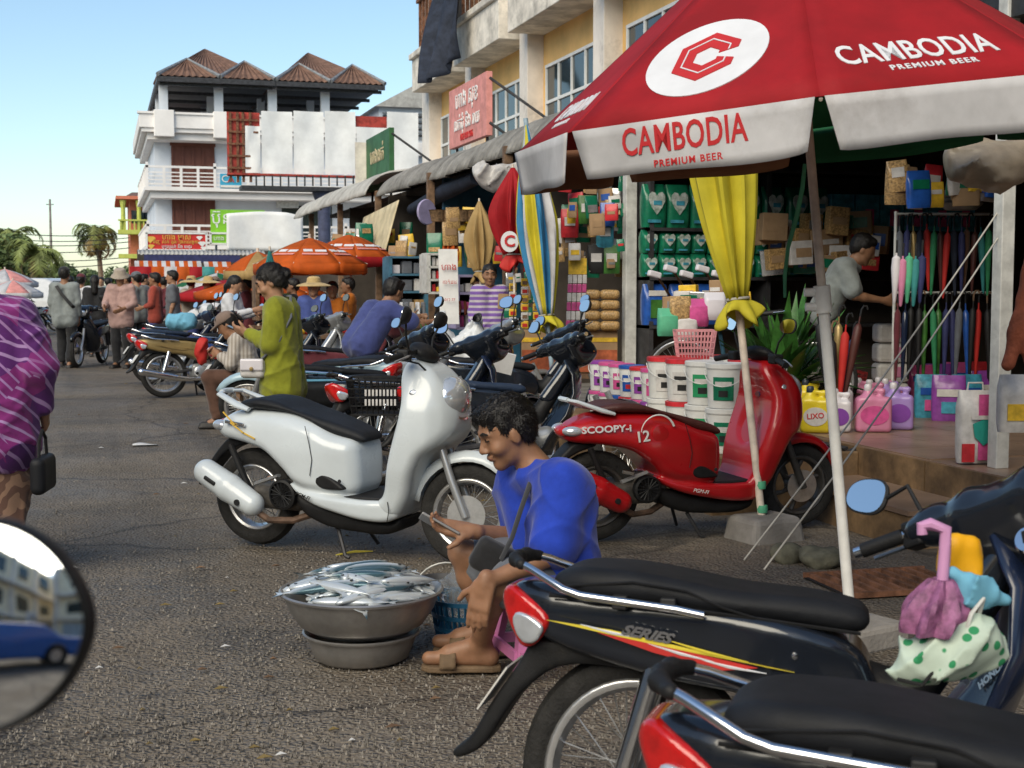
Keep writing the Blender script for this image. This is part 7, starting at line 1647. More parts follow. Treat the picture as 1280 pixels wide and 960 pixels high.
for k, (px, py, m_, lab) in enumerate(((733, 268, 'leaf_green', 'green leafy printed packet at the top of the snack stall'), (752, 282, 'canvas_red', 'red box on the snack stall rack'), (756, 298, 'pack_cyan', 'teal box below the red box'), (712, 285, 'pack_red', 'red and white tall packet beside the parasol'), (745, 330, 'black', 'dark packet hanging behind the sachets'), (764, 330, 'leaf_green', 'green bottle-shaped packet by the post'))):
    t = thing('packet', lab, 'packet', at(px, py + 12, 12.9), -YAW); pillow(.17, .27, .09, 'pouch', m_, t, 6, .3); MB().box((0, -.05, .15), (.1, .006, .08)).obj('label', 'pack_white', t, smooth=False)
mat('snack_foil', (.5, .5, .5), .25, .6, var=.3, vs=10)
t = thing('plastic_bundle', 'bundle of crumpled silver plastic bags hung under the awning edge', 'plastic bags', at(618, 222, 13.6), -YAW); sobj(SDF().ell((0, 0, 0), (.18, .10, .13)).ell((.2, 0, .02), (.12, .08, .12), k=.05).ell((-.12, 0, .05), (.1, .1, .08), k=.05), 'bag', mat('silver_bag', (.50, .48, .46), .3, var=.3, vs=6, bump=.4, bs=12), t, .02, disp=wrinkle(.03, 3, 1.6))
t = thing('rolled_tarp', 'rolled dark tarpaulin tied under the awning', 'tarpaulin', at(560, 245, 19), -YAW); MB().tube([PX(596, 222, 4.95) - t.location, PX(560, 238, 4.95) - t.location, PX(515, 262, 4.95) - t.location], [.10, .13, .09], 10).obj('roll', 'tarp_blue', t); t.rotation_euler = (0, 0, 0)
# ================================================================== shops further along
wb = thing('white_board', 'leaning white board with faint red drawing and writing', 'board', at(561, 402, 15.6), -YAW + R_(14)); MB().box((0, 0, .40), (.22, .02, .86), rx=R_(-6)).obj('panel', 'sign_white', wb, smooth=False)
text('កាត់ដេរ', 'lettering', 'canvas_red', wb, frame((0, -.05, .45), (1, 0, 0), (0, -1, 0)), .06, .002); text('ហាង', 'lettering', 'canvas_red', wb, frame((0, -.02, .62), (1, 0, 0), (0, -1, 0)), .10, .002); text('012 77', 'lettering', 'canvas_red', wb, frame((0, -.07, .25), (1, 0, 0), (0, -1, 0)), .045, .002)
ck = thing('wall_clock', 'oval pale purple clock hung at the corner under the awning', 'clock', at(533, 265, 19.0), -YAW); MB().lathe([(.001, -.02), (.17, -.02), (.18, 0), (.17, .02), (.001, .02)], 26, (0, 0, 0), (.75, -.66, 0)).obj('dial', 'lilac', ck)
def cabinet(label, px0, px1, py0, py1, d, m, nsh, goods):
    a, c = at(px0, py1, d), at(px1, py0, d); w = (c - a).dot(RV); h = c.z - a.z; t = thing('cabinet', label, 'cabinet', a + RV * w / 2 * 1.0, -YAW + R_(20))
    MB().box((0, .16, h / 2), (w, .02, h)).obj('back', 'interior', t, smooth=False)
    for s in (-1, 1): MB().box((s * w / 2, 0, h / 2), (.05, .34, h)).obj('side', m, t, smooth=False)
    for k in range(nsh + 1): MB().box((0, 0, h * k / nsh), (w, .34, .03)).obj('shelf', m, t, smooth=False)
    rr = random.Random(px0)
    for k in range(nsh):
        n = max(3, int(w / .13)); x = -w / 2 + .06
        for i in range(n):
            gw = w / n * .8; gh = h / nsh * rr.uniform(.35, .75)
            g = thing('shelf_item', '%s on %s' % (rr.choice(['small carton', 'little jar', 'wrapped packet', 'folded cloth']), label), 'goods', t.location + Matrix.Rotation(-YAW + R_(20), 3, 'Z') @ Vector((-w / 2 + (i + .5) * w / n, -.04, h * k / nsh + .016)), -YAW + R_(20), 'goods on the ' + label[:20])
            MB().box((0, 0, gh / 2), (gw, .14, gh)).obj('carton', rr.choice(goods), g, smooth=False, bevel=.01)
    return t
cabinet('blue-framed cabinet of small goods left of the white board', 484, 530, 322, 408, 19.0, 'shelf_blue', 4, ['pack_white', 'cardboard', 'pack_tan', 'slate_cloth', 'bottle_white'])
cabinet('narrow rack of bottles beside the white board', 531, 548, 318, 366, 17.5, 'steel_white', 3, ['pack_red', 'pack_white', 'pack_yellow', 'cap_teal'])
cabinet('lilac counter of dried goods behind the striped woman', 566, 600, 345, 410, 16.2, 'lilac', 3, ['bottle_pink', 'skin_light', 'pack_pink', 'pack_white'])
cabinet('tall dark shelf of trinkets deep in the market', 320, 350, 345, 400, 19.5, 'wood_brown', 3, ['pack_red', 'pack_tan', 'pack_white'])
for k in range(4): t = thing('rattan_basket', 'dark rattan basket, %s on the ledge under the awning' % ('first', 'second', 'third', 'fourth')[k], 'basket', at(548 + k * 15, 277, 17.6), -YAW); MB().lathe([(.001, 0), (.09, 0), (.12, .14), (.13, .15), (.11, .13), (.001, .02)], 18).obj('bowl', 'rattan', t)
tag(MB().b2((5.0, 16.4, 2.05), (5.5, 20.2, 2.12)).obj('hanging_ledge', 'wood_brown', smooth=False), 'wooden ledge with rattan baskets under the awning', 'shelf')
def cream(u, v): a, c = PX(455, 300, 4.7), PX(499, 282, 4.7); p = a.lerp(c, u); return (p.x - .25 * v, p.y, p.z + .42 - .95 * v + .05 * math.sin(u * 8) * v + .30 * 0)
tag(MB().grid(cream, 16, 8).obj('hanging_tarp', 'tarp_cream', solid=.01), 'stained cream tarpaulin flap hanging below the awning edge', 'tarpaulin')
for k in range(7): t = thing('hanging_shirt', 'grey or beige garment hanging in the cabinet row', 'garment', at(487 + k * 7, 402, 18.2), -YAW + R_(20), 'garments in a row'); MB().box((0, 0, .13), (.03, .2, .26), taper=.8).obj('cloth', ('slate_cloth', 'beige_cloth', 'white_cloth')[k % 3], t, smooth=False, bevel=.012)
for k in range(8): t = thing('sausage', 'dried sausage hanging from the lilac counter', 'sausage', at(567 + (k % 4) * 7, 376, 15.9), -YAW, 'dried sausages'); MB().tube([(0, 0, 0), (.01, 0, -.08), (.005, 0, -.17)], [.014, .022, .012], 8).obj('casing', 'plush', t)
for k, (px, py) in enumerate(((548, 428), (640 - 45, 432), (585, 440))): t = thing('plastic_bag', ('white plastic bag of greens on the ground by the board', 'crumpled white bag beside the striped woman', 'clear bag of vegetables below the white board')[k], 'plastic bag', at(px, py, 12.6), -YAW); sobj(SDF().ell((0, 0, 0), (.16, .12, .17)).cap((0, 0, .1), (.02, 0, .24), .06, .04, k=.05), 'bag', 'white_plastic', t, .02, disp=wrinkle(.025, k, 1.5)) if 'white_plastic' in MATS else sobj(SDF().ell((0, 0, 0), (.16, .12, .17)).cap((0, 0, .1), (.02, 0, .24), .06, .04, k=.05), 'bag', mat('white_plastic', (.62, .64, .66), .35, var=.1, vs=8), t, .02, disp=wrinkle(.025, k, 1.5))
t = thing('market_crate', 'low wooden market bench holding the plastic bags', 'bench', at(575, 470, 12.6), -YAW); MB().box((0, 0, .0), (1.2, .5, .06)).obj('top', 'wood_brown', t, smooth=False); zz = t.location.z
for s in (-1, 1): MB().box((s * .5, 0, -(zz - .12) / 2), (.07, .4, zz - .12)).obj('leg', 'wood_brown', t, smooth=False)

# clutter: mixed packets and boxes that fill the racks
rc = random.Random(21); PM = ['pack_red', 'pack_yellow', 'pack_white', 'pack_green', 'pack_blue', 'pack_tan', 'cardboard', 'snack_foil', 'cardboard', 'pack_tan', 'pack_white', 'pack_green']; PN = dict(pack_red='red', pack_yellow='yellow', pack_white='white', pack_green='green', pack_blue='blue', pack_cyan='light blue', pack_pink='pink', pack_tan='tan', cardboard='brown', pack_purple='purple', snack_foil='silver')
def clutter(n, px0, px1, py0, py1, d0, d1, w0, w1, where, kind):
    for k in range(n):
        m_ = rc.choice(PM); w = rc.uniform(w0, w1); h = w * rc.uniform(1.0, 1.7); t = thing(kind, '%s %s %s' % (PN[m_], kind.replace('_', ' '), where), kind.split('_')[-1], DP(rc.uniform(px0, px1), rc.uniform(py0, py1), rc.uniform(d0, d1)), -YAW + rc.uniform(-.5, .5), '%s %s' % ({'hanging_packet': 'hanging packets', 'small_box': 'small boxes'}[kind], where)); t.rotation_euler[1] = rc.uniform(-.12, .12)
        if kind == 'hanging_packet': pillow(w, h, w * .35, 'pouch', m_, t, 6, .35); MB().box((0, -w * .18, h * rc.uniform(.4, .65)), (w * rc.uniform(.5, .8), .006, h * rc.uniform(.12, .4))).obj('label', rc.choice(PM), t, smooth=False)
        else: MB().box((0, 0, h * .4), (w, w * .6, h * .8)).obj('carton', m_, t, smooth=False, bevel=.006); MB().box((w * rc.uniform(-.1, .1), -w * .305, h * .4), (w * .7, .006, h * rc.uniform(.15, .45))).obj('label', rc.choice(PM), t, smooth=False)
clutter(46, 700, 782, 225, 352, 12.6, 13.4, .07, .17, 'crowding the snack stall rack', 'hanging_packet')
clutter(26, 628, 692, 335, 402, 13.8, 14.6, .06, .12, 'behind the sachet strips', 'hanging_packet')
clutter(30, 960, 1100, 292, 345, 12.4, 12.9, .12, .26, 'on the dim back shelf', 'small_box')
clutter(16, 820, 930, 368, 404, 9.5, 10.2, .10, .18, 'piled behind the pink basket', 'small_box')
clutter(18, 1120, 1245, 238, 262, 9.3, 9.8, .12, .22, 'piled over the umbrella rack', 'hanging_packet')
clutter(24, 420, 520, 300, 330, 20, 24, .12, .26, 'under the far awning', 'hanging_packet')
clutter(22, 540, 625, 285, 345, 17.0, 18.5, .10, .22, 'in the dim shop behind the board', 'hanging_packet')
# ================================================================== more people
def mid(px, d, dz=0): return LV((px - 640) / FPX * d, d, dz)
T_ = lambda m, **k: dict(m=m, **k)
# woman in olive looking at her phone
ow = person('woman in olive suit with a white shoulder bag looking down at her phone', mid(352, 9.2), HD(178), dict(elL=(.03, .20, 1.02), elR=(.03, -.20, 1.02), wrL=(.22, .10, 1.10), wrR=(.20, -.12, 1.06), chest=(.02, 0, 1.15), neck=(.03, 0, 1.335), head=(.075, 0, 1.462)), 1.50, T_('olive', sleeve=1.92, loose=.022, hem=.13, flare=1.6), T_('olive', loose=.03), 'shoe', 'bun', skin='skin_light', vox=.010, face=(.86, .15, -.42), wr=.008, heavy=1.06, detail=True,
            hands=dict(L=dict(d=(.9, -.3, .25), n=(.3, .6, -.5), t=(0, 0, 1), c=(.4, .4, .45, .5)), R=dict(d=(.9, .3, .25), n=(.3, -.6, -.5), t=(0, 0, 1), c=(.4, .4, .45, .5))))
q = ow.location; b = thing('shoulder_bag', 'white flap handbag on a grey strap at the hip of the woman in olive', 'bag', q, HD(178)); sobj(SDF().rbox((.16, .17, .80), (.085, .035, .065), rad=.03), 'pouch', 'pack_white', b, .009); sobj(SDF().rbox((.16, .205, .825), (.08, .012, .042), rad=.012), 'flap', 'bottle_white', b, .008); MB().tube([(.10, .19, .86), (-.02, .22, .97), (-.10, .17, 1.14), (-.07, .03, 1.28), (0, -.1, 1.28)], .009, 6).obj('strap', 'slate_cloth', b); MB().lathe([(.001, .012), (.012, .01), (.014, 0)], 10, (.16, .217, .80), (0, 1, 0)).obj('clasp', 'paint_gold', b)
ph = thing('phone', 'dark phone in the hands of the woman in olive', 'phone', q + Matrix.Rotation(HD(178), 3, 'Z') @ Vector((.31, -.01, 1.05)), HD(178)); MB().box((0, 0, 0), (.13, .07, .01), ry=R_(-25)).obj('case', 'screen', ph, smooth=False, bevel=.003)
# boy in cap sitting behind her
bp_ = mid(312, 13.0); person('seated boy in a brown cap and checked shirt bent over a phone', bp_, HD(184), dict(pel=(-.02, 0, .48), chest=(.08, 0, .74), neck=(.14, 0, .90), head=(.22, 0, 1.00), shL=(.10, .16, .86), shR=(.10, -.16, .86), elL=(.16, .20, .64), elR=(.16, -.20, .64), wrL=(.30, .08, .72), wrR=(.30, -.06, .72), hiL=(0, .09, .47), hiR=(0, -.09, .47), knL=(.38, .13, .50), knR=(.36, -.13, .48), anL=(.30, .13, .09), anR=(.28, -.13, .09), toL=(.43, .14, .035), toR=(.41, -.15, .035)), 1.55, T_('checked_cloth', sleeve=1.7, loose=.02), T_('brown_cloth', loose=.016, len=1.9), 'shoe', 'short', ('cap', 'cap_brown'), vox=.012, face=(.82, .2, -.5), up=(.4, 0, 1))
t = thing('stool', 'plain dark stool under the seated boy in the cap', 'stool', bp_, HD(184)); MB().box((-.03, 0, .36), (.32, .3, .04)).obj('seat', 'wood_brown', t, smooth=False)
for sx in (-1, 1):
    for sy in (-1, 1): MB().box((-.03 + sx * .13, sy * .12, .17), (.035, .035, .34)).obj('leg', 'wood_brown', t, smooth=False)
# woman in purple print walking away at the left
pw = mid(-26, 6.3); person('woman in purple patterned blouse and brown skirt carrying a black handbag', pw, HD(96), dict(elR=(-.06, -.285, 1.02), wrR=(.05, -.285, .80), shR=(0, -.19, 1.275), elL=(.02, .22, 1.03), wrL=(.14, .2, .84), knL=(.06, .095, .45), anR=(-.10, -.095, .075), toR=(.04, -.11, .03)), 1.52, T_('purple_print', sleeve=1.85, loose=.034, hem=.16, flare=2.2), T_('brown_skirt', kind='skirt', len=.85, loose=.03), 'shoe', 'bun', skin='skin', vox=.0095, heavy=1.12, wr=.010,
       hands=dict(R=dict(c=(.9, .9, .95, 1.0), tc=.6)))
t = thing('handbag', 'black handbag hanging from the hand of the woman in purple', 'bag', DP(54, 592, 6.25), HD(96)); sobj(SDF().rbox((0, 0, 0), (.13, .035, .085), rad=.03), 'pouch', 'seat_black', t, .01); MB().tube([(-.08, 0, .06), (-.06, .0, .16), (.0, 0, .20), (.06, 0, .16), (.08, 0, .06)], .008, 6).obj('strap', 'black', t)
# striped woman in the stall
person('woman in purple and grey striped sweater standing before the snack stall', mid(612, 15.2, .12), HD(-88), None, 1.46, T_('purple_stripe', sleeve=1.9, loose=.016, hem=.04), T_('black_cloth', loose=.02), 'shoe', 'ponytail', skin='skin', vox=.011, face=(1, .05, -.08), detail=True)
# man in navy leaning over a bike
person('man in navy shirt with yellow collar leaning over the parked bikes', mid(455, 12.6), HD(35), dict(chest=(.12, 0, 1.02), neck=(.24, 0, 1.17), head=(.32, 0, 1.28), shL=(.18, .17, 1.12), shR=(.18, -.17, 1.12), elL=(.40, .24, 1.0), elR=(.38, -.26, .98), wrL=(.62, .2, 1.02), wrR=(.62, -.22, 1.0)), 1.62, T_('navy_shirt', sleeve=.8, loose=.026), T_('black_cloth'), 'shoe', 'short', vox=.013, face=(.9, .1, -.25))
# man in grey walking away, man pushing a bike, others
person('man in grey-green shirt with a black cross strap walking away down the street', G(83, 459), HD(93), dict(knL=(.14, .095, .46), anL=(.08, .095, .09), toL=(.22, .1, .05), anR=(-.16, -.095, .12), toR=(-.06, -.11, .03), knR=(.03, -.095, .45)), 1.66, T_('grey_shirt', sleeve=1.8, loose=.018, hem=.1), T_('black_cloth', loose=.022), 'shoe', 'short', vox=.016, hatk=('cap', 'black_cloth'))
gl = G(83, 459); t = thing('shoulder_strap', 'black strap across the back of the man in grey-green', 'strap', gl, HD(93)); MB().tube([(.0, .12, 1.40), (-.11, .10, 1.34), (-.155, 0, 1.2), (-.14, -.15, 1.02), (-.04, -.2, .95)], .03, 6, flat=.15, up=(1, 0, 0)).obj('band', 'black', t)
person('man in pink shirt and pale bucket hat pushing a motorbike towards the viewer', mid(152, 22.4), HD(-97), dict(elR=(.08, -.22, 1.05), wrR=(.33, -.14, .98), elL=(.05, .24, 1.04), wrL=(.22, .12, .96)), 1.62, T_('pink_shirt', sleeve=1.6, loose=.02, hem=.1), T_('black_cloth', loose=.02), 'shoe', 'short', ('bucket', 'beige_cloth'), vox=.016, face=(1, .3, -.35))
FAR = [(103, 27, 'white_cloth', 'maroon', 1.58, 93, 'cap', 'woman in white shirt and dark red cap walking beyond the man in grey'), (120, 26, 'black_cloth', None, 1.55, 100, None, 'long-haired woman in black between the two men'), (172, 25, 'grey_shirt', 'slate_cloth', 1.6, 150, 'cap', 'man in pale grey shirt and dark cap behind the bucket hat'), (181, 29, 'slate_cloth', None, 1.6, 30, None, 'man in slate shirt turned to the stalls'), (195, 24, 'red_cloth', None, 1.58, 185, None, 'man in rust red shirt among the parked bikes'),
       (217, 24, 'slate_cloth', None, 1.62, 190, None, 'man in dark grey shirt raising his head beside the red shirt'), (206, 31, 'maroon', None, 1.55, 90, None, 'shopper in maroon in the far crowd'), (240, 27, 'beige_cloth', 'straw', 1.52, 80, 'straw', 'shopper in beige with a straw hat far back'), (262, 25, 'brown_cloth', 'straw', 1.5, 200, 'straw', 'woman in brown with a straw hat by the orange parasol'), (150, 34, 'white_cloth', None, 1.6, 90, None, 'far walker in white beyond the bikes'),
       (137, 36, 'teal_cloth', None, 1.55, 60, None, 'far walker in teal under the striped awning'), (228, 34, 'red_cloth', None, 1.5, 270, None, 'far shopper in red facing the street'), (252, 36, 'black_cloth', None, 1.55, 90, None, 'far shopper in black near the white house'), (310, 21, 'maroon', None, 1.5, 180, None, 'woman in maroon behind the white-shirted woman'), (330, 22, 'slate_cloth', None, 1.5, 170, None, 'vendor in slate under the orange parasol'),
       (367, 20, 'black_cloth', None, 1.45, 190, None, 'vendor in black beside the straw hat'), (393, 17.5, 'blue_cloth', 'straw', 1.44, -95, 'straw', 'vendor in blue with a wide straw hat'), (416, 18.5, 'orange_cloth', None, 1.40, -80, None, 'vendor in bright orange under the parasol'), (436, 20, 'orange_cloth', None, 1.46, 200, None, 'second figure in orange deeper in the stall'), (160, 30, 'black_cloth', 'slate_cloth', 1.6, 200, 'cap', 'man in black with grey cap far in the crowd'), (90, 33, 'navy_shirt', None, 1.58, 90, None, 'far walker in navy beside the parked car'),
       (284, 29, 'beige_cloth', None, 1.52, 200, None, 'shopper in beige before the red parasol'), (299, 24, 'black_cloth', None, 1.5, 170, None, 'woman in black just behind the white-bloused woman'), (318, 28, 'orange_cloth', None, 1.5, 200, None, 'vendor in orange below the low orange parasol'), (187, 37, 'pink_shirt', None, 1.55, 90, None, 'far shopper in pink under the striped awning'), (345, 24, 'blue_cloth', None, 1.5, 190, None, 'vendor in blue beneath the tan parasol'), (128, 40, 'grey_shirt', None, 1.6, 270, None, 'far walker in grey coming up the street'), (270, 31, 'slate_cloth', 'cap_brown', 1.55, 30, 'cap', 'shopper with brown cap in the far market'), (356, 27, 'red_cloth', None, 1.5, 180, None, 'vendor in red deep under the awning')]
for (px, d, top_, hm, H, hd_, hk, lab) in FAR:
    s = len(lab) % 3
    person(lab, mid(px, d), HD(hd_), dict(elL=(.04, .21, 1.03), wrL=(.20, .16, .98), knR=(.05, -.095, .45)) if s else dict(anL=(.1, .1, .075), toL=(.24, .11, .03), knL=(.09, .1, .45)), H, T_(top_, sleeve=1.6 if s else .8, loose=.015), T_(('black_cloth', 'brown_cloth', 'navy_shirt')[s]), 'shoe', 'long' if 'long-haired' in lab else ('bun' if 'woman' in lab else 'short'), (hk, hm) if hk else None, vox=.017, skin='skin' if s else 'skin_light')
person('woman in white blouse leaning on a bike and reading her phone', mid(290, 17.4), HD(-5), dict(elR=(.10, -.2, 1.06), wrR=(.33, -.1, 1.12), elL=(.10, .2, 1.04), wrL=(.32, .08, 1.08), head=(.06, 0, 1.462)), 1.48, T_('white_cloth', sleeve=1.85, loose=.018), T_('navy_shirt'), 'shoe', 'ponytail', skin='skin_light', vox=.014, face=(.9, -.25, -.35))
person('person in white bending down among the parked bikes', mid(245, 19.5), HD(-20), dict(chest=(.20, 0, .95), neck=(.36, 0, 1.0), head=(.46, 0, .98), shL=(.30, .17, 1.0), shR=(.30, -.17, 1.0), elL=(.38, .2, .75), elR=(.38, -.2, .75), wrL=(.5, .15, .6), wrR=(.5, -.15, .6)), 1.6, T_('white_cloth', sleeve=.8, loose=.03), T_('navy_shirt'), 'shoe', 'short', vox=.017, face=(.5, 0, -.8), up=(1, 0, .4))
sp_ = G(1062, 500, .3778); person('shopkeeper in pale grey shirt bending over the goods in the dark shop', LV((1034 - 640) / FPX * 11.0, 11.0, .378), HD(-15), dict(chest=(.10, 0, 1.05), neck=(.20, 0, 1.2), head=(.28, 0, 1.30), shL=(.14, .17, 1.16), shR=(.14, -.17, 1.16), elL=(.22, .22, .92), elR=(.22, -.22, .92), wrL=(.46, .1, .88), wrR=(.46, -.1, .88)), 1.55, T_('grey_shirt', sleeve=.8, loose=.02), T_('black_cloth'), 'shoe', 'short', vox=.014, face=(.9, 0, -.4))
# ================================================================== more motorbikes
def bk(label, loc, head, body, shield, accent, seatm, steer=20, sc=1.0, lean=-5): return motorbike('motorbike', label, loc, head, body, shield, accent, seatm, lean=R_(lean), steer=R_(steer), vox=.014, group=None, sc=sc)
gb = bk('black motorbike with gold side panels and chrome exhaust beside the boy in the cap', G(206, 497), 28, 'paint_black', 'paint_black', 'paint_gold', 'seat_black')
for ch in gb.children:
    if ch.name.startswith('side_cover'): ch.data.materials[0] = MATS['paint_gold']
bk('motorbike with blue-grey seat parked behind the gold-panelled one', mid(190, 18.6), 24, 'paint_navy', 'paint_black', None, 'seat_navy')
bk('dark motorbike in the third row of the parked bikes', mid(205, 21.0), 20, 'paint_black', 'paint_silver', None, 'seat_black')
bk('motorbike with silver front being pushed by the man in the bucket hat', mid(127, 23.6), -92, 'paint_black', 'paint_black', None, 'seat_black', 0, lean=0)
bk('motorbike with pale blue leg shield behind the woman in olive', mid(462, 11.6), 155, 'paint_lightblue', 'paint_lightblue', None, 'seat_black', 25)
bk('dark motorbike with a rear box close behind the white scooter', mid(398, 10.2), 12, 'paint_black', 'paint_black', None, 'seat_black', 30)
bk('black motorbike crowded between the scooter and the leaning man', mid(470, 9.1), 25, 'paint_black', 'paint_navy', None, 'seat_black', 35)
bk('motorbike with navy seat parked behind the fish seller', mid(560, 8.75), 12, 'paint_black', 'paint_black', None, 'seat_navy', 25)
bk('black motorbike with paper in front parked by the snack stall', mid(592, 11.2), 8, 'paint_black', 'paint_black', None, 'seat_black', 35)
bk('silver motorbike in the row beside the vendor in blue', mid(340, 15.6), 30, 'paint_silver', 'paint_silver', None, 'seat_black', 20)
bk('dark blue motorbike beneath the white-bloused woman', mid(268, 17.0), 22, 'paint_blue', 'paint_navy', None, 'seat_black', 20)
bk('far motorbike in the row past the striped awning', mid(165, 28), 15, 'paint_black', 'paint_silver', None, 'seat_black', 15)
bk('silver motorbike parked beside the white car', mid(72, 40), 200, 'paint_silver', 'paint_silver', None, 'seat_black', 15)
bk('pale motorbike parked just in front of the white car', mid(46, 38), 190, 'paint_white', 'paint_red', None, 'seat_black', 15)
bk('black motorbike just behind the seated boy in the cap', mid(300, 14.4), 24, 'paint_black', 'paint_black', None, 'seat_black', 25)
bk('maroon motorbike between the woman in olive and the vendor in blue', mid(385, 13.6), 18, 'maroon', 'paint_black', None, 'seat_black', 25)
bk('grey motorbike squeezed in front of the white board', mid(520, 12.0), 14, 'paint_silver', 'paint_black', None, 'seat_black', 30)
bk('dark motorbike in the row behind the person bending down', mid(232, 22.5), 22, 'paint_black', 'paint_navy', None, 'seat_black', 20)
# loads on the bikes
t = thing('top_box', 'smoky black helmet box on the dark motorbike behind the white scooter', 'box', DP(402, 492, 10.2), HD(12)); sobj(SDF().rbox((0, 0, 0), (.19, .17, .10), rad=.06), 'box', 'plastic_black', t, .014); MB().box((0, 0, .105), (.30, .26, .012)).obj('lid', 'mask_blue', t, smooth=False, bevel=.005)
basket('black plastic crate with pale slots strapped on the bike behind the white scooter', DP(472, 516, 8.7), .36, .3, .22, 'plastic_black', -YAW, 9, 4)
for r_ in range(2): 
    t = thing('slot_label', 'row of pale slots on the black crate, %s' % ('upper' if r_ else 'lower'), 'label', DP(477, 503 - r_ * 12, 8.53), -YAW)
    for k in range(9): MB().box((-.10 + k * .023, 0, 0), (.012, .006, .04)).obj('slot', 'pack_white', t, smooth=False)
t = thing('red_cloth', 'red cloth bundle on the seat of the gold-panelled motorbike', 'cloth', DP(252, 438, 15.8), -YAW); sobj(SDF().ell((0, 0, 0), (.08, .08, .16)), 'bundle', 'canvas_red', t, .02, disp=wrinkle(.02, 3, 1.4))
t = thing('blue_bundle', 'light blue plastic bundle lying on the bikes', 'bundle', DP(226, 402, 18.3), -YAW); sobj(SDF().cap((-.1, 0, 0), (.1, 0, 0), .11, .12), 'bundle', 'mask_blue', t, .02, disp=wrinkle(.02, 5, 1.4))
t = thing('paper_sheet', 'white paper tucked on the front of the bike by the snack stall', 'paper', DP(625, 452, 10.6), -YAW); MB().box((0, 0, 0), (.22, .02, .17), rx=.3, ry=.25).obj('sheet', 'paper', t, smooth=False)
t = thing('produce_bag', 'white net bag of greens on the bike in front of the leaning man', 'bag', DP(540, 440, 10.6), -YAW); sobj(SDF().ell((0, 0, 0), (.15, .12, .13)), 'bag', 'white_plastic', t, .02, disp=wrinkle(.02, 2, 1.6)); 
for k in range(5): MB().tube([(.02 * k - .04, 0, .08), (.04 * k - .09, 0, .22)], [.02, .004], 5).obj('stalk', 'leaf_green', t)
# ================================================================== open market parasols
def open_parasol(label, px, py, d, R, mats, val, h=.42, txt=None, seed=0, pole='pole_tan'):
    """px,py: pixel of the apex"""
    ap = DP(px, py, d); T = thing('market_parasol', label, 'parasol', (ap.x, ap.y, 0)); A = Vector((0, 0, ap.z)); n = 8; a0 = seed * .37
    X = [Vector((R * math.cos(a0 + k * 2 * math.pi / n), R * math.sin(a0 + k * 2 * math.pi / n), ap.z - h)) for k in range(n)]
    MB().tube([(0, 0, 0), (0, 0, ap.z + .05)], .02, 8).obj('pole', pole, T)
    for k in range(n):
        a, c = X[k], X[(k + 1) % n]
        p = MB().grid(lambda u, v: tuple((a.lerp(c, u)).lerp(A, v) + Vector((0, 0, .10 * math.sin(math.pi * v) * h))), 4, 6).obj('canopy_panel', mats[k % len(mats)], T, solid=.003)
        MB().grid(lambda u, v: tuple(a.lerp(c, u) - Vector((0, 0, .15 * v * (1 - .2 * abs(2 * u - 1) ** 2)))), 6, 2).obj('valance', val, T, solid=.003)
        MB().tube([a, A], .006, 5).obj('rib', 'pole_tan', T)
        m_ = (a + c) / 2; nn = (c - a).cross(A - a).normalized(); nn = nn if nn.z > 0 else -nn
        if txt and nn.dot(CP - (m_ + T.location)) > 0:
            xd = ((c - a) if (c - a).dot(RV) > 0 else (a - c)).normalized(); F = frame(m_.lerp(A, .34) + nn * .035, xd, nn)
            for (dx, dy, w_, h_, pm) in ((-.08, .05, .12, .07, 'print_white'), (.09, .04, .15, .06, 'print_white'), (.0, -.06, .34, .04, 'canvas_pink')): MB().prism([(dx - w_ / 2, dy - h_ / 2), (dx + w_ / 2, dy - h_ / 2), (dx + w_ / 2, dy + h_ / 2), (dx - w_ / 2, dy + h_ / 2)], F, .006).obj('print_patch', pm, p, smooth=False)
    return T
open_parasol('big orange market parasol with pale lettering over the vendors', 387, 297, 18.5, .80, ['parasol_orange', 'parasol_orange', 'parasol_orange', 'parasol_tan'], 'parasol_orange', .36, 1, 1)
open_parasol('second orange market parasol touching the awning', 438, 292, 20.5, .70, ['parasol_orange'], 'parasol_red', .36, 1, 2)
open_parasol('faded tan and orange parasol left of the big orange one', 322, 314, 20.5, .55, ['parasol_tan', 'parasol_orange'], 'parasol_tan', .3, None, 3)
open_parasol('small green and white parasol in the far market', 272, 341, 33, 1.1, ['parasol_green', 'parasol_white'], 'parasol_white', .34, None, 4)
open_parasol('red parasol low behind the white-bloused woman', 300, 346, 27, 1.3, ['parasol_red'], 'parasol_red', .34, None, 5)
open_parasol('orange parasol low beside the white-bloused woman', 325, 345, 25, 1.2, ['parasol_orange'], 'parasol_orange', .3, None, 6)
open_parasol('pink and white parasol at the left edge of the street', 6, 336, 40, .95, ['parasol_white', 'canvas_pink'], 'parasol_white', .4, None, 7)
open_parasol('low pale pink parasol at the left edge below the palms', 16, 350, 37, .8, ['canvas_pink', 'parasol_white'], 'parasol_white', .35, None, 8)
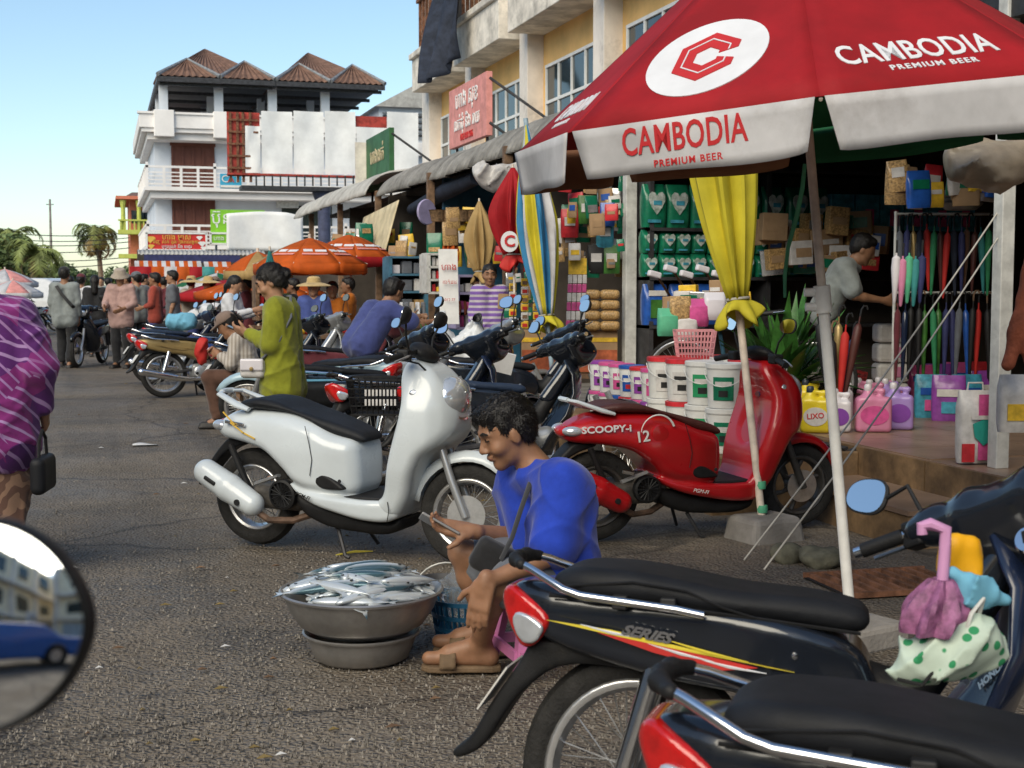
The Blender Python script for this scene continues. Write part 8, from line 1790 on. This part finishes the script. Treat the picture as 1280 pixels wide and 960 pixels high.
# striped awnings before the white house, navy fascia, pale eave
def striped():
    for (p0, p1, y0, y1, Y, lab) in ((168, 254, 326, 347, 47.0, 'orange and white striped market awning under the red sign'), (254.5, 292, 327, 346, 46.6, 'shorter orange and white striped awning beside the first')):
        a, c = PY(p0, y0, Y), PY(p1, y1, Y - 1.0); T = thing('striped_awning', lab, 'awning', (a.x, Y, 0)); n = int((c.x - a.x) / .14); zb = c.z
        for k in range(n):
            xa = (c.x - a.x) * k / n; xb = (c.x - a.x) * (k + 1) / n; MB().add([(xa, 0, a.z), (xb, 0, a.z), (xb, -1.0, zb), (xa, -1.0, zb)], [(0, 3, 2, 1)]).obj('stripe', 'parasol_orange' if k % 2 else 'parasol_white', T, smooth=False, solid=.004)
        MB().b2((0, -1.02, zb - .22), (c.x - a.x, -1.0, zb - .003)).obj('valance', 'parasol_red', T, smooth=False)
        for x in (.05, (c.x - a.x) - .05): MB().tube([(x, -.95, 0), (x, -.95, zb)], .03, 6).obj('post', 'metal_grey', T)
    a, c = PY(180, 318, 48), PY(300, 328, 48); tag(MB().b2((a.x, 48, c.z), (c.x, 48.1, a.z)).obj('fascia_board', 'navy', smooth=False), 'long navy fascia board above the striped awnings', 'fascia')
    a, c = PY(172, 312.5, 49), PY(332, 319, 48.4); T = thing('eave_sheet', 'pale ribbed eave sheet under the red sign', 'eave', (a.x, 49, 0)); n = 60
    b = MB().grid(lambda u, v: ((c.x - a.x) * u, -.6 * v, a.z + (c.z - a.z) * v + .02 * math.sin(u * 190)), 240, 2); b.obj('sheet', 'roof_sheet_pale', T, solid=.006)
    a, c = PY(172, 330, 50), PY(330, 330, 50); tag(MB().b2((a.x, 50, 0), (c.x + 4, 50.6, 2.6)).obj('stall_wall', 'interior_wall', smooth=False), 'dim back wall of the market stalls before the white house', 'wall')
    for k in range(9):
        p = PY(182 + k * 16, 378, 44); t = thing('stall_cloth', 'bright hanging cloth, %s of the far stall row' % ('first', 'second', 'third', 'fourth', 'fifth', 'sixth', 'seventh', 'eighth', 'ninth')[k], 'cloth', (p.x, 44.5, 0)); MB().grid(lambda u, v: ((u - .5) * .9, .06 * math.sin(u * 9), 1.0 + .95 * v), 8, 3).obj('sheet', ('parasol_red', 'parasol_orange', 'parasol_white', 'parasol_orange', 'parasol_red', 'canvas_teal', 'parasol_orange', 'canvas_pink', 'parasol_yellow')[k], t, solid=.01); MB().b2((-.45, -.2, 0), (.45, .3, .9)).obj('counter', 'cardboard', t, smooth=False)
striped()
# low stall tables in the right row
for k, (px, d, lab) in enumerate(((365, 21, 'stall table heaped with fruit under the orange parasol'), (420, 17.2, 'dark stall counter before the vendor in orange'), (345, 26, 'further stall table with red goods'))):
    t = thing('stall_table', lab, 'table', mid(px, d), HD(20)); MB().box((0, 0, .72), (1.3, .8, .05)).obj('tabletop', 'wood_brown', t, smooth=False); MB().box((0, -.35, .36), (1.28, .03, .66)).obj('front_cloth', ('canvas_blue', 'tarp_blue', 'canvas_red')[k], t, smooth=False)
    for sx in (-1, 1): MB().box((sx * .58, 0, .34), (.06, .7, .68)).obj('leg', 'wood_brown', t, smooth=False)
    rr = random.Random(k)
    for i in range(14): g = MB().ball((0, 0, 0), (.07, .07, .065), 10, 6).obj('fruit', ('canvas_orange', 'canvas_red', 'pack_yellow', 'leaf_green')[rr.randrange(4)]); g.location = t.location + Vector((rr.uniform(-.5, .5), rr.uniform(-.3, .3), .81)); tag(g, 'round fruit on the ' + lab, 'fruit', 'fruit on ' + lab)
# ================================================================== cars
mat('car_white', (.62, .62, .62), .3, var=.06, coat=.6, dirt=.2); mat('car_blue', (.03, .12, .42), .3, var=.06, coat=.6)
def car(label, loc, head, paint):
    T = thing('car', label, 'car', loc, HD(head))
    S = SDF().poly([(-.85, .35), (-.9, .75), (-.8, .98), (-.1, 1.02), (.25, 1.45), (.5, 1.62), (1.9, 1.62), (2.3, 1.5), (2.75, 1.05), (3.4, .92), (3.5, .65), (3.45, .32), (.0, .28)][::-1], lambda x, z: np.interp(z, [.3, .8, 1.0, 1.6], [.82, .86, .84, .66]), rad=.10)
    for x in (0, 2.6): S.cap((x, -1.2, .33), (x, 1.2, .33), .38, k=.02, sub=True)
    sobj(S, 'car_body', paint, T, .035)
    for s in (-1, 1):
        for (pts) in ([(.45, 1.10), (.62, 1.50), (1.25, 1.52), (1.25, 1.08)], [(1.33, 1.08), (1.33, 1.52), (1.88, 1.50), (2.3, 1.10)]):
            F = frame((0, s * .80, 0), (-s, 0, 0), (0, s, .28)); p2 = [(x * -s, z) for x, z in pts]; MB().prism(p2, Matrix.Translation((0, s * .815 - s * .27 * .40, 0)) @ Matrix(((-s, 0, 0, 0), (0, s * -.27, s, s * 1.1 * .27 + 0), (0, 1, 0, 0), (0, 0, 0, 1))), .03).obj('side_window', 'glass_dark', T, smooth=False)
    MB().add([(2.32, -.60, 1.50), (2.32, .60, 1.50), (2.80, .74, 1.08), (2.80, -.74, 1.08)], [(0, 3, 2, 1)]).obj('windscreen', 'glass_dark', T, smooth=False, solid=.04)
    for s in (-1, 1): MB().ball((3.42, s * .6, .78), (.08, .2, .09)).obj('headlight', 'lens_clear', T); MB().ball((-.86, s * .68, .85), (.05, .12, .12)).obj('tail_light', 'lens_red', T)
    MB().box((3.5, 0, .72), (.05, .8, .16)).obj('grille', 'black', T, smooth=False)
    for x in (0, 2.6):
        for s in (-1, 1):
            MB().lathe([(.001, -.1), (.2, -.1), (.24, -.09), (.33, -.08), (.34, 0), (.33, .08), (.24, .09), (.001, .1)], 24, (x, s * .74, .34), (0, 1, 0)).obj('wheel', 'tyre', T); MB().lathe([(.001, .02), (.19, .015), (.2, 0)], 16, (x, s * .84, .34), (0, s, 0)).obj('hubcap', 'rim_silver', T)
    return T
car('white car parked beyond the pale motorbikes at the left of the street', mid(22, 50), -25, 'car_white')
car('white car parked behind the first white car', mid(66, 60), 150, 'car_white')
car('blue car parked by the shophouses behind the viewer', Vector((-5.1, -7.1, 0)), 150, 'car_blue')
tag(MB().b2((-7.7, -9.6, 1.45), (-7.6, -8.9, 2.6)).obj('notice_board', 'sign_white', smooth=False), 'white notice board on the pavement behind the viewer', 'board')
MB().b2((-7.68, -9.3, 0), (-7.62, -9.24, 1.45)).obj('post', 'metal_grey', bpy.data.objects['notice_board'], smooth=False)

nb = bpy.data.objects['notice_board']
for k in range(5):
    for j in range(2): MB().b2((-7.59, -9.55 + j * .34, 1.52 + k * .2), (-7.58, -9.27 + j * .34, 1.64 + k * .2)).obj('notice_line', 'slate_cloth', nb, smooth=False)

# maker's lettering on the leg shield of the black motorbike: set on the surface it belongs to
dg = bpy.context.evaluated_depsgraph_get(); dg.update()
best = None
for py in range(790, 905, 6):
    for px in range(1190, 1278, 4):
        hs = [SC.ray_cast(dg, CP, ray(px + q, py).normalized()) for q in (0, -10, 10)]
        if all(h[0] and h[4].name.startswith('leg_shield') and h[4].parent == bikeA for h in hs) and min(abs(hs[0][2].dot(h[2])) for h in hs) > .9:
            s_ = abs(px - 1252) + abs(py - 830) + 260 * (1 - abs(hs[0][2].dot(ray(px, py).normalized())))
            if best is None or s_ < best[0]: best = (s_, hs[0])
if best:
    h = best[1]; n_ = h[2] if h[2].dot(CP - h[1]) > 0 else -h[2]; xd_ = RV - n_ * RV.dot(n_)
    lt = text('HONDA', 'lettering', 'chrome', bikeA, Matrix(), .024, .001, bold=.0012); lt.matrix_parent_inverse = bikeA.matrix_world.inverted(); lt.matrix_basis = frame(h[1] + n_ * .004, xd_, n_)
